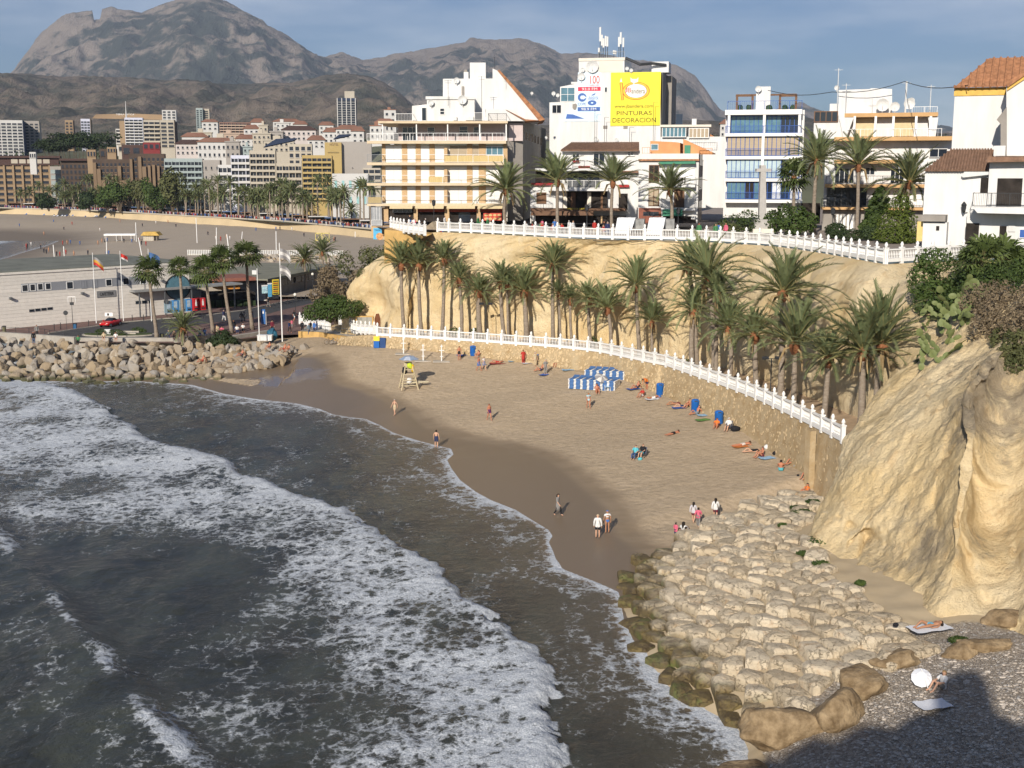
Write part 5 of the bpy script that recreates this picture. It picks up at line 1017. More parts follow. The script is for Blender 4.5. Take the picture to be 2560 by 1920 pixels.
# ---- C: terraced restaurant
cC=(1300,340,.2351)
C_=Bd('terraced_restaurant','white three-tier restaurant with dark glass terraces and brown tiled roof','building',110,925,170,-.06,cC)
C_.box(440,155,1262,930,WHITE2,'wall',2.2,9); C_.box(110,525,450,930,WHITE2,'wing',1.2,8)
m=MB(); a=C_.hit(432,150,1.2); c=C_.hit(1268,150,1.2); e=C_.hit(545,68,4); f=C_.hit(1350,60,4); m.add([(a[0],1.2,a[1]),(c[0],1.2,c[1]),(f[0]-1,5.5,f[1]),(e[0],5.5,e[1]),(a[0],1.2,a[1]-.15),(c[0],1.2,c[1]-.15)],[(0,1,2,3),(4,5,1,0),(3,2,5,4)]); rf=m.obj('roof',TILEB,C_.p)
for i in range(42): 
    x=a[0]+(c[0]-a[0])*(i+.5)/42; m=MB(); m.tube([(x,1.15,a[1]+.02),(x+(e[0]-a[0])*(1-i/42)*.97-(c[0]-f[0]+1)*0,5.4,e[1]+.02)],.09,5); m.obj('tile_row',TILEB,rf)
C_.box(440,152,1255,166,WHITE,'eaves_board',1.3,.5)
for x0,y0,x1,y1,nx in ((555,188,632,272,2),(1140,170,1210,208,2)): C_.win(x0,y0,x1,y1,2.15,nx,2,WHITE,GLASS,sill=True)
C_.win(780,180,900,312,2.1,2,1,WHITE,GLASS,'terrace_door'); C_.box(560,262,628,280,TERR,'flower_box',1.8,.3); C_.box(620,318,745,345,TERR,'flower_box',.2,.3)
C_.box(160,345,932,372,WHITE2,'terrace_slab',-.3,4); C_.rail(440,265,930,345,.2,DARK,.16); C_.box(930,370,1260,392,TILEB,'tile_ledge',1.4,.9)
C_.box(510,385,842,560,GLASS,'glass_front',1.6,.6)
for x in (615,725): C_.box(x,385,x+8,560,DARK,'mullion',1.55,.06)
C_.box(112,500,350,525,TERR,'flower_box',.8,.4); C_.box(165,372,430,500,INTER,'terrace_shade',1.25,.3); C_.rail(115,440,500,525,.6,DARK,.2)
C_.box(300,555,935,585,WHITE2,'terrace_slab',-.2,3); C_.rail(430,470,930,555,-.1,WHITE,.14)
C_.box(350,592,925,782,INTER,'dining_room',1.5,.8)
for x,w,mt in ((350,95,WOODB),(460,40,CREAM),(540,50,BRN),(715,40,CREAM),(860,20,WOODB)): C_.box(x,600,x+w,775,mt,'curtain',1.42,.06)
C_.box(175,600,280,720,WOODB,'arch_window',1.15,.1); C_.box(1050,612,1142,780,INTER,'doorway',2.1,.15); C_.win(1058,400,1150,515,2.15,2,1,WHITE,SHUT); C_.box(1040,520,1160,545,TERR,'flower_box',1.7,.4)
C_.box(112,770,1130,798,BRN,'balcony_slab',-.5,3); C_.rail(150,720,350,770,-.4,DARK,.2)
for x0,x1 in ((112,445),(455,600),(600,780)): C_.poly([(x0+15,800),(x1,800),(x1,845),(x0,845)],BRN,'awning',-2.2,2.0)
C_.box(120,845,1130,930,INTER,'bar_front',1.0,.15); C_.text('MOJITO BAR',497,765,690,788,YEL,-.55); C_.box(860,850,875,930,OCB,'column',.8,.3)
C_.box(125,845,165,905,WHITE,'menu_print',.8,.06)
# ---- D: white corner house with the orange attic
Dh=Bd('corner_house','white corner house with brown shutters, tiled cornice and orange attic','house',1265,900,163,-.20,cC)
Dh.box(1265,255,1885,930,WHITE2,'wall',0,10); Dh.box(1262,188,1900,246,WHITE2,'parapet',-.15,10.3); Dh.box(1258,246,1905,264,TILE,'cornice',-.4,10.6)
m=MB(); x0,z0=Dh.hit(1885,930); _,z1=Dh.hit(1885,256); m.box(x0+.02,x0+.05,.1,9.9,z0,z1); m.obj('side_wall',SIDE,Dh.p)  # dark grey sheet stands for shade on the white side
for i in range(3):
    for j in range(3): m=MB(); m.box(x0+.06,x0+.1,1.2+i*2.8,2.2+i*2.8,z0+1.2+j*3.1,z0+2.8+j*3.1); m.obj('side_window',GLASS,Dh.p)
Dh.poly([(1385,188),(1385,52),(1660,66),(1702,72),(1702,188)],ORN,'attic',1.2,6); Dh.poly([(1735,188),(1735,32),(2055,178),(2055,188)],ORN,'attic_gable',1.6,7); Dh.box(1750,98,1812,188,GREENP,'attic_door',1.5,.1); Dh.win(1392,85,1470,150,1.15,1,1,WHITE,BLUEG)
Dh.rail(1905,130,2040,200,1,ORN,.35); Dh.rail(1300,120,1380,188,-.1,ORN,.3)
for x0,y0,x1,y1 in ((1372,308,1476,495),(1368,560,1476,746)): Dh.win(x0,y0,x1,y1,-.02,2,1,WOODB,BLIND if y0>500 else INTER,'shutter_window',.09); Dh.rail(x0,(y0+y1)/2,x1,y1,-.15,WOODB,.14)
Dh.box(1520,275,1850,500,WHITE,'loggia_back',-.03,.04); Dh.box(1640,562,1746,760,WOODB,'door',-.06,.06); Dh.box(1640,440,1760,505,INTER,'door',-.06,.06)
for y0,y1,mt in ((430,520,WHITE),(668,770,DARK)): Dh.box(1500,y1-5,1862,y1+25,WHITE2,'balcony_slab',-1.1,1.1); Dh.rail(1502,y0,1860,y1-5,-1.05,mt,.12,1.0)
Dh.poly([(1480,275),(1865,268),(1865,295),(1470,300)],GREENP,'awning',-1.0,.9); Dh.box(1262,765,1500,930,M('brick_red',(.24,.09,.06),.85,.2,3),'ground_wall',-.08,.08); Dh.win(1310,805,1475,850,-.1,3,1,DARK,GLASS); Dh.poly([(1515,780),(1725,780),(1725,850),(1515,850)],GREENP,'awning',-1.4,1.3); Dh.box(1520,850,1870,930,INTER,'shop_front',-.06,.05); Dh.box(1820,855,1865,885,WHITE,'sign',-.2,.1)
# glazed roof veranda and chimney house behind D
V=Bd('glazed_veranda','white-framed glazed roof veranda beside the billboard building','veranda',1600,330,190,-.15)
V.box(1652,342,1900,520,WHITE2,'wall',.5,8); V.win(1655,318,1715,343,0,6,1,WHITE,BLUEG,'glazing',.1); V.win(1722,320,1772,345,0,5,1,WHITE,BLIND,'glazing',.1); V.box(1650,312,1778,317,CREAM,'roof',-.3,5)
V.rail(1725,348,1790,368,-.5,WHITE,.3); V.box(1730,297,1741,312,WHITE2,'chimney',1,.8); V.poly([(1775,335),(1840,372),(1840,385),(1775,372)],TILE,'roof_slope',1,6); V.box(1690,285,1706,313,M('solar_panel',(.02,.035,.06),.3),'solar_heater',2,.3)
# ---- E: blue and white apartment house
c3=(1760,140,.3617)
E_=Bd('blue_apartments','white apartment house with blue window frames and rooftop pergola','building',150,1110,168,-.21,c3)
E_.box(152,378,668,1120,WHITE2,'wall',1.5,11)
for y0,y1 in ((373,402),(535,553),(692,713),(846,868),(992,1016)): E_.box(146,y0,678,y1,WHITE,'balcony_slab',0,1.6)
rows=((415,535,8),(556,692,8),(715,846,8),(870,992,8))
for r,(y0,y1,k) in enumerate(rows):
    for i in range(k):
        x0=160+i*62; gl=(BLUEG,BLIND,M('pale_glass',(.45,.56,.58),.2,.1,1),BLUEG)[r] if not (r==3 and i==2) else INTER
        if r==3 and i in (4,5,6,7) or r==2 and i>5: gl=M('white_curtain',(.6,.62,.64),.5,.1,1) if i%2 else GLASS
        if r==0 and i in (5,6,7): gl=GLASS if i>5 else BLUEG
        E_.win(x0,y0,x0+60,y1-2,1.4 if r==0 else .5,2,1,BLU,gl,'window',.07)
    E_.rail(150,y1-52,670,y1,.06,BLU,.13,1.3)
for x in (172,416,660): E_.box(x-7,402,x+7,535,WHITE,'post',.1,.2)
for x in (405,): E_.box(x-5,553,x+5,846,WHITE,'post',-.02,.2)
E_.rail(165,312,676,375,.3,BLU,.3,3)
for x in (228,335,525,636): E_.box(x-6,265,x+6,372,WOODB,'pergola_post',1,.2)
E_.box(220,265,335,280,WOODB,'pergola_beam',1,.2); E_.box(520,265,644,280,WOODB,'pergola_beam',1,.2); E_.box(222,265,640,272,WOODB,'pergola_beam',3.5,.2); E_.box(362,212,456,374,WHITE2,'stair_tower',3,3); E_.dish(376,228,22,2.5)
for i,x in enumerate((250,310,450,560,615)): m=blob('potted_plant',90+i,(.4,.4,.45),M('leafy_pot',(.04,.07,.03),.9,.5,6),2,.4,2,E_.p); q=E_.hit(x,360,1.5); m.location=(q[0],1.5,q[1])
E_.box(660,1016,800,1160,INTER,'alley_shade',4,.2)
# ---- F: white apartments with orange bands
F_=Bd('orange_band_apartments','white apartment building with orange balcony bands and rooftop dishes','building',810,1210,158,-.27,c3)
F_.box(850,400,1525,1215,WHITE2,'wall',2,12); F_.box(1525,566,1720,760,WHITE2,'rear_wing',2.2,8)
F_.poly([(930,415),(930,235),(1150,228),(1150,222),(1300,228),(1300,400)],WHITE2,'roof_block',3,7); F_.box(870,330,935,470,WHITE2,'roof_step',3.2,6); F_.box(760,460,990,570,WHITE2,'terrace_block',1,8); F_.win(762,382,925,458,.9,4,1,BRN,GLASS,'roof_cabin',.12)
F_.box(972,396,1618,416,ORB,'roof_band',.4,11)
for x0,x1,y0,y1 in ((900,1722,560,582),(900,1345,718,742),(836,1530,886,911),(808,1518,1044,1067)): F_.box(x0,y0,x1,y1,ORB,'balcony_band',0,2.2)
for y0,y1,x0,x1 in ((505,560,990,1640),(665,718,905,1340),(828,886,845,1528),(985,1044,815,1515)): F_.rail(x0,y0,x1,y1,.06,WHITE if y0<700 else DARK,.4,2)
for x0,x1 in ((1042,1170),(1310,1450)): F_.box(x0,430,x1,560,AWN,'blind',1.9,.1)
for x in (1035,1180,1303,1460,1560): F_.box(x,416,x+9,560,WHITE,'post',.3,.15)
F_.poly([(935,425),(1035,425),(985,560),(960,560)],WHITE2,'slanted_fin',.4,1.5); F_.poly([(1550,425),(1620,425),(1600,560),(1570,560)],WHITE2,'slanted_fin',.4,1.5)
for x0,y0,x1,y1,nx in ((905,775,1035,880,4),(1115,770,1180,822,2),(1290,775,1380,882,3),(1400,772,1470,882,2),(1560,640,1680,700,2)): F_.win(x0,y0,x1,y1,1.95,nx,1,WHITE,GLASS)
F_.box(850,905,1120,1044,GLASS,'glazed_gallery',1.4,.5); F_.box(1450,940,1510,1044,WHITE,'shutter',1.8,.1)
for i in range(6): F_.box(860+44*i,905,864+44*i,1044,DARK,'mullion',1.35,.05)
F_.box(820,1067,1520,1215,SIDE,'ground_floor',1.2,.5); gr=F_.box(905,1095,1030,1205,WHITE,'garage_grille',1.1,.08)
for i in range(5): F_.box(905+25*i,1095,909+25*i,1205,SIDE,'grille_bar',1.05,.04,gr)
F_.dish(1235,338,46,1.5); F_.dish(1320,350,34,1.5); F_.dish(1420,330,40,1.5,DISH); F_.dish(1435,310,24,2); F_.dish(918,220,18,3)
F_.rail(1440,350,1610,398,.6,WHITE,.25)
for x,y0 in ((1390,175),(1160,290),(975,190),(1560,200),(918,85)): a,zb=F_.hit(x,400,1.5); _,z1=F_.hit(x,y0,1.5); m=MB(); m.tube([(a,1.5,zb),(a,1.5,z1)],.05 if x!=1390 else .12,5); m.beam((a-.5,1.5,z1-.2),(a+.5,1.5,z1-.2),.04); m.obj('aerial',DISH,F_.p)
# ---- G: white house at the right edge
Gh=Bd('white_house','tall white house with orange tiled roofs and a corner balcony at the right edge','house',1525,1310,114,-.40,c3)
Gh.box(1735,235,2100,720,WHITE2,'tower_wall',7,9); Gh.box(1730,222,2110,268,M('yellow_band',(.66,.42,.10),.8),'eaves_band',6.9,.3)
m=MB(); a=Gh.hit(1725,220,6.5); c=Gh.hit(2110,212,6.5); e=Gh.hit(1960,45,9); m.add([(a[0],6.4,a[1]),(c[0]+4,6.4,c[1]),(c[0]+4,11.5,e[1]+.6),(e[0],11.5,e[1]+.6),(a[0],17,a[1])],[(0,1,2,3),(0,3,4)]); rf=m.obj('roof',TILE,Gh.p)
for i in range(26): x=a[0]+.1+i*.62; m=MB(); k=min(1,max(.05,(x-a[0])/(e[0]-a[0]))); m.tube([(x,6.35,a[1]+.03),(x,6.35+5.1*k,a[1]+.03+(e[1]+.6-a[1])*k)],.11,5); m.obj('tile_row',TILE,rf)
Gh.poly([(2090,690),(2090,200),(2230,120),(2500,120),(2500,690)],WHITE2,'front_block',3.2,12); Gh.poly([(2085,185),(2230,95),(2230,125),(2100,215)],TILE,'front_roof',2.8,10); Gh.poly([(2095,215),(2230,128),(2230,150),(2095,240)],M('yellow_band2',(.66,.42,.10),.8),'eaves_band',3.0,.3)
Gh.poly([(2022,440),(2092,352),(2092,690),(2050,690),(2050,470)],SIDE,'buttress',2.6,3); Gh.box(2005,620,2080,690,WHITE2,'chimney',1.5,1)
Gh.box(1530,790,1990,1330,WHITE2,'wing_wall',0,8)
m=MB(); a=Gh.hit(1520,795,-.3); c=Gh.hit(1990,795,-.3); e=Gh.hit(1700,645,3); f=Gh.hit(2010,645,3); m.add([(a[0],-.4,a[1]),(c[0],-.4,c[1]),(f[0],4.2,f[1]),(e[0],4.2,e[1]),(a[0],8,a[1])],[(0,1,2,3),(0,3,4)]); rf=m.obj('roof',TILEB,Gh.p)
for i in range(22): x=a[0]+.2+i*(c[0]-a[0]-.3)/22; k=min(1,max(.08,(x-a[0])/(e[0]-a[0]))); m=MB(); m.tube([(x,-.45,a[1]+.03),(x,-.45+4.6*k,a[1]+.03+(e[1]-a[1])*k)],.1,5); m.obj('tile_row',TILEB,rf)
Gh.box(1975,735,2500,1050,WHITE2,'balcony_wall',-1.0,6); Gh.poly([(1955,735),(1960,695),(2500,690),(2500,725)],TILEB,'balcony_roof',-2.2,3); Gh.box(2030,845,2190,1045,INTER,'balcony_opening',-1.1,.15); Gh.box(1915,840,1965,945,INTER,'side_opening',-.1,.12)
Gh.poly([(1855,1045),(2500,1045),(2500,1100),(1890,1085)],WHITE2,'balcony_slab',-3.4,3.5); Gh.rail(1862,945,2500,1045,-3.3,DARK,.14,2)
Gh.box(1820,1085,2500,1330,WHITE2,'ground_wall',-.9,2); Gh.box(1812,1155,1892,1330,INTER,'doorway',-1.0,.15); Gh.box(2045,1175,2085,1280,INTER,'doorway',-1.0,.15); Gh.win(2180,1195,2230,1260,-1.0,1,1,WHITE,BLU); Gh.box(2105,1165,2150,1215,DISH,'wall_plaque',-1.0,.1)
Gh.box(1515,1150,1670,1330,WHITE2,'porch',-2.2,2.2); Gh.box(1505,1100,1668,1145,SIDE,'porch_roof',-2.6,3); Gh.box(1605,1175,1625,1205,INTER,'vent',-2.3,.1); Gh.box(1475,1145,1515,1280,M('yellow_wall',(.70,.52,.20),.8),'porch_side',-1.5,1)
Gh.poly([(1778,828),(1800,800),(1990,800),(1990,818),(1790,840)],DISH,'awning_box',-.5,.5)
q=Gh.hit(1797,1030,-.6); m=MB(); m.lathe([(.05,-.75),(.16,-.5),(.22,-.05),(.26,0),(.05,.3)],8,(q[0],-.6,q[1])); m.beam((q[0],-.6,q[1]-.6),(q[0]+.3,0,q[1]-.7),.05); m.obj('wall_lantern',DARK,Gh.p)
# ---- white sheets over the balustrade, stone cross, lamps of the square
SHEET=M('white_sheet',(.76,.77,.78),.85,.04,1); CAMO=M('grey_canvas',(.28,.28,.27),.9,.4,1.5)
for i,(x0,x1,xb0,xb1,lab) in enumerate(((1035,1225,985,1150,'white stall sheet sloping over the balustrade, left of the two'),(1375,1545,1320,1500,'white stall sheet sloping over the balustrade, right of the two'))):
    s=Bd('market_stall',lab,'stall',xb0,1080,151-i*2.2,-.15,cC,group='sheeted stalls on the square'); m=MB(); t0=[s.hit(x0+(x1-x0)*k/8,872+6*math.sin(k*2),2.4) for k in range(9)]; b0=[s.hit(xb0+(xb1-xb0)*k/8,1075+5*math.sin(k*3),-.5) for k in range(9)]
    for j in range(7):
        f=j/6
        for k in range(9): m.v.append((t0[k][0]+(b0[k][0]-t0[k][0])*f,2.4-2.9*f+.12*math.sin(k*1.9+j),t0[k][1]+(b0[k][1]-t0[k][1])*f-.35*math.sin(f*3.14)))
    for j in range(6):
        for k in range(8): m.f.append([j*9+k,(j+1)*9+k,(j+1)*9+k+1,j*9+k+1]); m.m.append(0)
    m.obj('sheet',SHEET,s.p,True); s.box(x0,872,x1,885,SHEET,'roof',2.4,3); s.box(x1,885,x1+95,1000,CAMO,'side_canvas',2.6,2.5)
    for x in (x0+4,x1-4): s.box(x,885,x+4,1080,GREYM,'pole',2.4,.06)
cx=Bd('stone_cross','tall grey stone cross monument standing on the square','monument',410,1215,150,0,c3); STC=M('cross_stone',(.42,.40,.37),.9,.1,2)
cx.poly([(380,1150),(392,800),(392,755),(428,755),(428,800),(432,1150)],STC,'shaft',0,.9); cx.box(364,778,466,800,STC,'arm',-.02,.94); cx.box(352,1130,468,1200,STC,'base',-.6,2.1); cx.box(395,1165,425,1215,STC,'plaque',-.7,.1); cx.box(340,1195,480,1225,CREAM,'plinth',-1,3)
def lantern(label,px,py,py0,Y):
    t=thing('lantern_post',label,'street lamp',D(px,py0,Y),group='lantern posts on the square'); h=D(px,py,Y).z-t.location.z; m=MB(); m.lathe([(.14,0),(.1,.4),(.05,.6),(.04,h-.8)],8); m.obj('post',DARK,t); m=MB(); m.lathe([(.08,h-.8),(.2,h-.7),(.26,h-.2),(.28,h-.15),(.04,h+.05)],6); m.obj('lantern',DARK,t)
lantern('lantern post in front of the wide hotel',1085,500,563,165); lantern('lantern post in front of the restaurant, beside the second palm',1467,512,567,158); lantern('lantern post in front of the green awning',1695,519,570,154); lantern('lantern post among the garden shrubs right of the cross',2080,520,590,142)
# overhead cable across the right sky
m=MB(); P0=D(1920,226,166); P1=D(2080,230,160); P2=D(2262,204,156); P3=D(2420,213,118)
for a,c in ((P0,P1),(P1,P2),(P2,P3)): m.tube([a.lerp(c,k/6)-Vector((0,0,.5*math.sin(k/6*math.pi))) for k in range(7)],.045,5)
m.obj('overhead_cable',DARK,label='thin dark cable strung across the sky between the right roofs',cat='cable')
# ================================================================ the town along the far bay
def wall_mat(name,c,v=.08): return M('far_'+name,c,.9,v,.05)
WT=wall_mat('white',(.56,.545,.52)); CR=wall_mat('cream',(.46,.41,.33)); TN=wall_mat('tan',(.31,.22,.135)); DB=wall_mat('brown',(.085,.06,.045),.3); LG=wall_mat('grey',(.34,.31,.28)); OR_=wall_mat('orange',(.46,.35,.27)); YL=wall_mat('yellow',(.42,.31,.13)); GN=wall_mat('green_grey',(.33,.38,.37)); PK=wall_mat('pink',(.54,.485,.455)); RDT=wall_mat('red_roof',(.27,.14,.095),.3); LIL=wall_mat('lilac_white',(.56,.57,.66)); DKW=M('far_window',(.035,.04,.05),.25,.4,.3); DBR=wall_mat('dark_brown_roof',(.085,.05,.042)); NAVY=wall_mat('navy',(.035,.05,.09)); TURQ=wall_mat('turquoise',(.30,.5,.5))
FARN=[0]; RR2=random.Random(8); FIN=wall_mat('fin',(.21,.145,.09),.3)
def far(name,label,x0,yt,x1,yb,Y,fl,co,wall,kind='win',band=None,depth=14,side=None,roof=None,ww=.62,wh=.55,head=.06,win=None):
    rot=-((x0+x1)/2-1280)/FPX*.75
    b=Bd(name,label,'building',x0,yb,Y,rot); W,_=b.hit(x1,yb); _,H_=b.hit(x0,yt); band=band or wall; FARN[0]+=1; win=win or DKW
    m=MB(); m.box(0,W,0,depth,-8,H_); m.obj('wall',wall,b.p)
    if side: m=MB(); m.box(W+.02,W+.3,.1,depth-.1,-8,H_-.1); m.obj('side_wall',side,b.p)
    if roof: m=MB(); m.box(-.6,W+.6,-.6,depth+.6,H_,H_+.5); m.obj('roof',roof,b.p)
    fh=H_*(1-head)/fl; cw=W/co; m=MB()
    if kind=='bal':
        m.box(-cw*.43,cw*.43,-.12,0,fh*.05,fh*.80); wm=m.mesh('window',win)
        sl=MB(); sl.box(.0,W,-1.4,.0,-.15,.15); sl.box(.0,W,-1.42,-1.34,.15,fh*.32); sm=sl.mesh('balcony',band)
        for f in range(fl):
            put('balcony',sm,b.p,loc=(0,0,f*fh+.1))
            for c in range(co): put('window',wm,b.p,loc=((c+.5)*cw,0,f*fh+.25))
        pr=MB(); pr.box(-.15,.15,-1.3,0,0,H_*(1-head)); pm_=pr.mesh('partition',wall)
        for c in range(0,co+1,2): put('partition',pm_,b.p,loc=(min(W-.16,max(.16,c*cw)),0,0))
    else:
        m.box(-cw*ww/2,cw*ww/2,-.10,0,0,fh*wh); wm=m.mesh('window',win); s_=MB(); s_.box(-cw*ww/2-.15,cw*ww/2+.15,-.45,0,-.18,.0); sm=s_.mesh('sill',band)
        for f in range(fl):
            for c in range(co): w_=put('window',wm,b.p,loc=((c+.5)*cw,0,f*fh+fh*.25)); put('sill',sm,w_)
    return b,W,H_
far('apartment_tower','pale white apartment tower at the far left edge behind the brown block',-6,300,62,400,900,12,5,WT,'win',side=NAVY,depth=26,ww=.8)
far('apartment_tower','shaded grey flank tower right of the pale white tower at the left edge',66,302,102,396,930,12,3,LG,'win',WT,side=CR,depth=20,ww=.6)  # shade on the flank is put into its grey walls
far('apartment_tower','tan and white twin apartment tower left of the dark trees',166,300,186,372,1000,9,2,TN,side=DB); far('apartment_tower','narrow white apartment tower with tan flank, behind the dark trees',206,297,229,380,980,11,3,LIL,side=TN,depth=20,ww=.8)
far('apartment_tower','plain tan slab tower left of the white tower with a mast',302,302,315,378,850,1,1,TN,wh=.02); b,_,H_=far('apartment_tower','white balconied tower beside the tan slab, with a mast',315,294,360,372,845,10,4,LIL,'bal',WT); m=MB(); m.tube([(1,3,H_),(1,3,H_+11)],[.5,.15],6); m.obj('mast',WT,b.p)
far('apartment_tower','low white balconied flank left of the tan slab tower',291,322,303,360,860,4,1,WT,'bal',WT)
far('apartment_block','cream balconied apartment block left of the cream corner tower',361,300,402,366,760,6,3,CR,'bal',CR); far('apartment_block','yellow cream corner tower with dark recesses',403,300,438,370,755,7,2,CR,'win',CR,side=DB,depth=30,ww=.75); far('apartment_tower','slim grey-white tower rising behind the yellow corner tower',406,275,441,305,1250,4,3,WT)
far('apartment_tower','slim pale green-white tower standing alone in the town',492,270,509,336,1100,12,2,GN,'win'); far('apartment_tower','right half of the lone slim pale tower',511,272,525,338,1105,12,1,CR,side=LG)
b,W,H_=far('high_rise','dark glazed high-rise with white ribs and a white rooftop box',845,245,890,334,900,14,4,NAVY,'win',WT,side=NAVY,depth=30,ww=.7,wh=.7)
for i in range(5): m=MB(); m.box(W*i/4-.28,W*i/4+.28,-.7,0,-8,H_); m.obj('rib',WT,b.p)
m=MB(); m.box(W*.4,W*.95,4,14,H_,H_+5); m.obj('roof_box',CR,b.p)
far('hillside_hotel','long red-brown hotel with balconied floors on the slope',550,306,628,334,800,4,16,wall_mat('brick',(.30,.17,.125)),'bal',OR_)
# sea-front row
b,W,H_=far('brown_apartments','tan apartment block with deep piers at the left of the bay',-6,413,130,522,700,7,6,TN,'win',TN,ww=.66,wh=.5); m=MB(); m.box(-1,W+6,-1.2,16,H_,H_+.6); m.box(0,W+5,1.5,15,H_+.6,H_+4); m.box(-1,W+6,0,16,H_+4,H_+5.2); m.obj('roof',DBR,b.p)
for i in range(7): m=MB(); m.box(W*i/6-.45,W*i/6+.45,-1.1,0,-4,H_); m.obj('pier',TN,b.p)
for i in range(5): m=MB(); m.box(W*.3+i*4.2,W*.3+3.4+i*4.2,1.3,1.5,H_+1,H_+3.4); m.obj('attic_window',CR,b.p)
far('brown_apartments','lighter glazed bay at the right end of the tan block',131,416,158,521,698,7,1,LG,'win',WT,ww=.9,wh=.6,win=GN)
b,W,H_=far('dark_apartments','dark brown stepped apartment block left of the tall pines',158,402,240,522,690,8,8,DB,'win',DB,ww=.5); m=MB(); m.box(-.5,W+.5,-2,14,H_,H_+1.2); m.obj('roof',DBR,b.p)
b,W,H_=far('dark_apartments','dark brown stepped apartment block with slender tan fins, in the middle',238,398,330,520,655,8,9,DB,'win',TN,ww=.5)
for i in range(9): m=MB(); m.box(W*(i+.3)/9+RR2.uniform(-1,1),W*(i+.3)/9+1.1,-1.5,0,-2,H_*RR2.uniform(.45,.95)); m.obj('fin',FIN,b.p)
b,W,H_=far('dark_apartments','dark brown stepped apartment block at the right of the brown group',328,384,417,518,650,9,8,DB,'win',TN,ww=.5)
for i in range(8): m=MB(); m.box(W*(i+.3)/8+RR2.uniform(-1,1),W*(i+.3)/8+1.1,-1.5,0,-2,H_*RR2.uniform(.45,.95)); m.obj('fin',FIN,b.p)
for x0,y0,x1,y1,mt,lab in ((250,372,292,392,DB,'dark roof pavilion on the brown blocks, left'),(305,362,378,388,DBR,'dark roof pavilion on the brown blocks, right'),(218,374,240,392,TN,'tan roof cabin above the brown blocks'),(268,368,290,380,TN,'second tan roof cabin above the brown blocks'),(296,362,328,378,CR,'cream cabin beside the tan slab tower'),(358,356,400,372,wall_mat('maroon',(.22,.04,.04)),'maroon roof house below the yellow corner tower'),(74,380,90,394,WT,'small white cabin on the brown roof at the left')): far('roof_house',lab,x0,y0,x1,y1+4,672,1,3,mt,depth=8)
far('balcony_hotel_far','green-grey sea-front hotel with full-width glass balconies',416,396,510,520,595,8,10,GN,'bal',GN,side=LG); far('grey_block','plain grey-brown block right of the green-grey hotel',511,400,553,500,598,4,3,LG,'win',side=DB,ww=.25,wh=.3)
far('small_white_block','small white glazed block between the grey block and the lilac hotel',548,412,582,500,578,4,3,WT,'bal',WT); far('lilac_hotel','narrow white and lilac hotel with stacked balconies',581,388,627,505,572,7,5,LIL,'bal',WT)
far('brown_balcony_hotel','cream hotel with dark brown shuttered balconies, taller left part',628,376,692,505,560,8,8,CR,'bal',CR); far('brown_balcony_hotel','cream hotel with dark brown shuttered balconies, lower right part',693,408,757,505,556,5,8,CR,'bal',CR)
far('cream_hotel','cream upper hotel block behind the shuttered hotel',722,360,781,415,572,3,4,CR,'win',WT)
b,W,H_=far('yellow_hotel','yellow sea-front hotel with dark balconies',758,388,832,500,536,8,6,YL,'bal',YL); b2,W2,H2=far('yellow_hotel','yellow stepped hotel head above the balconies with lettering',812,356,854,388,538,1,1,YL,wh=.02); b2.text('HOTEL',824,358,846,364,TN,-.2)
far('blank_gable','tall blank grey party wall right of the yellow hotel',833,354,930,440,541,1,1,LG,wh=.02,ww=.02); m=MB(); 
far('white_villa','white sea-front building with small turquoise shutters',832,434,922,520,522,2,5,WT,'win',WT,ww=.35,wh=.45,win=TURQ); far('white_villa','small white block beside the wide hotel balconies',908,420,952,470,530,3,3,CR,'bal',CR)
RR=random.Random(4)
low=[(628,306,660,322,700,WT),(610,322,648,336,690,WT),(683,299,752,315,900,RDT),(690,308,724,320,800,WT),(735,311,768,324,780,WT),(798,313,834,327,770,WT),(705,325,790,344,660,PK),(632,335,677,352,640,CR),(676,330,708,352,645,LG),(810,330,846,350,640,WT),(456,342,520,372,660,WT),(522,346,590,372,665,CR),(440,360,510,380,650,PK),(495,355,590,388,645,WT),(565,355,600,388,640,LG),(608,368,630,386,625,GN),(590,342,640,360,660,RDT),(840,318,900,338,640,RDT),(880,328,910,352,610,WT),(925,310,962,340,700,RDT),(940,300,985,345,800,RDT),(648,314,670,335,690,CR),(550,335,600,350,720,OR_),(480,332,530,350,740,CR),(770,345,812,362,620,RDT),(660,352,735,372,620,CR),(505,300,545,318,1000,RDT),(960,270,990,300,1100,RDT),(2070,300,2180,325,700,WT),(1800,310,1850,335,600,WT),(2440,300,2500,330,500,WT)]
for i,(x0,y0,x1,y1,Y,mt) in enumerate(low):
    nm={'far_white':'white','far_red_roof':'red-roofed','far_pink':'pink','far_cream':'cream','far_grey':'grey','far_orange':'orange','far_green_grey':'grey-green'}[mt.name]
    b,W,H_=far('town_house','%s house in the town behind the sea front, %s from the left'%(nm,nth(sorted(low).index(low[i]))),x0,y0+5 if mt is RDT else y0,x1,y1+8,Y,2,max(2,int((x1-x0)/11)),WT if mt is RDT else mt,'win',depth=10,ww=.4,wh=.4)
    m=MB()
    if mt in (RDT,WT,PK) and i%4!=3: m.prism([(-.6,-.6),(W+.6,-.6),(W+.6,10.6),(-.6,10.6)],H_,H_+.2); m.add([(-.6,-.6,H_+.2),(W+.6,-.6,H_+.2),(W+.6,10.6,H_+.2),(-.6,10.6,H_+.2),(W*.2,5,H_+2.4),(W*.8,5,H_+2.4)],[(0,1,5,4),(1,2,5),(2,3,4,5),(3,0,4)]); m.obj('roof',RDT if mt is not PK else DBR,b.p)
    else: m.box(-.4,W+.4,-.4,10.4,H_,H_+.5); m.box(W*.3,W*.55,3,7,H_+.5,H_+2.6); m.obj('roof',mt,b.p)
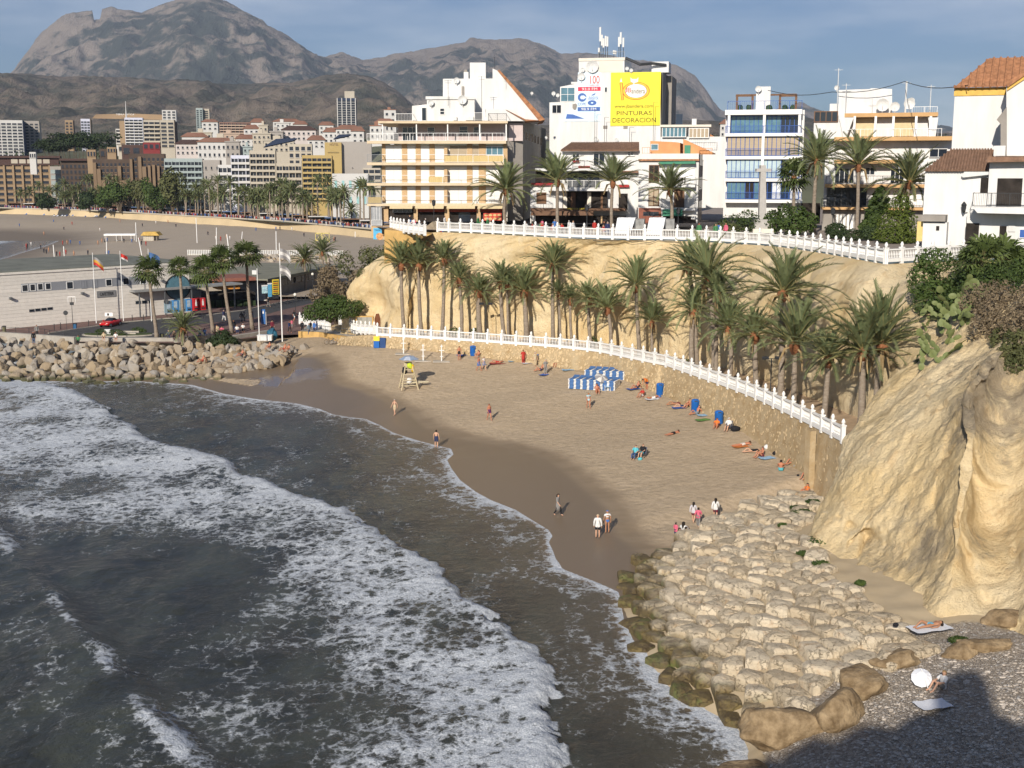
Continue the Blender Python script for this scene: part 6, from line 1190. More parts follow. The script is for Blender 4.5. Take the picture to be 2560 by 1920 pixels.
m=MB(); a=[D(657,368,575),D(732,352,575),D(745,345,600),D(690,347,600)]; m.add(a,[(0,1,2,3)]); m.add([q-Vector((0,0,.4)) for q in a],[(3,2,1,0)]); m.obj('solar_array',NAVY,label='dark blue solar panel array on the roofs behind the cream hotel',cat='solar panels')
m=MB(); a=[D(832,348,560),D(870,340,560),D(880,335,575),D(848,336,575)]; m.add(a,[(0,1,2,3)]); m.add([q-Vector((0,0,.4)) for q in a],[(3,2,1,0)]); m.obj('solar_array',NAVY,label='small dark solar panel rack beside the blank grey wall',cat='solar panels')
# quarry scar and lettering on the hill
m=MB(); m.add([D(230,296,1880),D(420,300,1880),D(415,287,1895),D(330,284,1898),D(240,286,1895)],[(0,1,2,3,4)]); m.obj('quarry',M('quarry_earth',(.36,.24,.13),1,.25,.01),kind='structure')
s=Bd('hillside_lettering','small white letters standing on the hillside quarry','sign',288,289,1872,.2); s.text('TERRA MITICA',290,284,336,288,WHITE,0,th=.3)
# promenade wall and crowd
PW=M('promenade_wall',(.55,.43,.26),.9,.1,.08); pw=thing('promenade_wall','long cream sea wall along the far beach promenade','wall',PROM[0])
for i,(a,c) in enumerate(zip(PROM[:-1],PROM[1:])):
    m=MB(); o=pw.location; e=Vector((0,-3.0,0)); m.add([a-o+e+Vector((0,0,-5)),c-o+e+Vector((0,0,-5)),c-o,a-o,a-o+Vector((0,2,.1)),c-o+Vector((0,2,.1))],[(0,1,2,3),(3,2,5,4)]); m.obj('face',PW,pw)
    m=MB(); m.beam(a-o+Vector((0,0,.2)),c-o+Vector((0,0,.2)),.8,.5); m.obj('coping',CR,pw)
m=MB(); q=D(276,534,G(276,534,3).y); m.box(q.x-4,q.x+4,q.y-4,q.y,-1+q.z,q.z+7.2); m.obj('beach_kiosk',CR,label='cream box kiosk standing against the far promenade wall',cat='kiosk')
FIGM=[M('cloth_dark',(.03,.03,.04),.9),M('cloth_white',(.6,.58,.55),.9),M('cloth_red',(.35,.05,.04),.9),M('cloth_blue',(.06,.12,.30),.9),M('skin_far',(.42,.22,.13),.9)]
def figs(pts,name,kind='stuff',**k):
    mb=MB(); rr=random.Random(len(pts))
    for p_ in pts:
        mb.cur=rr.randrange(4); h=1.5+.3*rr.random(); mb.lathe([(.12,0),(.2,.45*h),(.26,.72*h),(.12,.84*h)],5,p_); mb.cur=4; mb.ball((p_[0],p_[1],p_[2]+h*.92),.13,5,4)
    return mb.obj(name,FIGM,kind=kind,**k)
cr_=[]
for _ in range(900):
    f=RR.random(); a=at_frac(PROM[1:],f); cr_.append((a.x+RR.uniform(-2,2),a.y+1+RR.random()*9,ZFAR-.1))
figs(cr_,'promenade_crowd')
m=MB()                                                             # terrace awnings and stalls under the palms
for i in range(26):
    a=at_frac(PROM[1:],i/26+.01); mt=i%3; m.cur=mt; m.box(a.x-3,a.x+3+RR.random()*4,a.y+10,a.y+14,ZFAR+2.3,ZFAR+2.6); m.cur=3; m.box(a.x-3,a.x+4,a.y+13,a.y+14,ZFAR,ZFAR+2.3)
m.obj('terrace_awnings',[BRN,WT,M('awning_blue',(.10,.16,.30),.8),INTER],kind='stuff')
# ---------------------------------------------------------------- things on the far beach
lo_=MB(); lo_.box(-.3,.3,-.9,.9,.25,.32); lo_.add([(-.3,.5,.32),(.3,.5,.32),(.3,1.0,.8),(-.3,1.0,.8)],[(0,1,2,3)])
sb=MB()
for _ in range(330):
    x=RR.uniform(560,900) if RR.random()<.75 else RR.uniform(60,560); y=544+(x-480)*.075+RR.uniform(3,10) if x>480 else 531+x*.03+RR.uniform(2,7)
    g=onfar(x,y); sb.cur=RR.randrange(3); a=RR.random()*.5; sb.add([(g.x+v[0]*1.2,g.y+v[1]*1.2,g.z+v[2]) for v in lo_.v],lo_.f)
sb.obj('far_sunbeds',[M('bed_blue',(.06,.16,.42),.8),M('bed_white',(.6,.6,.6),.8),M('bed_navy',(.05,.07,.2),.8)],kind='stuff')
fm=MB(); fm.lathe([(.12,0),(.2,.7),(.26,1.15),(.12,1.35)],6); fm.cur=1; fm.ball((0,0,1.5),.13,6,5); FIG=[fm.mesh('figure',[a,FIGM[4]],True) for a in FIGM]
pp=[(255,607),(262,606),(268,604),(330,607),(348,605),(354,612),(365,614),(220,637),(267,640),(272,638),(185,640),(165,636),(142,640),(150,641),(66,620),(69,619),(102,622),(110,632),(116,634),(122,630),(78,615),(200,612),(157,612),(168,611),(176,609),(310,606),(245,612),(440,568),(356,566),(160,575),(110,588),(250,578),(520,588),(540,600),(552,602),(566,597),(575,600),(640,578),(690,576),(700,575),(730,577),(735,572),(760,576),(770,574),(784,576),(804,578),(835,604),(838,603),(872,576),(918,574),(760,592),(600,565),(620,562),(668,564),(180,556),(134,553),(48,557),(300,556),(390,560),(420,558)]
for i,(x,y) in enumerate(sorted(pp)): put('person',random.Random(i*7).choice(FIG),loc=onfar(x,y),label='tiny distant figure on the far beach, %s from the left'%nth(i),cat='person',group='distant figures on the far beach')
g=onfar(375,602); s=Bd('beach_hut','cream beach hut with yellow thatched roof on the far beach','hut',358,602,g.y,0); s.box(358,588,392,602,CR,'wall',0,3); s.poly([(351,589),(358,580),(390,580),(398,589)],M('thatch',(.55,.36,.10),.9,.2,1),'roof',-.8,4.6)
for i in range(5): s.box(359+i*5,589,360+i*5,602,WHITE,'batten',-.08,.06)
s.box(384,590,391,602,INTER,'opening',-.06,.05)
g=onfar(300,604); s=Bd('beach_pergola','white open pergola on the far beach beside the hut','pergola',260,604,g.y,.1); s.box(259,585,338,589,WHITE,'roof',0,4)
for x in (262,290,303,327,335): s.box(x,589,x+1.6,605,WHITE,'post',0,.25); s.box(x+3,589,x+4.4,603,WHITE,'post',3.4,.25)
for i,(bx,by,ty,tx,z) in enumerate(((341,604,556,339,3),(493,610,545,490,3),(541,623,569,541,3),(604,600,579,606,3),(671,600,597,668,3),(691,640,578,690,3),(888,596,579,888,3),(927,594,583,926,3),(136,645,612,133,3),(161,646,616,159,3),(267,643,604,266,3),(355,641,594,346,3),(582,699,586,567,3))):
    g=G(bx,by,2.6); t=D(tx,ty,g.y); m=MB(); m.tube([g,t],.12,6); m.obj('beach_mast',WHITE,label='thin white mast on the far beach, %s from the left'%nth(sorted([136,161,267,341,355,493,541,582,604,671,691,888,927]).index(bx)),cat='mast',group='white masts on the far beach')
# picket fence, boulders and climbing frame behind the pavilion
fa,fb_=G(470,638,3.0),G(860,640,3.0); ft=thing('picket_fence','long pale picket railing between the marina wall and the far beach','fence',fa); k=90
for i in range(k): q=fa.lerp(fb_,i/k)-fa; m=MB(); m.box(q.x-.12,q.x+.12,q.y-.05,q.y+.05,0,1.5); m.obj('picket',DISH,ft)
m=MB(); m.beam((0,.1,1.4),fb_-fa+Vector((0,.1,1.4)),.15); m.beam((0,.1,.2),fb_-fa+Vector((0,.1,.2)),.15,.4); m.obj('rail',CR,ft)
bk_=thing('marina_boulders','bank of tan boulders below the picket railing','boulders',G(640,650,2.9)); o=bk_.location; rnd=random.Random(3)
for i in range(120): q=G(rnd.uniform(560,860),rnd.uniform(641,656),2.9); put('boulder',rnd.choice(rocks),bk_,loc=q-o,rot=(rnd.random()*6,rnd.random()*6,0),sc=.7+.6*rnd.random())
g=onfar(805,606); s=Bd('climbing_frame','yellow climbing frame on the far beach right of the masts','climbing frame',788,608,g.y,0)
for x0,y0,x1,y1 in ((788,582,824,584),(788,600,824,602),(788,582,790,610),(822,582,824,610),(804,582,806,602)): s.box(x0,y0,x1,y1,M('frame_yellow',(.60,.50,.16),.7),'bar',0,.2)
for (x0,y0),(x1,y1) in (((790,600),(806,583)),((806,583),(822,600)),((790,583),(822,600))): a=s.hit(x0,y0); c=s.hit(x1,y1); m=MB(); m.beam((a[0],.1,a[1]),(c[0],.1,c[1]),.12); m.obj('bar',M('frame_yellow2',(.60,.50,.16),.7),s.p)
# ================================================================ palms
def leafmat(name,c1,c2,rnd=.25,sc=.7):
    m=M(name,c1,.7,.2,sc,col2=c2,rnd=rnd,spec=.25); n=m.node_tree; b=n.nodes['Principled BSDF']; tr=n.nodes.new('ShaderNodeBsdfTranslucent'); mx=n.nodes.new('ShaderNodeMixShader'); mx.inputs[0].default_value=.18
    n.links.new(b.inputs['Base Color'].links[0].from_socket,tr.inputs['Color']); n.links.new(b.outputs[0],mx.inputs[1]); n.links.new(tr.outputs[0],mx.inputs[2]); n.links.new(mx.outputs[0],n.nodes['Material Output'].inputs['Surface']); return m
PALM=leafmat('palm_leaf',(.115,.15,.062),(.225,.25,.12)); PALMW=leafmat('fan_leaf',(.055,.085,.022),(.12,.15,.045)); RACH=M('frond_stem',(.22,.20,.08),.7,.2,2); TRUNK=M('palm_trunk',(.20,.155,.115),.95,.35,3.0,.9,7,stretch=(1,1,2.2),col2=(.33,.275,.215)); BOOT=M('palm_boot',(.24,.10,.045),.95,.4,6,.9,14); SKIRT=M('dry_frond',(.28,.20,.10),.95,.3,4)
def date_crown(seed,nf=46,nl=24,L=3.0,lw=.085,lo=-12,hi=86):
    rnd=random.Random(seed); m=MB()
    for i in range(nf):
        f=i/nf; az=i*2.39996+rnd.uniform(-.2,.2); el=math.radians(hi-(hi-lo)*f**1.05+rnd.uniform(-9,9)); Lf=L*(.82+.3*rnd.random())*(.78+.3*math.sin(f*2.6)); droop=.35+.75*f+.25*rnd.random()
        p=Vector((0,0,0)); pts=[]; e=el; n_=8
        for k in range(n_+1):
            pts.append(p.copy()); p=p+Vector((math.cos(az)*math.cos(e),math.sin(az)*math.cos(e),math.sin(e)))*(Lf/n_); e-=droop*(k+1)/n_*.27
        m.cur=1; m.tube(pts,[.045*(1-k/n_*.8) for k in range(n_+1)],3,False); m.cur=0
        for k in range(nl):
            t=.14+.86*(k+.5)/nl; q=t*n_; j=min(n_-1,int(q)); c=pts[j].lerp(pts[j+1],q-j); d=(pts[j+1]-pts[j]).normalized(); sd=d.cross(Vector((0,0,1))); sd=sd.normalized() if sd.length>.05 else Vector((math.sin(az),-math.cos(az),0)); up=sd.cross(d).normalized()
            ll=Lf*.175*(math.sin(min(1,t*1.35)*math.pi*.5+.25) if t<.6 else 1.25-.85*t)*(.9+.25*rnd.random())
            for s in (-1,1):
                dr=(d*(.75+.3*t)+sd*s*(.75)+up*(.38+rnd.uniform(-.15,.15))).normalized(); tip=c+dr*ll-Vector((0,0,.06*ll)); wv=(d*lw*.9)
                m.add([c-wv*.5,c+wv*.5,c+dr*ll*.55+wv*.42,tip],[(0,1,2,3)])
    for i in range(5 if nl>15 else 0):
        az=rnd.random()*6.28; q=[Vector((0,0,-.1)),Vector((math.cos(az)*.5,math.sin(az)*.5,-.35)),Vector((math.cos(az)*.75,math.sin(az)*.75,-1.1-.4*rnd.random()))]; m.cur=2; m.tube(q,[.05,.09,.03],4,False)
    return m.mesh('crown',[PALM,RACH,SKIRT])
CROWNS=[date_crown(i,50,27,3.1,.11) for i in range(4)]; CROWN_UP=[date_crown(10+i,44,27,3.15,.11,8,88) for i in range(3)]; CROWN_LO=[date_crown(30+i,34,12,3.0,.42,-30) for i in range(3)]
def fan_crown(seed,nf=34,R=1.05,seg=11):
    rnd=random.Random(seed); m=MB()
    for i in range(nf):
        f=i/nf; az=i*2.39996; el=math.radians(82-125*f**.9+rnd.uniform(-8,8)); d=Vector((math.cos(az)*math.cos(el),math.sin(az)*math.cos(el),math.sin(el))); P=d*(.75+.25*rnd.random()); m.cur=1; m.tube([(0,0,0),P],.025,3,False); m.cur=0
        sd=d.cross(Vector((0,0,1))).normalized() if abs(d.z)<.98 else Vector((1,0,0)); up=sd.cross(d)
        for k in range(seg):
            a=(k/(seg-1)-.5)*3.7; dr=d*math.cos(a)+sd*math.sin(a); rr_=R*(1-.12*abs(a))*(.85+.25*rnd.random()); w=sd*math.cos(a)-d*math.sin(a); tip=P+dr*rr_+up*(-.22*abs(a)*.4)-Vector((0,0,.22*rr_))
            m.add([P,P+dr*rr_*.6+w*.085,tip,P+dr*rr_*.6-w*.085],[(0,1,2,3)])
    return m.mesh('crown',[PALMW,RACH])
FANS=[fan_crown(i) for i in range(3)]
def palm(label,base,top,R,kind='date',r0=.22,r1=.17,group=None,seed=0,name='date_palm',boot=True,n=8):
    base=Vector(base); top=Vector(top); t=thing(name,label,'palm',base,group=group); d=top-base; rnd=random.Random(seed+3); bow=Vector((rnd.uniform(-.25,.25),rnd.uniform(-.15,.15),0))*min(1,d.length/6)
    m=MB(); k=10; pts=[]; rad=[]
    for i in range(k+1):
        f=i/k; pts.append(Vector((d.x*f**1.25,d.y*f,d.z*f))+bow*math.sin(f*math.pi)); rad.append((r0+(r1-r0)*f)*(1+(.35*(1-f*6) if f<.16 else 0))*(1+.05*rnd.uniform(-1,1)))
    m.tube(pts,rad,n); m.obj('trunk',TRUNK,t,True)
    if boot: b=MB(); b.lathe([(r1,-.75),(r1*1.75,-.45),(r1*2.15,-.05),(r1*1.7,.25),(r1*.6,.4)],9,d); b.obj('boot',BOOT,t,True)
    cm={'date':CROWNS,'up':CROWN_UP,'lo':CROWN_LO,'fan':FANS}[kind]; s=R/3.0 if kind!='fan' else R/1.8
    put('crown',cm[seed%len(cm)],t,loc=d+Vector((0,0,.1)),rot=(rnd.uniform(-.16,.16),rnd.uniform(-.16,.16),rnd.random()*6.28),sc=(s*rnd.uniform(.92,1.1),s*rnd.uniform(.92,1.1),s*rnd.uniform(.85,1.12))); return t
c3_=(900,560,.217); c4=(1380,560,.217); c5b=(1740,560,.217)
LP=[(c3_,475,475,515,'up',3.3,.21),(c3_,678,480,715,'up',3.1,.21),(c3_,972,420,950,'up',3.0,.2),(c3_,1140,650,1170,'date',2.5,.2),(c3_,1365,790,1385,'date',2.4,.3),(c3_,1620,680,1665,'up',3.0,.22),(c3_,1695,700,1710,'date',2.1,.14),(c3_,1890,790,1920,'up',3.2,.28),(c4,5,480,12,'date',3.0,.2),(c4,75,800,100,'date',2.0,.13),(c4,212,870,232,'up',2.0,.15),(c4,430,880,452,'date',2.5,.19),(c4,640,985,668,'up',2.9,.19),(c4,965,720,1012,'date',3.5,.2),(c4,1150,1130,1152,'up',2.9,.15),(c4,1630,1010,1625,'date',3.1,.24),(c4,1580,510,1672,'date',3.4,.2),(c4,1800,640,1868,'date',4.4,.23),(c4,1925,830,1905,'date',3.0,.19),
    (c5b,375,1210,388,'date',3.2,.19),(c5b,520,900,455,'date',3.3,.16),(c5b,1000,800,985,'date',4.3,.24),(c5b,680,1290,712,'date',2.9,.23),(c5b,860,1300,840,'date',3.3,.24),(c5b,1135,1400,1142,'up',4.0,.22),(c5b,1400,1330,1360,'date',3.0,.22),(c5b,1530,1560,1500,'date',3.0,.21),(c5b,1920,1480,1935,'date',3.8,.24),(c5b,2150,1400,2135,'up',4.3,.24)]
DESC={0:'tall date palm at the left end of the terrace row',17:'palm with the largest crown, reaching up to the upper balustrade',28:'large palm at the right end, against the cliff buttress',27:'thick-trunked palm second from the right end of the terrace'}
for i,(T,tx,ty,bx,kd,R,r) in enumerate(LP):
    if i in (20,23,25): continue
    if i>14: R*=.92
    X=T[0]+bx*T[2]; Y=near_lb(min(X,2085)).y+ (2.3 if i%3 else 1.9); zz_=zt(min(X,2090)); base=D(X,900,Y); base.z=zz_-.1; tp=D(T[0]+tx*T[2],T[1]+ty*T[2],Y+.2)
    palm(DESC.get(i,'date palm on the terrace below the cliff, %s trunk from the left'%nth(i)),base,tp,R*1.10,kd,r*1.2,r*.95,'date palms along the lower terrace',i)
# palms of the square
for i,(cx_,cy_,bx,by,Y,R,kd,lab) in enumerate(((1264,484,1264,563,166,3.4,'date','date palm on the square before the wide hotel'),(1394,462,1394,565,160,3.2,'up','date palm on the square before the restaurant, left of two'),(1532,465,1530,566,157,3.3,'up','date palm on the square before the restaurant, right of two'),(1676,485,1677,570,154,2.9,'up','date palm on the square before the white corner house'),(2042,412,2033,585,150,3.3,'date','stout date palm between the blue and the orange-band buildings'),(2146,424,2141,587,147,3.7,'up','slim date palm before the orange-band apartments'),(2274,466,2268,606,132,3.4,'date','date palm before the white house, rightmost on the square'),(1985,455,1983,575,154,2.0,'fan','small fan palm beside the stone cross'))):
    Yb=Y; b_=D(bx,by,Yb); b_.z=ZP; palm(lab,b_,D(cx_,cy_-8,Yb),R*1.32,kd,.3 if i in (4,) else .24,.18,'palms on the upper square',40+i,'date_palm' if kd!='fan' else 'fan_palm')
# fan palms on the quay
for i,(bx,by,tx,ty,R,lab) in enumerate(((393,851,371,682,2.5,'leaning fan palm by the sea wall, leftmost of the quay palms'),(458,800,449,672,2.5,'fan palm in front of the round window'),(533,833,512,682,2.6,'fan palm right of the red drinks machines'),(580,833,555,654,2.7,'tall fan palm between the machines and the pavilion'),(631,824,616,640,2.8,'tallest fan palm, in front of the yellow menu board'))):
    b_=G(bx,by,ZL); palm(lab,b_,D(tx,ty,b_.y),R,'fan',.27,.2,'fan palms on the quay',60+i,'fan_palm',False)
b_=G(763,733,ZL); palm('date palm beside the pavilion wall',b_,D(760,652,b_.y),4.0,'date',.25,.2,None,71); b_=G(808,700,ZL); palm('date palm half hidden behind the tamarisk trees',b_,D(806,632,b_.y),3.8,'date',.22,.18,None,72)
b_=G(458,862,2.2); palm('short young date palm among the breakwater boulders',b_,D(457,824,b_.y),2.9,'date',.3,.25,None,73)
# promenade palms of the far bay
FPL=[(c_[0]*.2532+400,c_[1]*.2532+260) for c_ in ((250,890),(350,830),(440,800),(490,800),(570,770),(640,870),(700,770),(770,860),(830,850),(940,880),(980,890),(1080,830),(1130,840),(1190,790),(1230,800),(1300,850),(1340,830),(1410,900),(1450,940),(1560,760),(1660,760),(1740,890),(1810,860),(1970,820),(2010,810),(2080,830),(600,880),(900,900),(1500,960),(1780,930),(1880,1040))]+[(x*.217,y*.217+240) for x,y in ((245,1120),(330,1100),(440,1030),(560,1090),(650,1070),(750,1010),(830,1070),(910,1070),(1010,950),(1050,960),(1150,1090),(1250,960),(1350,980),(1480,1020),(1560,1040),(1730,1120),(1990,1150),(2130,1130))]
rr_=random.Random(19); FPL+=[(rr_.uniform(150,905),rr_.uniform(478,505)) for _ in range(62)]; FPL.sort()
for i,(x,y) in enumerate(FPL):
    wy_=float(np.interp((x-1280)/FPX*560,[q.x for q in PROM],[q.y for q in PROM])); wy_=min(PROM,key=lambda q:abs(q.x/q.y-(x-1280)/FPX)).y
    us=[q.x/q.y for q in PROM]; wy_=float(np.interp((x-1280)/FPX*1.0,us,[q.y for q in PROM])); Y=wy_+6+11*((i*37%10)/10); b_=D(x,500,Y); b_.z=ZFAR-.2; tp=D(x+((i*13)%7-3)*.7,y+3,Y+.3)
    palm('slender palm on the far promenade, %s from the left'%nth(i),b_,tp,4.4,'lo',.36,.28,'palms on the far promenade',i,'promenade_palm',False,5)
# ================================================================ leafy shrubs and trees
def leafcloud(seed,clumps,nleaf,size,flat=.0):
    rnd=random.Random(seed); m=MB(); tot=sum(c[3]*c[4]*c[5] for c in clumps)**1.0
    for (x,y,z,rx,ry,rz) in clumps:
        k=int(nleaf*(rx*ry*rz)/tot)+20
        for _ in range(k):
            d=Vector((rnd.gauss(0,1),rnd.gauss(0,1),rnd.gauss(0,1))).normalized(); r=.55+.47*rnd.random()**.5; r*=1+.25*mnoise.noise(d*2.3+Vector((seed,x,z))); p_=Vector((x+d.x*rx*r,y+d.y*ry*r,z+d.z*rz*r)); nn=(d+Vector((rnd.gauss(0,.6),rnd.gauss(0,.6),rnd.gauss(0,.6)+.3))).normalized(); a=nn.orthogonal().normalized(); b=nn.cross(a); t=rnd.random()*6.28; a,b=a*math.cos(t)+b*math.sin(t),b*math.cos(t)-a*math.sin(t); s=size*(.6+.8*rnd.random())
            m.add([p_-a*s,p_+b*s*.5,p_+a*s,p_-b*s*.5],[(0,1,2,3)])
    return m
SHRUB=leafmat('shrub_leaf',(.035,.065,.015),(.085,.12,.03),.15,1.5); OLIVE=leafmat('olive_leaf',(.07,.085,.03),(.15,.15,.06),.15,1.0); DRYB=leafmat('dry_scrub',(.13,.10,.06),(.25,.19,.12),.15,1.0); PINE=leafmat('pine_leaf',(.018,.034,.014),(.05,.07,.025),.2,.3); CYP=leafmat('thuja_leaf',(.06,.09,.012),(.12,.15,.03),.1,2); BARK=M('bark',(.10,.075,.05),.95,.3,3,.6,10)
def tree(name,label,cat,base,clumps,nleaf,size,mat,trunk=.15,seed=0,group=None,stems=None):
    t=thing(name,label,cat,base,group=group); leafcloud(seed,clumps,nleaf,size).obj('crown',mat,t); rnd=random.Random(seed); m=MB(); 
    for c in (stems or clumps): m.tube([(0,0,-.2),(c[0]*.3,c[1]*.3,c[2]*.45),(c[0],c[1],c[2])],[trunk,trunk*.7,trunk*.25],5)
    m.obj('trunk',BARK,t); return t
def clump(rnd,n,sx,sy,sz,z0,r0,r1): return [(rnd.uniform(-sx,sx),rnd.uniform(-sy,sy),z0+rnd.uniform(0,sz),*[rnd.uniform(r0,r1) for _ in range(3)]) for _ in range(n)]
R_=random.Random(2)
b_=D(828,803,168); tree('green_bush','large bright green bush spilling over the ramp wall','bush',b_,[(0,0,1.6,2.2,1.8,1.5),(-2.2,-.3,1.2,1.7,1.5,1.2),(2.3,0,1.7,1.9,1.6,1.3),(.5,.4,2.7,1.8,1.5,1.0),(-1,.2,2.4,1.3,1.2,.9),(3.6,.5,2.1,1.1,1.,.8),(-3.2,-.6,.8,.8,.8,.7)],5200,.16,SHRUB,.12,1)
b_=G(556,872,1.7); tree('dark_bush','dark green bush on the boulders below the bench wall','bush',b_,[(0,0,1.0,1.9,1.4,1.0),(-1.2,0,.8,1.1,1.,.8),(1.3,.1,.9,1.2,1.,.8),(.2,0,1.9,1.1,1.,.8)],2600,.17,PINE,.1,2)
tree('tamarisk_tree','grey-brown feathery tamarisk tree beside the cliff nose','tree',Vector((-26.5,186,2.5)),clump(R_,13,4.8,2.5,5.5,2.2,1.2,2.3),5200,.20,DRYB,.22,3); tree('tamarisk_tree','green feathery tree behind the brown tamarisk, near the hotel corner','tree',Vector((-21,190,2.5)),clump(R_,14,4.5,2.5,6.5,4.0,1.3,2.4),6000,.20,OLIVE,.22,4)
tree('hanging_plant','dense grey-green plant hanging on the cliff nose','plant',D(905,735,172),[(0,-.6,1.0,.85,.6,1.7),(.4,-.6,2.8,1.1,.7,.9),(-.1,-.7,-1,.6,.5,1.1)],1600,.13,OLIVE,.08,5)
for i,(x,y,Y,w_,lab) in enumerate(((290,838,0,1.2,'low green shrub on the island behind the white block'),(345,832,0,1.0,'low green shrub at the right end of the island'),(252,836,0,.8,'small shrub at the left tip of the island'))): tree('island_shrub',lab,'shrub',G(x,y,ZL+.2),[(0,0,.4,w_,.6,.45),(w_*.7,0,.3,w_*.6,.5,.35)],500,.10,SHRUB,.05,6+i)
# garden of the square around the cross
for i,(px,py,Y,cl_,mt,sz,lab) in enumerate(((1835,578,150,[(0,0,1.2,1.8,1.2,1.2),(1.6,0,1.6,1.5,1.2,1.4),(-1.4,0,.8,1.2,1,.9)],SHRUB,.14,'rounded green garden shrub left of the stone cross'),(1818,582,146,[(0,0,.8,1.5,1,.8)],OLIVE,.12,'olive garden shrub by the balustrade left of the cross'),(1930,580,150,[(0,0,1.4,1.2,1.,1.5),(1.4,0,2.2,1.0,.9,1.6)],SHRUB,.18,'leafy garden plant just right of the stone cross'),(1985,582,148,[(0,0,1.2,1.6,1.2,1.3),(1.5,0,1.6,1.4,1.,1.2),(.4,0,2.6,1.1,1.,1.)],SHRUB,.2,'dense broad-leaved garden plants below the small fan palm'),(2090,590,140,[(0,0,.9,1.3,1.,.9)],PINE,.13,'dark clipped garden shrub beside the lantern post'),(2180,592,139,[(0,0,2.5,.8,.8,2.2),(.7,0,4.2,.9,.8,1.6),(-.5,0,1.2,.9,.8,1.2)],SHRUB,.3,'tall broad-leaved plant between two palms before the orange bands'),(2128,598,136,[(0,0,.6,1.6,.9,.7),(2,0,.8,1.2,.9,.8)],PINE,.13,'low dark hedge behind the balustrade before the orange bands'))):
    b_=D(px,py,Y); b_.z=ZP; tree('garden_shrub',lab,'shrub',b_,cl_,1500,sz,mt,.1,20+i)
b_=D(2240,606,131); b_.z=ZP; tree('conical_thuja','broad bright green thuja bush left of the white house','bush',b_,[(0,0,.9,2.4,1.8,1.2),(0,0,2.2,2.0,1.6,1.3),(.2,0,3.6,1.5,1.3,1.2),(.3,0,4.8,.9,.9,.9)],5200,.13,CYP,.2,31)
# pines and trees of the far town
for i,(px,py,Y,rx,rz,mt,lab) in enumerate(((130,372,760,12,6,PINE,'dark pine behind the brown blocks, left'),(175,368,755,14,8,PINE,'dark pine behind the brown blocks, second'),(205,366,752,10,7,PINE,'dark pine behind the brown blocks, third'),(240,366,752,15,8,PINE,'dark pine behind the brown blocks, fourth'),(432,520,575,7,13,OLIVE,'round yellow-green tree on the far promenade before the green-grey hotel'),(400,520,590,8,9,SHRUB,'green tree left of the round promenade tree'),(345,515,610,9,10,OLIVE,'brownish tree on the far promenade before the dark blocks'),(300,515,612,8,9,SHRUB,'green promenade tree before the dark blocks, middle'),(270,515,615,8,8,SHRUB,'green promenade tree before the dark blocks, left'),(122,520,640,7,6,PINE,'dark round tree on the promenade before the tan block'),(375,515,600,7,10,SHRUB,'green promenade tree right of the brownish one'),(225,520,620,6,6,PINE,'dark low tree on the promenade, left of the middle'))):
    b_=D(px,py,Y); zc=0 if Y<660 else b_.z-4-town_z(b_.x,Y); b_.z=ZFAR if Y<660 else town_z(b_.x,Y); rr_=random.Random(i); tree('town_tree',lab,'tree',b_,[(rr_.uniform(-.55,.55)*rx,rr_.uniform(-2,2),max(0,zc)+rz*(.55+.75*rr_.random()),rx*rr_.uniform(.35,.55),rx*.4,rz*rr_.uniform(.3,.45)) for _ in range(7)],1500,.75,mt,.4,50+i,'trees of the far town')
wd=MB(); rr_=random.Random(77); cl_=[]
for i in range(260):
    x=rr_.uniform(-40,1000) if i%4 else rr_.uniform(1750,2500); Y=rr_.uniform(760,1500); q=D(x,400,Y); z=town_z(q.x,Y); cl_.append((q.x,Y,z+2,rr_.uniform(5,13),6,rr_.uniform(2.5,5)))
leafcloud(78,cl_,9000,1.3).obj('town_greenery',PINE,kind='stuff')
# ================================================================ plants on the right buttress
def on_b(px,py): p_,n_=on_buttress(px,py); return p_
b_=on_b(2350,760)+Vector((0,0,2.2)); tree('ivy_hedge','dense dark green shrub at the top of the right cliff, left of the cactus','bush',b_+Vector((-1.3,0,-1.2)),[(-.6,0,1.2,1.2,.9,1.7),(.2,-.3,2.6,1.5,1.,1.0),(.4,-.4,.0,1.2,.9,1.5),(-.5,-.1,-.6,.8,.8,1.)],4200,.12,SHRUB,.1,81)
PAD=M('cactus_pad',(.10,.135,.04),.6,.25,1.5,col2=(.22,.24,.10)); 
def pear(label,pts,n,seed):
    t=thing('prickly_pear',label,'cactus',pts[0]); o=Vector(t.location); rnd=random.Random(seed); pd=MB(); k=9
    pd.add([(math.cos(2*math.pi*j/k)*.19,.0,.24+math.sin(2*math.pi*j/k)*.26) for j in range(k)]+[(0,-.03,.26),(0,.03,.26)],[(j,(j+1)%k,k) for j in range(k)]+[((j+1)%k,j,k+1) for j in range(k)]); pm_=pd.mesh('pad',PAD); cnt=0
    for i in range(n):
        a=rnd.choice(pts); p_=a+Vector((rnd.gauss(0,.75),rnd.gauss(-.4,.4),rnd.gauss(.1,.7))); rot=[rnd.uniform(-.7,.7),rnd.uniform(-.9,.9),rnd.uniform(-1.2,.6)]
        for c in range(rnd.choice((2,3,4))):
            s=rnd.uniform(.8,1.45); put('pad',pm_,t,loc=p_-o,rot=rot,sc=s); R=Matrix.Rotation(rot[2],3,'Z')@Matrix.Rotation(rot[1],3,'Y')@Matrix.Rotation(rot[0],3,'X'); p_=p_+R@Vector((rnd.uniform(-.1,.1),0,.44*s)); rot=[rot[0]+rnd.uniform(-.4,.4),rot[1]+rnd.uniform(-.6,.6),rot[2]+rnd.uniform(-.6,.6)]; cnt+=1
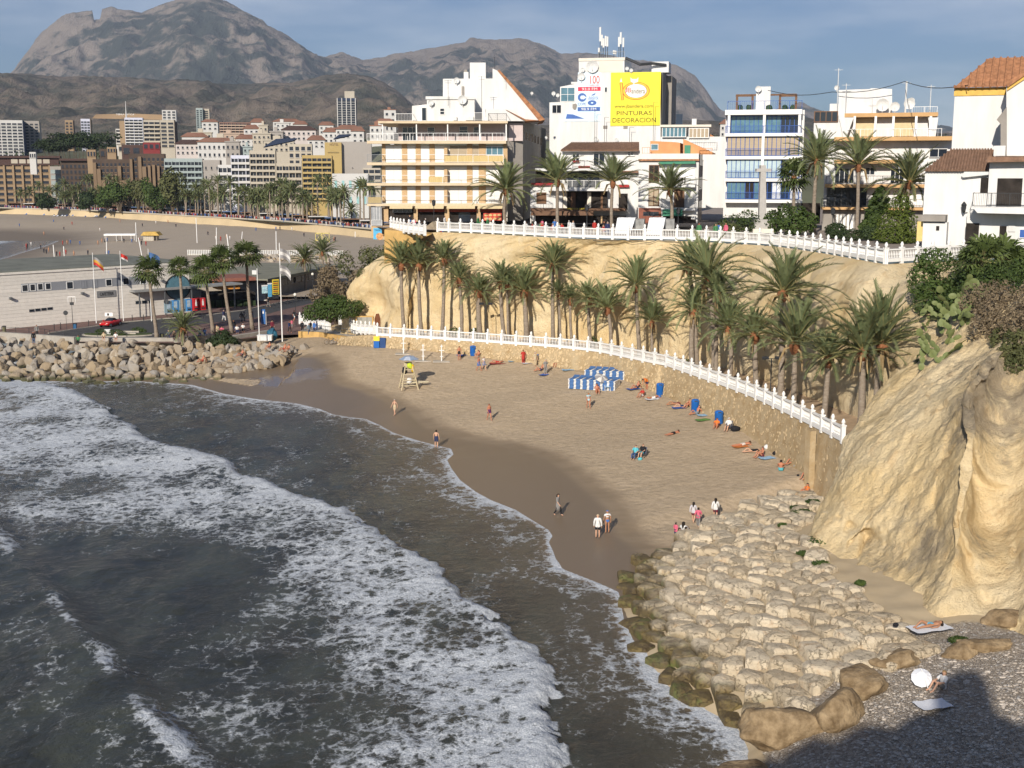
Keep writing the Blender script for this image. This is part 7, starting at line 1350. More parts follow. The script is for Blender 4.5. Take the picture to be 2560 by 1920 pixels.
pear('prickly pear cactus cascading over the rim of the right cliff',[on_b(x,y) for x,y in ((2395,745),(2405,760),(2395,785),(2420,780),(2380,810),(2360,815),(2340,825),(2350,845),(2370,850),(2400,820))],92,5); pear('lower prickly pear hanging below the dark hollow of the right cliff',[on_b(x,y) for x,y in ((2340,860),(2365,870),(2350,895),(2385,860))],30,6)
def mass(name,label,cat,pxs,mat,r,nl,size,seed,lift=.3):
    P=[on_b(x,y)+Vector((0,-.25,lift)) for x,y in pxs]; o=P[0]; rr=random.Random(seed)
    return tree(name,label,cat,o,[(q.x-o.x,q.y-o.y,q.z-o.z,r*rr.uniform(.75,1.25),r*.7,r*rr.uniform(.75,1.2)) for q in P],nl,size,mat,.05,seed,stems=[(0,0,.1)])
mass('cliff_thicket','dense dark green thicket along the top of the right cliff','bush',[(2345,765),(2372,752),(2330,790),(2400,740),(2440,745),(2475,735),(2510,730),(2550,725),(2590,722),(2420,770),(2362,790)],SHRUB,1.25,7000,.13,86,.9)
mass('dry_scrub','tangle of dry brown scrub hanging on the right cliff','scrub',[(2440,775),(2470,762),(2500,765),(2535,755),(2575,760),(2450,805),(2485,800),(2525,795),(2570,800),(2460,835),(2500,830),(2545,830),(2590,835)],DRYB,1.35,9000,.11,83,.45)
mass('cliff_shrub','dark olive shrub hanging at the right edge of the cliff','bush',[(2500,850),(2530,845),(2560,850),(2590,850),(2520,880),(2550,890),(2580,895),(2535,915)],OLIVE,.72,4200,.10,84,.1)
mass('trailing_plant','two narrow green tongues of trailing plant on the cliff ridge','plant',[(2300,870),(2297,890),(2292,905),(2322,880),(2322,900)],OLIVE,.28,700,.08,85,.0)
for i,(px,py,s) in enumerate(((2450,730,1.6),(2500,722,1.9),(2555,716,2.0),(2420,735,1.3),(2540,740,1.5))):
    b_=on_b(px,py); t=thing('dwarf_fan_palm','bright green dwarf fan palm on the right cliff rim, %s from the left'%nth([2420,2450,2500,2540,2555].index(px)),'palm',b_,group='dwarf fan palms on the cliff rim'); m=MB(); m.tube([(0,0,-.3),(0,0,2.3)],.12,6); m.obj('trunk',TRUNK,t); put('crown',FANS[i%3],t,loc=(0,-.2,2.3),rz=i,sc=s*.8)
# green tufts on the revetment and sand
for i,(px,py,w_) in enumerate(((2035,1270,.5),(2000,1292,.7),(1985,1283,.4),(2060,1372,.9),(2040,1362,.5),(2010,1398,.35),(2045,1428,.5),(1960,1330,.3),(2390,1615,.5),(2150,1478,.3))):
    b_=on_shore(px,py); tree('green_tuft','small green tuft between revetment blocks, %s from the left'%nth(sorted([2035,2000,1985,2060,2040,2010,2045,1960,2390,2150]).index(px)),'plant',b_+Vector((0,0,.25)),[(0,0,.12,w_,w_*.6,.16),(w_*.5,.1,.1,w_*.6,w_*.5,.14)],420,.07,SHRUB,.02,90+i,'green tufts on the revetment')
for i,(px,py) in enumerate(((1136,818),(1190,822),(1480,852),(1730,908))):
    X=px; Y=near_lb(X).y+3; b_=D(X,860,Y); b_.z=zt(X); tree('terrace_shrub','small shrub at the cliff foot behind the balustrade, %s from the left'%nth(i),'shrub',b_,[(0,0,.6,.7,.6,.6)],260,.12,SHRUB,.04,110+i)
# ================================================================ people
J0=dict(pel=(0,0,.95),sp=(0,0,1.14),ch=(0,.0,1.34),nk=(0,.0,1.49),hd=(0,-.02,1.60),tp=(0,-.01,1.70),
  sL=(.18,0,1.41),eL=(.25,.02,1.13),wL=(.27,-.06,.89),hL=(.27,-.09,.80),fL=(.265,-.12,.72),tL=(.235,-.13,.80),sR=(-.18,0,1.41),eR=(-.25,.02,1.13),wR=(-.27,-.06,.89),hR=(-.27,-.09,.80),fR=(-.265,-.12,.72),tR=(-.235,-.13,.80),
  pL=(.10,0,.90),kL=(.11,-.02,.50),aL=(.11,.03,.09),oL=(.12,-.14,.04),pR=(-.10,0,.90),kR=(-.11,-.02,.50),aR=(-.11,.03,.09),oR=(-.12,-.14,.04))
RAD=dict(pel=.145,sp=.125,ch=.145,nk=.055,hd=.098,tp=.075,s=.062,e=.043,w=.032,h=.036,f=.017,t=.014,p=.098,k=.062,a=.043,o=.04)
BONES=[('pel','sp','low'),('sp','ch','up'),('ch','nk','neck'),('nk','hd','head'),('hd','tp','head')]+[b for s in 'LR' for b in (('ch','s'+s,'up'),('s'+s,'e'+s,'uarm'),('e'+s,'w'+s,'farm'),('w'+s,'h'+s,'hand'),('h'+s,'f'+s,'hand'),('h'+s,'t'+s,'hand'),('pel','p'+s,'low'),('p'+s,'k'+s,'thigh'),('k'+s,'a'+s,'shin'),('a'+s,'o'+s,'foot'))]
def legs(d,s,knee,ank,toe): d['k'+s]=knee; d['a'+s]=ank; d['o'+s]=toe
def arms(d,s,el,wr,hd):
    d['e'+s]=el; d['w'+s]=wr; v=Vector(hd)-Vector(wr); d['h'+s]=hd; d['f'+s]=tuple(Vector(hd)+v*.8); d['t'+s]=tuple(Vector(hd)+v*.3+Vector((0,-.03,.02)))
def shift(d,dz,keys): 
    for k in keys: d[k]=(d[k][0],d[k][1],d[k][2]+dz)
UP=['pel','sp','ch','nk','hd','tp','sL','sR','pL','pR']
def mk(**k): d=dict(J0); d.update(k); return d
P_={}
P_['stand']=mk()
d=mk(); legs(d,'L',(.11,-.16,.52),(.11,-.22,.10),(.12,-.40,.05)); legs(d,'R',(-.11,.04,.50),(-.11,.30,.14),(-.12,.16,.04)); arms(d,'L',(.25,.12,1.14),(.25,.10,.90),(.25,.06,.81)); arms(d,'R',(-.25,-.08,1.14),(-.25,-.26,.95),(-.25,-.32,.88)); P_['walk']=d
d=mk(); arms(d,'L',(.24,-.05,1.14),(.12,-.25,1.10),(.04,-.28,1.10)); arms(d,'R',(-.24,-.05,1.14),(-.12,-.25,1.10),(-.05,-.28,1.12)); P_['arms']=d
def torso(d,px,lean):            # seated torso: pelvis at px, leaning back by lean (radians, +y = back)
    o=Vector(px); B=Vector((0,math.sin(lean),math.cos(lean)))
    for k,h,w in (('pel',0,0),('sp',.19,0),('ch',.39,0),('nk',.54,0),('hd',.65,0),('tp',.75,0),('sL',.46,.18),('sR',.46,-.18),('pL',-.02,.10),('pR',-.02,-.10)):
        q=o+B*h; d[k]=(w,q.y-(.03 if k in('hd','tp') else 0),q.z)
d=mk(); torso(d,(0,0,.14),.12); legs(d,'L',(.14,-.38,.46),(.13,-.62,.09),(.13,-.80,.04)); legs(d,'R',(-.14,-.38,.46),(-.13,-.62,.09),(-.13,-.80,.04)); arms(d,'L',(.24,-.12,.42),(.16,-.36,.44),(.12,-.44,.45)); arms(d,'R',(-.24,-.12,.42),(-.16,-.36,.44),(-.12,-.44,.45)); P_['sit']=d
d=mk(); torso(d,(0,0,.14),.45); legs(d,'L',(.12,-.42,.20),(.12,-.84,.09),(.13,-.92,.20)); legs(d,'R',(-.14,-.36,.42),(-.12,-.66,.09),(-.12,-.84,.05)); arms(d,'L',(.25,.34,.34),(.24,.40,.10),(.24,.36,.04)); arms(d,'R',(-.25,.34,.34),(-.24,.40,.10),(-.24,.36,.04)); P_['recline']=d
d=mk(); torso(d,(0,0,.42),.2); legs(d,'L',(.12,-.42,.46),(.12,-.55,.09),(.12,-.73,.04)); legs(d,'R',(-.12,-.42,.46),(-.12,-.52,.09),(-.12,-.70,.04)); arms(d,'L',(.25,-.02,.66),(.2,-.24,.60),(.18,-.32,.58)); arms(d,'R',(-.25,-.02,.66),(-.2,-.24,.60),(-.18,-.32,.58)); P_['chair']=d
d=mk(); torso(d,(0,0,.13),1.5); legs(d,'L',(.12,-.44,.13),(.13,-.86,.08),(.14,-.92,.20)); legs(d,'R',(-.13,-.40,.34),(-.12,-.72,.08),(-.12,-.88,.05)); arms(d,'L',(.30,.26,.10),(.26,.02,.08),(.25,-.06,.08)); arms(d,'R',(-.32,.62,.12),(-.14,.72,.18),(-.06,.72,.2)); P_['lie']=d
d=mk(); torso(d,(0,0,.12),1.42); d['hd']=(0,.66,.25); d['tp']=(0,.74,.30); legs(d,'L',(.11,-.44,.10),(.12,-.86,.08),(.12,-.98,.05)); legs(d,'R',(-.11,-.44,.10),(-.12,-.86,.08),(-.12,-.98,.05)); arms(d,'L',(.27,.62,.06),(.10,.82,.06),(.02,.85,.06)); arms(d,'R',(-.27,.62,.06),(-.10,.82,.06),(-.03,.85,.07)); P_['prone']=d
d=mk(ch=(0,-.28,1.15),sp=(0,-.1,1.08),nk=(0,-.42,1.17),hd=(0,-.53,1.15),tp=(0,-.62,1.13),sL=(.18,-.33,1.16),sR=(-.18,-.33,1.16)); arms(d,'L',(.2,-.4,.9),(.15,-.48,.66),(.12,-.5,.58)); arms(d,'R',(-.2,-.4,.9),(-.15,-.48,.66),(-.12,-.5,.58)); P_['bend']=d
BODY={}
def build_pose(nm):
    d=P_[nm]; names=list(J0); me=bpy.data.meshes.new('skel'); me.from_pydata([d[k] for k in names],[(names.index(a),names.index(b)) for a,b,_ in BONES],[]); o=bpy.data.objects.new('skel',me); COL.objects.link(o)
    md=o.modifiers.new('s','SKIN'); md.use_smooth_shade=True; sv=me.skin_vertices[0].data
    for i,k in enumerate(names): r=RAD.get(k) or RAD[k[0]]; sv[i].radius=(r,r*(.72 if k in('pel','sp','ch') else 1)); sv[i].use_root=(k=='pel')
    sb_=o.modifiers.new('u','SUBSURF'); sb_.levels=1; sb_.render_levels=1
    dg=bpy.context.evaluated_depsgraph_get(); m2=bpy.data.meshes.new_from_object(o.evaluated_get(dg)); bpy.data.objects.remove(o)
    n_=len(m2.vertices); co=np.zeros(n_*3); m2.vertices.foreach_get('co',co); co=co.reshape(-1,3); no=np.zeros(n_*3); m2.vertices.foreach_get('normal',no); no=no.reshape(-1,3)
    fc=[tuple(p.vertices) for p in m2.polygons]; reg=[]
    for f in fc:
        c=co[list(f)].mean(0); best=None
        for a,b,r in BONES:
            A=np.array(d[a]); Bv=np.array(d[b])-A; t=float(np.clip((c-A)@Bv/(Bv@Bv+1e-9),0,1)); q=np.linalg.norm(c-A-Bv*t)
            if r in('low','up') : q-=.05
            if best is None or q<best[0]: best=(q,r,t)
        reg.append((best[1],best[2],c))
    m2.polygons.foreach_set('use_smooth',[True]*len(m2.polygons)); BODY[nm]=dict(me=m2,co=co,no=no,fc=fc,reg=reg,d=d,g={})
for k in P_: build_pose(k)
GAR=dict(trunks=lambda r,t,c:r=='low' and True or (r=='thigh' and t<.35),shorts=lambda r,t,c:r=='low' or (r=='thigh' and t<.75),briefs=lambda r,t,c:r=='low' and t<.7,trousers=lambda r,t,c:r in('low','thigh') or (r=='shin' and t<.95),shirt=lambda r,t,c:r in('up','uarm') or (r=='low' and t>.4),top=lambda r,t,c:r=='up' and t>.25,jumper=lambda r,t,c:r in('up','uarm','farm') or r=='low',dress=lambda r,t,c:r in('up','low','uarm') or (r=='thigh' and t<.6),suit=lambda r,t,c:r in('up','low'))
def garment(nm,g):
    B=BODY[nm]
    if g in B['g']: return B['g'][g]
    if g in('hair','longhair','cap'):
        c=np.array(B['d']['hd']); u=np.array(B['d']['tp'])-np.array(B['d']['nk']); u/=np.linalg.norm(u); f=np.array([0,-1,0]) if abs(u[2])>.5 else np.array([0,0,1.]); 
        if nm=='prone': f=np.array([0,.7,-.7])
        sel=[i for i,(r,t,q) in enumerate(B['reg']) if r=='head' and ((q-c)@u>.045 or ((q-c)@f<.0 and (q-c)@u>-.09)) and (g!='cap' or (q-c)@u>.035)]; inf=.022 if g!='longhair' else .035
    else: sel=[i for i,(r,t,q) in enumerate(B['reg']) if GAR[g](r,t,q)]; inf=.016 if g not in('shirt','jumper','dress') else .024
    m=MB(); mp={}
    for i in sel:
        f=[]
        for v in B['fc'][i]:
            if v not in mp: mp[v]=len(m.v); m.v.append(tuple(B['co'][v]+B['no'][v]*inf))
            f.append(mp[v])
        m.f.append(f); m.m.append(0)
    if g=='longhair': c=Vector(B['d']['hd']); m.tube([c+Vector((0,.06,.05)),c+Vector((0,.09,-.12)),c+Vector((0,.10,-.3))],[.08,.09,.04],7)
    if g=='cap': c=Vector(B['d']['hd']); m.cbox(c+Vector((0,-.14,.04)),(.15,.14,.02))
    if g=='dress' and nm in('stand','walk','arms'): m.lathe([(.20,.45),(.165,.95)],10)
    me=MB.mesh(m,{'longhair':'hair'}.get(g,g),WHITE,True); B['g'][g]=me; return me
fmb=MB(); fmb.add([(-.014,-.098,.0),(.014,-.098,.0),(0,-.100,.045),(0,-.128,.004)],[(0,1,3),(1,2,3),(2,0,3)]); fmb.ball((-.10,-.0,.0),(.016,.022,.034),6,4); fmb.ball((.10,0,.0),(.016,.022,.034),6,4); fmb.cur=1
for s in (-1,1): fmb.ball((s*.036,-.088,.032),(.014,.012,.010),6,4)
fmb.cbox((0,-.094,-.045),(.045,.012,.010))
SK=[M('skin_tan',(.40,.20,.115),.55,.08,6),M('skin_pale',(.56,.33,.22),.55,.08,6),M('skin_red',(.46,.19,.11),.55,.08,6),M('skin_deep',(.27,.125,.07),.55,.08,6)]; EYE=M('eye_dark',(.03,.02,.02),.4); FACE=[fmb.mesh('face',[s,EYE],True) for s in SK]
CL={}
def cloth(rgb):
    if rgb not in CL: CL[rgb]=M('cloth_%d'%len(CL),rgb,.9,.15,5)
    return CL[rgb]
HB,HG,HBL=(.02,.015,.012),(.42,.40,.38),(.30,.19,.09)
NAV,BLK_,WHI,RED_,PNK,MAR,GRY,BLU_,TUR,ORA,GRN,BEI=(.03,.04,.10),(.015,.015,.018),(.68,.67,.65),(.42,.04,.03),(.62,.13,.20),(.15,.02,.035),(.22,.21,.20),(.06,.16,.42),(.10,.42,.48),(.62,.17,.03),(.06,.20,.08),(.50,.40,.26)
def person(label,pos,pose,rz,skin,wear,hair=HB,h=1.0,group=None,ht='hair'):
    t=thing('person',label,'person',pos,rz,group); t.scale=(h,h,h); b=put('body',BODY[pose]['me'],t)
    if not b.data.materials: b.data.materials.append(SK[0])
    b.material_slots[0].link='OBJECT'; b.material_slots[0].material=SK[skin]
    d=BODY[pose]['d']; u=Vector(d['tp'])-Vector(d['nk']); fx=math.atan2(-u.y,u.z) if pose in('lie','recline','sit','chair') else (2.6 if pose=='prone' else (1.2 if pose=='bend' else 0)); put('face',FACE[skin],b,loc=d['hd'],rot=(fx if pose!='prone' else -1.2,0,0))
    for g,c in list(wear)+([(ht,hair)] if hair else []):
        me=garment(pose,g); w=put({'longhair':'hair'}.get(g,g),me,t); w.material_slots[0].link='OBJECT'; w.material_slots[0].material=cloth(c)
    return t
def S(px,py): return onsand(px,py)
TO=math.pi
BP=[('older shirtless man in cream trunks walking at the edge of the wet sand',S(987,1038),'walk',-.5,1,[('shorts',BEI)],HG,1.0),
('shirtless man in dark shorts standing at the foam edge',S(1091,1120),'stand',2.9,1,[('shorts',NAV)],HB,1.02),
('shirtless man in purple trunks walking in the middle of the dry sand',S(1223,1051),'walk',.5,2,[('trunks',(.10,.03,.12))],HB,1.0),
('woman in pale blue bikini walking in front of the sunbed stacks',S(1471,1021),'walk',.2,2,[('briefs',(.35,.55,.60)),('top',(.35,.55,.60))],HBL,.95),
('woman with long dark hair in grey dress walking on the wet sand',S(1395,1289),'walk',1.0,1,[('dress',GRY),('trousers',BLK_)],HB,.98,'longhair'),
('man in white shirt and straw hat with dark shorts, seen from behind',S(1494,1345),'stand',3.0,1,[('jumper',WHI),('shorts',BLK_)],BEI,1.0,'cap'),
('woman in white bikini top and blue bottoms beside the man in the straw hat',S(1518,1333),'stand',3.3,0,[('briefs',BLU_),('top',WHI)],BLU_,.98,'cap'),
('girl in white top and maroon skirt walking towards the wall',S(1788,1299),'walk',2.9,1,[('jumper',WHI),('shorts',MAR)],HB,.93,'longhair'),
('girl in pale grey top and maroon skirt beside the girl in pink',S(1733,1306),'walk',2.7,1,[('jumper',(.52,.50,.52)),('shorts',MAR)],HB,.88,'longhair'),
('girl in pink top and grey trousers above the revetment',S(1745,1318),'walk',2.8,1,[('shirt',PNK),('trousers',GRY)],HB,.85),
('small child in pink top and dark trousers facing the seated family',S(1689,1349),'stand',2.2,1,[('shirt',PNK),('trousers',NAV)],HB,.72),
('adult in black seated on the sand at the corner of the stone slope',S(1716,1349),'sit',2.0,1,[('jumper',BLK_),('trousers',BLK_)],HB,1.05),
('adult in grey top and jeans seated left of the one in black',S(1700,1351),'sit',1.3,1,[('jumper',GRY),('trousers',(.05,.08,.16))],HB,1.0),
('woman with a hair bun standing behind the seated family',S(1709,1338),'sit',2.6,1,[('shirt',WHI),('trousers',NAV)],HB,1.1,'longhair'),
('person in turquoise shirt on a low chair in mid-sand, left of a pair',S(1588,1146),'chair',-.5,1,[('shirt',TUR),('trousers',(.05,.09,.2))],HB,1.0),
('person in dark top on a low chair in mid-sand, right of a pair',S(1606,1143),'chair',-.6,1,[('shirt',BLK_),('shorts',TUR)],HB,1.0),
('man lying propped on his elbows alone on the sand',S(1683,1086),'prone',-.9,2,[('trunks',BLK_)],HB,1.0),
('man sitting on a blue towel at the left of the wall sunbathers',S(1592,968),'recline',-1.0,2,[('trunks',NAV)],HB,1.0),
('person bending over in an orange shirt near the wall',S(1617,972),'bend',-1.0,2,[('shirt',ORA),('shorts',NAV)],HB,1.0),
('woman sitting in a red top below the person in orange',S(1606,989),'sit',-.8,2,[('shirt',RED_),('shorts',WHI)],HB,1.0),
('sunbather lying with feet towards the blue towel bundle',S(1633,997),'lie',1.9,2,[('trunks',WHI)],HB,1.0),
('woman in dark bikini lying in front of the white bag',S(1686,1012),'lie',-1.3,0,[('briefs',MAR),('top',MAR)],HBL,.98),
('sunbather lying on a blue towel beside the second blue bin',S(1704,1018),'lie',-1.4,1,[('trunks',NAV)],HB,.98),
('person sitting with knees up left of the second blue bin',S(1724,1018),'sit',-.9,2,[('trunks',BLK_)],HB,.98),
('shirtless man sitting in front of the second blue bin',S(1742,1036),'recline',-1.1,2,[('shorts',(.20,.25,.3))],HB,1.05),
('person bent over in orange sitting before the third blue bin',S(1792,1069),'sit',-.4,2,[('shirt',ORA)],HB,1.0),
('person in white shirt and white hat on a folding chair by the third bin',S(1821,1076),'chair',-.6,1,[('jumper',WHI),('shorts',(.12,.14,.18))],WHI,1.0,'cap'),
('man in white trunks lying face down on an orange towel',S(1857,1114),'prone',-1.2,2,[('trunks',(.60,.55,.5))],HB,1.05),
('woman in black swimsuit lying beside the white bag',S(1880,1130),'lie',-1.3,1,[('suit',BLK_)],HBL,1.0),
('man sitting on a pale blue towel below the woman in black',S(1905,1143),'sit',-1.2,2,[('trunks',MAR)],HB,1.0),
('man in turquoise trunks sitting with his back turned',S(1952,1178),'sit',2.9,2,[('trunks',TUR)],HB,1.05),
('man leaning against the wall with legs stretched out',S(1985,1160),'recline',-1.1,2,[('trunks',NAV)],HB,1.05),
('man in a white cap sitting under the wall corner',S(2020,1190),'sit',-.9,2,[('trunks',GRY)],WHI,1.05,'cap'),
('woman sitting in front of the man in the white cap',S(2018,1207),'sit',-1.0,2,[('briefs',ORA),('top',ORA)],HB,1.05),
('pale woman lying flat at the foot of the cliff corner',S(1978,1220),'lie',-1.5,1,[('briefs',PNK),('top',PNK)],HBL,1.05),
('man standing beside a blue towel at the far wall',S(1148,892),'stand',.3,2,[('trunks',BLK_)],HB,1.0),
('person sitting right of the first blue bin at the far wall',S(1196,893),'sit',-.5,2,[('trunks',WHI)],HB,1.0),
('man in blue shorts walking beside a woman in white',S(1197,924),'walk',.8,2,[('shorts',BLU_)],HB,1.0),
('woman in white top and blue shorts walking beside the man',S(1210,920),'walk',.7,1,[('top',WHI),('shorts',(.2,.25,.4))],HB,.95),
('sunbather lying on a red towel against the far wall',S(1243,903),'lie',-1.4,2,[('trunks',RED_)],HB,1.0),
('woman in a long red dress standing by the far wall',S(1308,909),'stand',.2,2,[('dress',RED_),('trousers',RED_)],HB,.97),
('slim person in beige standing beside the second far bin',S(1338,913),'stand',.5,1,[('shirt',BEI),('trousers',BEI)],HG,1.0),
('man in grey clothes standing on a blue mat',S(1364,934),'stand',.4,1,[('shirt',GRY),('trousers',GRY)],HG,1.0),
('person reclining beside the man in grey clothes',S(1352,927),'recline',-1.2,2,[('trunks',NAV)],HB,1.0),
('person in red sitting under the wall left of the sunbed stacks',S(1391,916),'sit',-.4,2,[('shirt',RED_),('shorts',RED_)],HB,1.0),
('tanned woman sitting in front of the sunbed stack',S(1492,981),'sit',.1,2,[('briefs',ORA)],HB,1.1)]
for p_ in BP: person(p_[0],p_[1],p_[2],p_[3],p_[4],p_[5],p_[6],p_[7],'people on the small beach',p_[8] if len(p_)>8 else 'hair')
q=on_shore(2322,1592)+Vector((0,0,.5)); TWH=M('white_towel',(.72,.73,.76),.9,.06,4,.3,20)
def towel(label,pos,rz,mat,L_=1.9,W_=.9):
    m=MB(); 
    for i in range(9):
        for j in range(5): m.v.append((-W_/2+W_*j/4,-L_/2+L_*i/8,.03+.02*math.sin(i*1.7+j*2.1)))
    m.f=[[i*5+j,i*5+j+1,(i+1)*5+j+1,(i+1)*5+j] for i in range(8) for j in range(4)]; m.m=[0]*32; o=m.obj('towel',mat,None,True,loc=pos,rz=rz,label=label,cat='towel'); return o
towel('white towel under the sunbathing woman at the top of the stone slope',q,-1.25,TWH,2.1,1.0); person('dark-haired woman lying on a white towel at the top of the stone slope',q+Vector((0,0,.04)),'lie',-1.25,0,[('briefs',(.15,.42,.55))],HB,1.0,None,'longhair')
m=MB(); m.ball((0,0,.10),(.15,.10,.11),8,6); m.obj('beach_bag',cloth(BLK_),None,True,loc=q+Vector((-1.6,.2,0)),label='small black bag at the feet of the woman on the white towel',cat='bag')
TB=M('towel_blue',(.07,.14,.42),.9,.1,4); TLB=M('towel_pale_blue',(.30,.48,.66),.9,.2,4); TRD=M('towel_red',(.35,.07,.06),.9,.4,5); TGR=M('towel_green',(.12,.26,.06),.9,.4,5); TOR=M('towel_orange',(.60,.20,.05),.9,.1,4)
for px,py,rz,mt,lab in ((1588,969,-1.1,TB,'blue towel under the man at the left of the wall sunbathers'),(1636,998,1.9,TWH,'white towel under the sunbather near the first wall bin'),(1704,1020,-1.4,TB,'blue towel beside the second wall bin'),(1767,1038,-1.2,TLB,'pale blue towel right of the second wall bin'),(1763,1050,-1.2,TGR,'green towel between the second and third wall bins'),(1857,1116,-1.2,TOR,'orange towel under the man in white trunks'),(1925,1145,-1.2,TLB,'pale blue towel below the woman in black'),(1160,888,-1.0,TB,'blue towel at the feet of the man at the far wall'),(1243,904,-1.4,TRD,'red towel against the far wall'),(1290,903,-1.4,TLB,'pale towel left of the woman in the long red dress'),(1324,908,-1.3,TWH,'white towel between the red dress and the far bin'),(1364,936,-.6,TB,'blue mat under the man in grey clothes'),(1425,925,-1.3,TLB,'pale blue towel between the person in red and the sunbeds')): towel(lab,S(px,py)+Vector((0,0,.02)),rz,mt)
# ---------------------------------------------------------------- blue bins
BINB=M('bin_blue',(.015,.12,.42),.45,.06,2); bmb=MB(); bmb.lathe([(.36,0),(.40,.05),(.40,1.0),(.42,1.03),(.36,1.18),(.26,1.22)],14); BINM=bmb.mesh('drum',BINB,True); bm3=MB(); bm3.lathe([(.2,1.215),(.2,1.24),(.17,1.245)],12); BINL=bm3.mesh('lid',BINB); bm4=MB(); bm4.cbox((0,-.37,1.09),(.3,.06,.12)); BINS=bm4.mesh('slot',DARK)
for i,(px,py) in enumerate(((1183,889),(1349,909),(1650,986),(1738,1029),(1797,1059))):
    t=thing('blue_bin','blue cylindrical litter bin against the beach wall, %s from the left'%nth(i),'bin',S(px,py),group='blue bins along the beach wall'); put('drum',BINM,t); put('lid',BINL,t); put('slot',BINS,t)
t=thing('recycling_bins','blue and yellow bin pair at the foot of the ramp','bins',S(950,881)); 
for x,mt in ((-.4,BINB),(.4,M('bin_navy',(.02,.06,.18),.5))): m=MB(); m.box(x-.36,x+.36,-.3,.3,0,1.25); m.obj('bin',mt,t)
m=MB(); m.box(-.75,0,-.36,-.31,.9,1.5); m.obj('panel',YEL,t)
# ---------------------------------------------------------------- foot showers
sh=MB(); sh.lathe([(.09,0),(.07,.1),(.06,1.9),(.08,1.95),(.03,2.05)],8); SHP=sh.mesh('column',WHITE); sh=MB(); sh.beam((-.32,0,1.35),(.32,0,1.35),.07); sh.beam((-.16,0,1.85),(.16,0,1.85),.06); sh.beam((-.2,0,.6),(.2,0,.6),.06); SHA=sh.mesh('arms',WHITE); sh=MB(); sh.box(-1.0,1.0,-.6,.6,-.05,.07); SHB=sh.mesh('slab',KERB)
for i,(px,py) in enumerate(((1009,885),(1058,889),(1104,892))):
    t=thing('foot_shower','white beach shower post on a concrete slab, %s of three from the left'%nth(i),'shower',S(px,py),group='beach showers by the wall'); put('column',SHP,t); put('arms',SHA,t); put('slab',SHB,t)
# ---------------------------------------------------------------- lifeguard chair
WD=M('pale_timber',(.50,.42,.27),.8,.2,4,stretch=(3,3,.5)); lg=thing('lifeguard_chair','tall timber lifeguard chair with a grey-blue parasol and a yellow jacket','lifeguard chair',S(1022,972),.25)
for sx in (-1,1):
    for sy,yt in ((-1,-.35),(1,.35)): m=MB(); m.beam((sx*.95,sy*.95,0),(sx*.42,yt,2.6),.11); m.obj('leg',WD,lg)
for z,k in ((.5,.85),(1.1,.73),(1.75,.6)): 
    for a,c in (((-k,-k,z),(k,-k,z)),((-k,k,z),(k,k,z)),((-k,-k,z),(-k,k,z)),((k,-k,z),(k,k,z))): m=MB(); m.beam(a,c,.08); m.obj('rung',WD,lg)
m=MB(); m.cbox((0,0,2.25),(.95,.8,.08)); m.obj('seat',WD,lg); m=MB(); m.cbox((0,.4,2.65),(.9,.08,.7)); m.obj('backrest',WD,lg); m=MB(); m.cbox((.9,-.2,.75),(2.6,.5,.09),.12); m.ball((.9,-.2,.8),(1.2,.26,.07),12,6); m.obj('rescue_board',M('board_cream',(.62,.55,.38),.5),lg)
m=MB(); m.tube([(.1,.2,2.2),(.1,.2,3.65)],.035,6); m.obj('parasol_pole',WHITE,lg)
def parasol(name,parent,c,R,h,mats,tilt=(0,0,0),n=8):
    m=MB()
    for j in range(n):
        a0,a1=2*math.pi*j/n,2*math.pi*(j+1)/n; m.cur=j%len(mats)
        for r0,r1,z0,z1 in ((0,.5,h,h*.78),(.5,1,h*.78,0)):
            m.add([(R*r0*math.cos(a0),R*r0*math.sin(a0),z0),(R*r1*math.cos(a0),R*r1*math.sin(a0),z1),(R*r1*math.cos((a0+a1)/2)*.97,R*r1*math.sin((a0+a1)/2)*.97,z1+.03),(R*r1*math.cos(a1),R*r1*math.sin(a1),z1),(R*r0*math.cos(a1),R*r0*math.sin(a1),z0)],[(0,1,2,3,4)] if r0 else [(0,1,2,3)])
    return m.obj(name,mats,parent,loc=c,rot=tilt)
parasol('parasol',lg,(.1,.2,3.35),1.15,.42,[M('parasol_grey',(.24,.31,.42),.8),M('parasol_pale',(.42,.46,.54),.8)])
HIV=(.50,.62,.04); m=blob('jacket',141,(.34,.3,.32),cloth(HIV),3,.3,2,lg); m.location=(.15,-.1,2.65); m=blob('cloth',143,(.2,.2,.45),cloth((.66,.40,.02)),3,.3,2,lg); m.location=(.45,-.2,2.35); m=blob('bag',142,(.3,.25,.45),cloth(BLK_),3,.3,2,lg); m.location=(-.45,-.1,2.1); m=blob('buoy',144,(.3,.2,.35),cloth(WHI),3,.2,2,lg); m.location=(0,-.5,1.0)
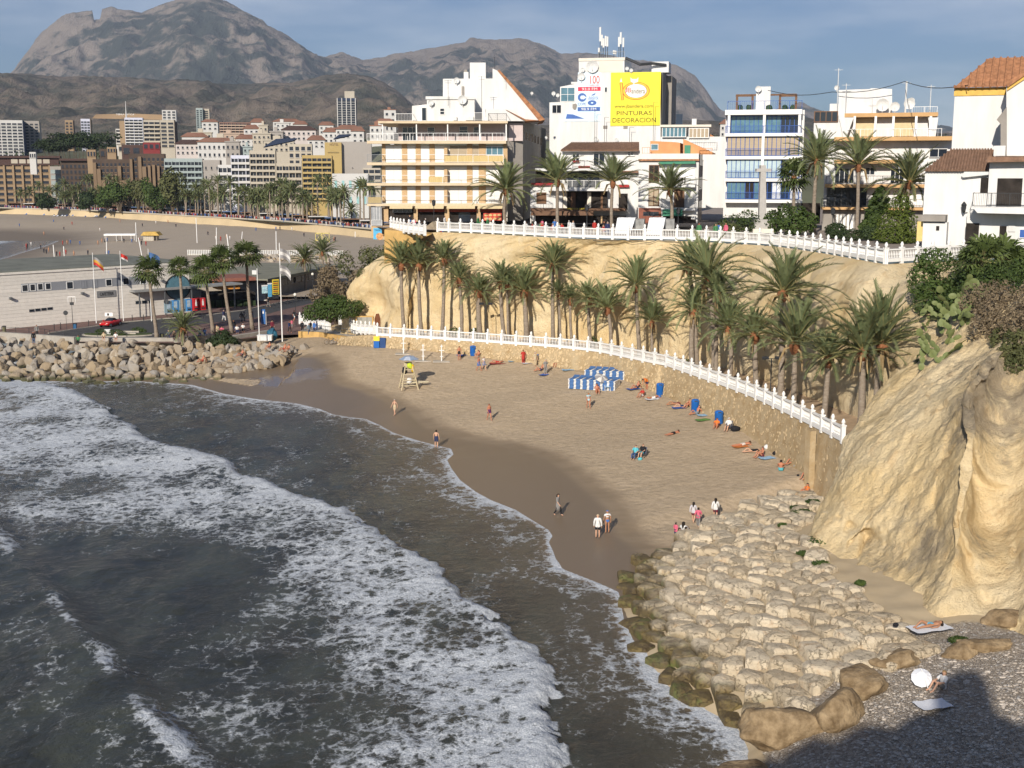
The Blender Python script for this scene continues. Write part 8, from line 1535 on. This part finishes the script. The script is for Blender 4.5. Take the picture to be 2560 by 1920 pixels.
# ---------------------------------------------------------------- stacked sunbeds
BEDB=M('bed_fabric',(.07,.16,.36),.8,.08,3); bd=MB(); 
bd.box(-.23,.23,-1.06,1.04,.03,.155)
bd.cur=1
for x in (-.31,.31): bd.box(x-.075,x+.075,-1.0,1.0,.02,.12)
BEDM=bd.mesh('bed_base',[BEDB,WHITE]); bd=MB(); bd.add([(-.32,.35,.14),(.32,.35,.14),(.32,1.0,.30),(-.32,1.0,.30)],[(0,1,2,3)]); bd.add([(-.32,.35,.12),(.32,.35,.12),(.32,1.0,.28),(-.32,1.0,.28)],[(3,2,1,0)]); BEDT=bd.mesh('headrest',BEDB)
for r,(pxa,pya,n_,hgt,lab) in enumerate(((1436,968,7,7,'front'),(1476,946,6,7,'back'))):
    A0=S(pxa,pya); dx=Vector((.93,-.36 if r==0 else -.30,0)).normalized()
    for i in range(n_):
        for k in range(hgt):
            p_=A0+dx*(.74*i); t=thing('sunbed','blue and white sunbed, %s up in the %s pile of the %s row'%(nth(k),nth(i),lab),'sunbed',Vector((p_.x,p_.y,S(pxa,pya).z+.155*k)),-.38+.02*(k%3),'stacked sunbeds'); put('bed_base',BEDM,t)
            if k==hgt-1: put('headrest',BEDT,t)
t=thing('beach_parasol','small grey beach parasol leaning in front of the sunbed stack','parasol',S(1503,974)); m=MB(); m.tube([(0,0,0),(0,.1,1.5)],.025,6); m.obj('pole',WHITE,t); parasol('canopy',t,(0,.1,1.25),.75,.3,[FG,FW],(.5,.3,0))
t=thing('folding_chair','white and blue folding chair beside the sunbed stack','chair',S(1519,977)); 
for x in (-.28,.28): m=MB(); m.beam((x,-.3,0),(x,.25,.5),.04); m.beam((x,.3,0),(x,-.25,.45),.04); m.beam((x,.2,.4),(x,.4,1.0),.04); m.obj('side_frame',WHITE,t)
m=MB(); m.cbox((0,0,.45),(.56,.5,.03)); m.obj('seat',TLB,t); m=MB(); m.beam((0,.22,.5),(0,.4,1.0),.52,.03); m.obj('backrest',TLB,t)
for i,(px,py,lab) in enumerate(((1588,1146,'low dark folding chair under the person in turquoise'),(1606,1143,'low dark folding chair under the person in the dark top'),(1821,1076,'low dark folding chair under the person in the white hat'))):
    t=thing('low_chair',lab,'chair',S(px,py),-.55); 
    for x in (-.27,.27): m=MB(); m.beam((x,-.3,0),(x,.25,.36),.035); m.beam((x,.28,0),(x,-.25,.33),.035); m.beam((x,.1,.3),(x,.32,.85),.035); m.obj('side_frame',GREYM,t)
    m=MB(); m.cbox((0,0,.33),(.54,.45,.02)); m.obj('seat',cloth(NAV),t); m=MB(); m.beam((0,.2,.36),(0,.34,.85),.5,.02); m.obj('backrest',cloth(NAV),t)
# small bags, shoes
for i,(px,py,r,c,lab) in enumerate(((1707,1005,.22,WHI,'white bag behind the woman in the dark bikini'),(1782,1042,.18,BLK_,'small black bag right of the pale blue towel'),(1838,1078,.42,BLK_,'black rucksack right of the person in the white hat'),(1918,1122,.3,WHI,'white carrier bag beside the woman in black'),(1938,1137,.25,BLK_,'black bag on the pale blue towel'),(1990,1168,.2,(.4,.5,.6),'pale bag beside the man leaning on the wall'),(1995,1190,.12,BLK_,'pair of dark shoes left of the man in the white cap'),(1675,994,.08,BLK_,'tiny dark shoe pile between the towels'),(1600,1150,.2,TUR,'turquoise bag at the feet of the pair on chairs'),(1655,976,.2,(.3,.42,.6),'pale blue bundle beside the first wall bin'),(1268,900,.22,BLK_,'dark bundle at the end of the red towel'),(1648,994,.22,BLU_,'blue towel bundle at the head of the sunbather'))):
    o=blob('bag',150+i,(r,r*.7,r*.75),cloth(c),2,.25,2,loc=S(px,py)+Vector((0,0,r*.5)),label=lab,cat='bag')
# ---------------------------------------------------------------- parasol and cloth at the lower right
q=on_shore(2312,1722)+Vector((0,0,.3)); t=thing('white_parasol','white beach parasol lying open in the shade of the headland','parasol',q); parasol('canopy',t,(0,0,.2),.46,.22,[TWH],(.75,-.2,0),10); m=MB(); m.tube([(0,.1,.6),(.1,-.7,-.05)],.02,6); m.obj('pole',WHITE,t)
towel('white towel spread in front of the fallen white parasol',on_shore(2330,1765)+Vector((0,0,.2)),-1.3,TWH,1.5,.9); person('person in a white top sheltering beside the white parasol',on_shore(2345,1742)+Vector((.3,.2,.05)),'sit',-1.2,1,[('shirt',WHI),('shorts',GRY)],HBL,1.0)
# ---------------------------------------------------------------- bicycles
def bike(label,pos,rz,col):
    t=thing('bicycle',label,'bicycle',pos,rz)
    for x in (-.52,.52):
        m=MB(); k=18
        for j in range(k):
            a=2*math.pi*j/k
            for b in range(4): bb=b*math.pi/2; r=.33+.02*math.cos(bb); m.v.append((x+r*math.cos(a),.02*math.sin(bb),.35+r*math.sin(a)))
        m.f=[[4*j+b,4*j+(b+1)%4,4*((j+1)%k)+(b+1)%4,4*((j+1)%k)+b] for j in range(k) for b in range(4)]; m.m=[0]*len(m.f); wv=m.obj('wheel',TYRE,t); m=MB()
        for j in range(6): a=j*math.pi/6; m.beam((x-.32*math.cos(a),0,.35-.32*math.sin(a)),(x+.32*math.cos(a),0,.35+.32*math.sin(a)),.008)
        m.obj('spokes',RIM,wv)
    m=MB()
    for a,c in (((-.52,0,.35),(-.05,0,.33)),((-.05,0,.33),(-.2,0,.85)),((-.52,0,.35),(-.18,0,.78)),((-.18,0,.78),(.36,0,.82)),((-.05,0,.33),(.38,0,.72)),((.52,0,.35),(.34,0,.95))): m.tube([a,c],.02,6)
    m.obj('frame',col,t); m=MB(); m.cbox((-.21,0,.9),(.26,.13,.06)); m.obj('saddle',TYRE,t); m=MB(); m.beam((.33,-.28,.98),(.33,.28,.98),.03); m.obj('handlebar',RIM,t)
q=S(826,861); bike('dark bicycle parked on the sand beside the ochre ramp wall, left one',q,.3,DARK); bike('pale bicycle parked on the sand beside the ochre ramp wall, right one',S(838,862),.1,RIM)
# ---------------------------------------------------------------- people on the quay, the boulders and the square
QP=[((560,802),'walk',.9,[('jumper',NAV),('trousers',WHI)],'person in dark jacket and white trousers walking under the fan palms'),((604,807),'walk',2.6,[('jumper',BLK_),('trousers',BLK_)],'person in black walking away from the palms, left of a pair'),((611,806),'walk',2.7,[('jumper',GRY),('trousers',BLK_)],'person in dark grey walking away from the palms, right of a pair'),((632,806),'stand',2,[('jumper',(.08,.12,.2)),('trousers',NAV)],'person in blue standing behind the tallest fan palm'),((671,767),'walk',1.5,[('jumper',BLK_),('trousers',GRY)],'person in dark clothes walking past the menu board'),((543,832),'chair',.4,[('jumper',BEI),('trousers',BEI)],'person in beige on the sea wall by the palms'),((555,836),'chair',.2,[('shirt',PNK),('shorts',PNK)],'person in pink on the sea wall beside the one in beige'),((593,833),'chair',.3,[('shirt',WHI),('trousers',NAV)],'person in white sitting at the left end of the bench wall'),((608,829),'chair',.3,[('shirt',WHI),('trousers',BLK_)],'second person in white sitting on the bench wall'),((585,829),'stand',.3,[('jumper',BLK_),('trousers',NAV)],'person in black standing behind the bench wall'),((681,830),'stand',.4,[('jumper',MAR),('trousers',BLK_)],'person in maroon by the white chest'),((724,832),'walk',.9,[('jumper',NAV),('trousers',BLK_)],'person in navy walking right of the tallest flagpole'),((756,832),'stand',.5,[('jumper',BLK_),('trousers',BLK_)],'person in black at the head of the ramp'),((773,838),'stand',.9,[('jumper',(.15,.2,.25)),('trousers',(.05,.08,.15))],'person in blue-grey in the group at the ramp, left'),((786,833),'stand',-.6,[('jumper',BLU_),('trousers',NAV)],'person in blue in the group at the ramp, middle'),((793,833),'stand',2.,[('jumper',NAV),('trousers',NAV)],'person in navy in the group at the ramp, right'),((777,832),'stand',-2.,[('jumper',BLK_),('trousers',GRY)],'person in black at the back of the ramp group'),((736,803),'walk',2.4,[('shirt',BLK_),('shorts',WHI)],'person in white shorts left of the near globe lamp'),((730,819),'stand',.5,[('shirt',PNK),('trousers',GRY)],'child in pink beside the near globe lamp'),((93,842),'stand',.5,[('jumper',GRY),('trousers',BLK_)],'person in grey standing at the quay railing on the left'),((85,860),'stand',.3,[('jumper',BLK_),('trousers',(.06,.09,.16))],'person in black standing among the left boulders'),((196,860),'chair',.2,[('jumper',GRN),('trousers',BLK_)],'person in green sitting on the end of the sea wall'),((260,851),'chair',.2,[('jumper',BEI),('shorts',RED_)],'person in beige sitting on the sea wall before the island'),((290,852),'chair',.3,[('shirt',WHI),('shorts',WHI)],'person in white sitting on the sea wall before the island'),((422,846),'chair',.2,[('jumper',NAV),('trousers',NAV)],'person in navy sitting on the sea wall right of the leaning palm'),((436,847),'chair',.2,[('jumper',(.14,.1,.07)),('trousers',BLK_)],'person in brown sitting on the sea wall right of the one in navy'),((500,842),'chair',.2,[('shirt',(.55,.5,.45)),('trousers',NAV)],'person in pale top on the sea wall below the red machines'),((512,841),'chair',.3,[('shirt',(.08,.14,.28)),('trousers',NAV)],'person in blue on the sea wall below the red machines')]
for i,((x,y),po,rz,wr,lab) in enumerate(QP): person(lab,G(x,y,ZL+(.35 if po=='chair' and x<520 else 0)),po,rz,i%3,wr,HB if i%4 else HG,1.0 if 'child' not in lab else .7,'people on the quay')
for i,(x,y,z,po,wr,lab) in enumerate(((674,872,2.6,'sit',[('trunks',(.3,.35,.45))],'sunbather sitting on a boulder left of the flagpole foot'),(710,876,2.75,'recline',[('trunks',RED_)],'sunbather reclining at the foot of the tallest flagpole'),(722,878,2.7,'sit',[('trunks',WHI)],'sunbather sitting on the sand right of the boulders'),(604,890,2.0,'recline',[('trunks',NAV)],'sunbather reclining in the boulders near the puddle'),(506,905,1.9,'recline',[('trunks',RED_)],'sunbather stretched on the boulders left of the dark bush'))): person(lab,G(x,y,z),po,-.6,2,wr,HB,1.05,'sunbathers on the boulders')
rr_=random.Random(31); xs=[905+i*0 for i in range(0)]
SQP=sorted([rr_.uniform(990,1300) for _ in range(12)]+[rr_.uniform(1310,1520) for _ in range(20)]+[1748,1790,1797,1815])
for i,x in enumerate(SQP):
    us=[1280+FPX*q.x/(q.y*CP-(q.z-CAMH)*SP) for q in UB]; Yb=float(np.interp(x,us,[q.y for q in UB])) if x>1095 else 163.; Y=Yb+1.5+rr_.random()*4; p_=D(x,560,Y); p_.z=ZP; st=rr_.random()<.3 or x>1700
    person('guest on the square terrace behind the balustrade, %s from the left'%nth(i),p_+(Vector((0,0,.15)) if not st else Vector()),'stand' if st else 'chair',rr_.uniform(-3,3),rr_.randrange(3),[('jumper',rr_.choice([WHI,WHI,NAV,BLK_,RED_,BLU_,PNK,GRN,GRY])),('trousers',rr_.choice([NAV,BLK_,BEI]))],rr_.choice([HB,HG,HBL]),1.0,'guests on the square terrace')
# lamps of the terrace, wires on the cliff
for px,pb,pt_,lab in ((1215,833,760,'twin-headed floodlight post between the first terrace palms'),(1926,980,896,'twin-headed floodlight post among the right terrace palms')):
    Y=near_lb(px).y+1.2; b_=D(px,pb,Y); b_.z=zt(px); h=D(px,pt_,Y).z-b_.z; t=thing('floodlight_post',lab,'lamp post',b_); m=MB(); m.tube([(0,0,0),(0,0,h)],.05,6); m.obj('post',DARK,t)
    for sx in (-1,1): m=MB(); m.cbox((sx*.55,-.1,h+.05),(.55,.3,.16),0,.4); m.beam((0,0,h),(sx*.5,0,h),.05); m.obj('lamp_head',DARK,t)
m=MB(); wp=[]
for i in range(24): q=at_frac(UB,.34+.3*i/23); wp.append(q+Vector((0,-.55,-.35-.12*math.sin(i*1.3)-.1*math.sin(i*2.9))))
m.tube(wp,.035,4); m.obj('cable',DARK,label='black cable drooping along the cliff top below the balustrade',cat='cable')
m=MB(); q=[G(2226,662,17.3),G(2245,658,17.6),G(2258,646,17.9),G(2276,650,17.8),G(2300,648,17.8),G(2330,652,17.7)]; m.tube(q,.05,5); m.obj('cable',DARK,label='black hose hanging below the short right-hand balustrade',cat='hose')
# ================================================================ the air
HAZE_D=4.6e-5
HZ=bpy.data.materials.new('haze'); HZ.use_nodes=True; t_=HZ.node_tree; t_.nodes.clear(); oo=t_.nodes.new('ShaderNodeOutputMaterial'); pv=t_.nodes.new('ShaderNodeVolumePrincipled')
pv.inputs['Color'].default_value=(.66,.78,1.0,1); pv.inputs['Density'].default_value=HAZE_D; pv.inputs['Anisotropy'].default_value=0.0
t_.links.new(pv.outputs[0],oo.inputs['Volume'])
hb=MB(); hb.box(-9000,9000,-600,13500,-6,1750); hb.obj('haze',HZ,kind='stuff')
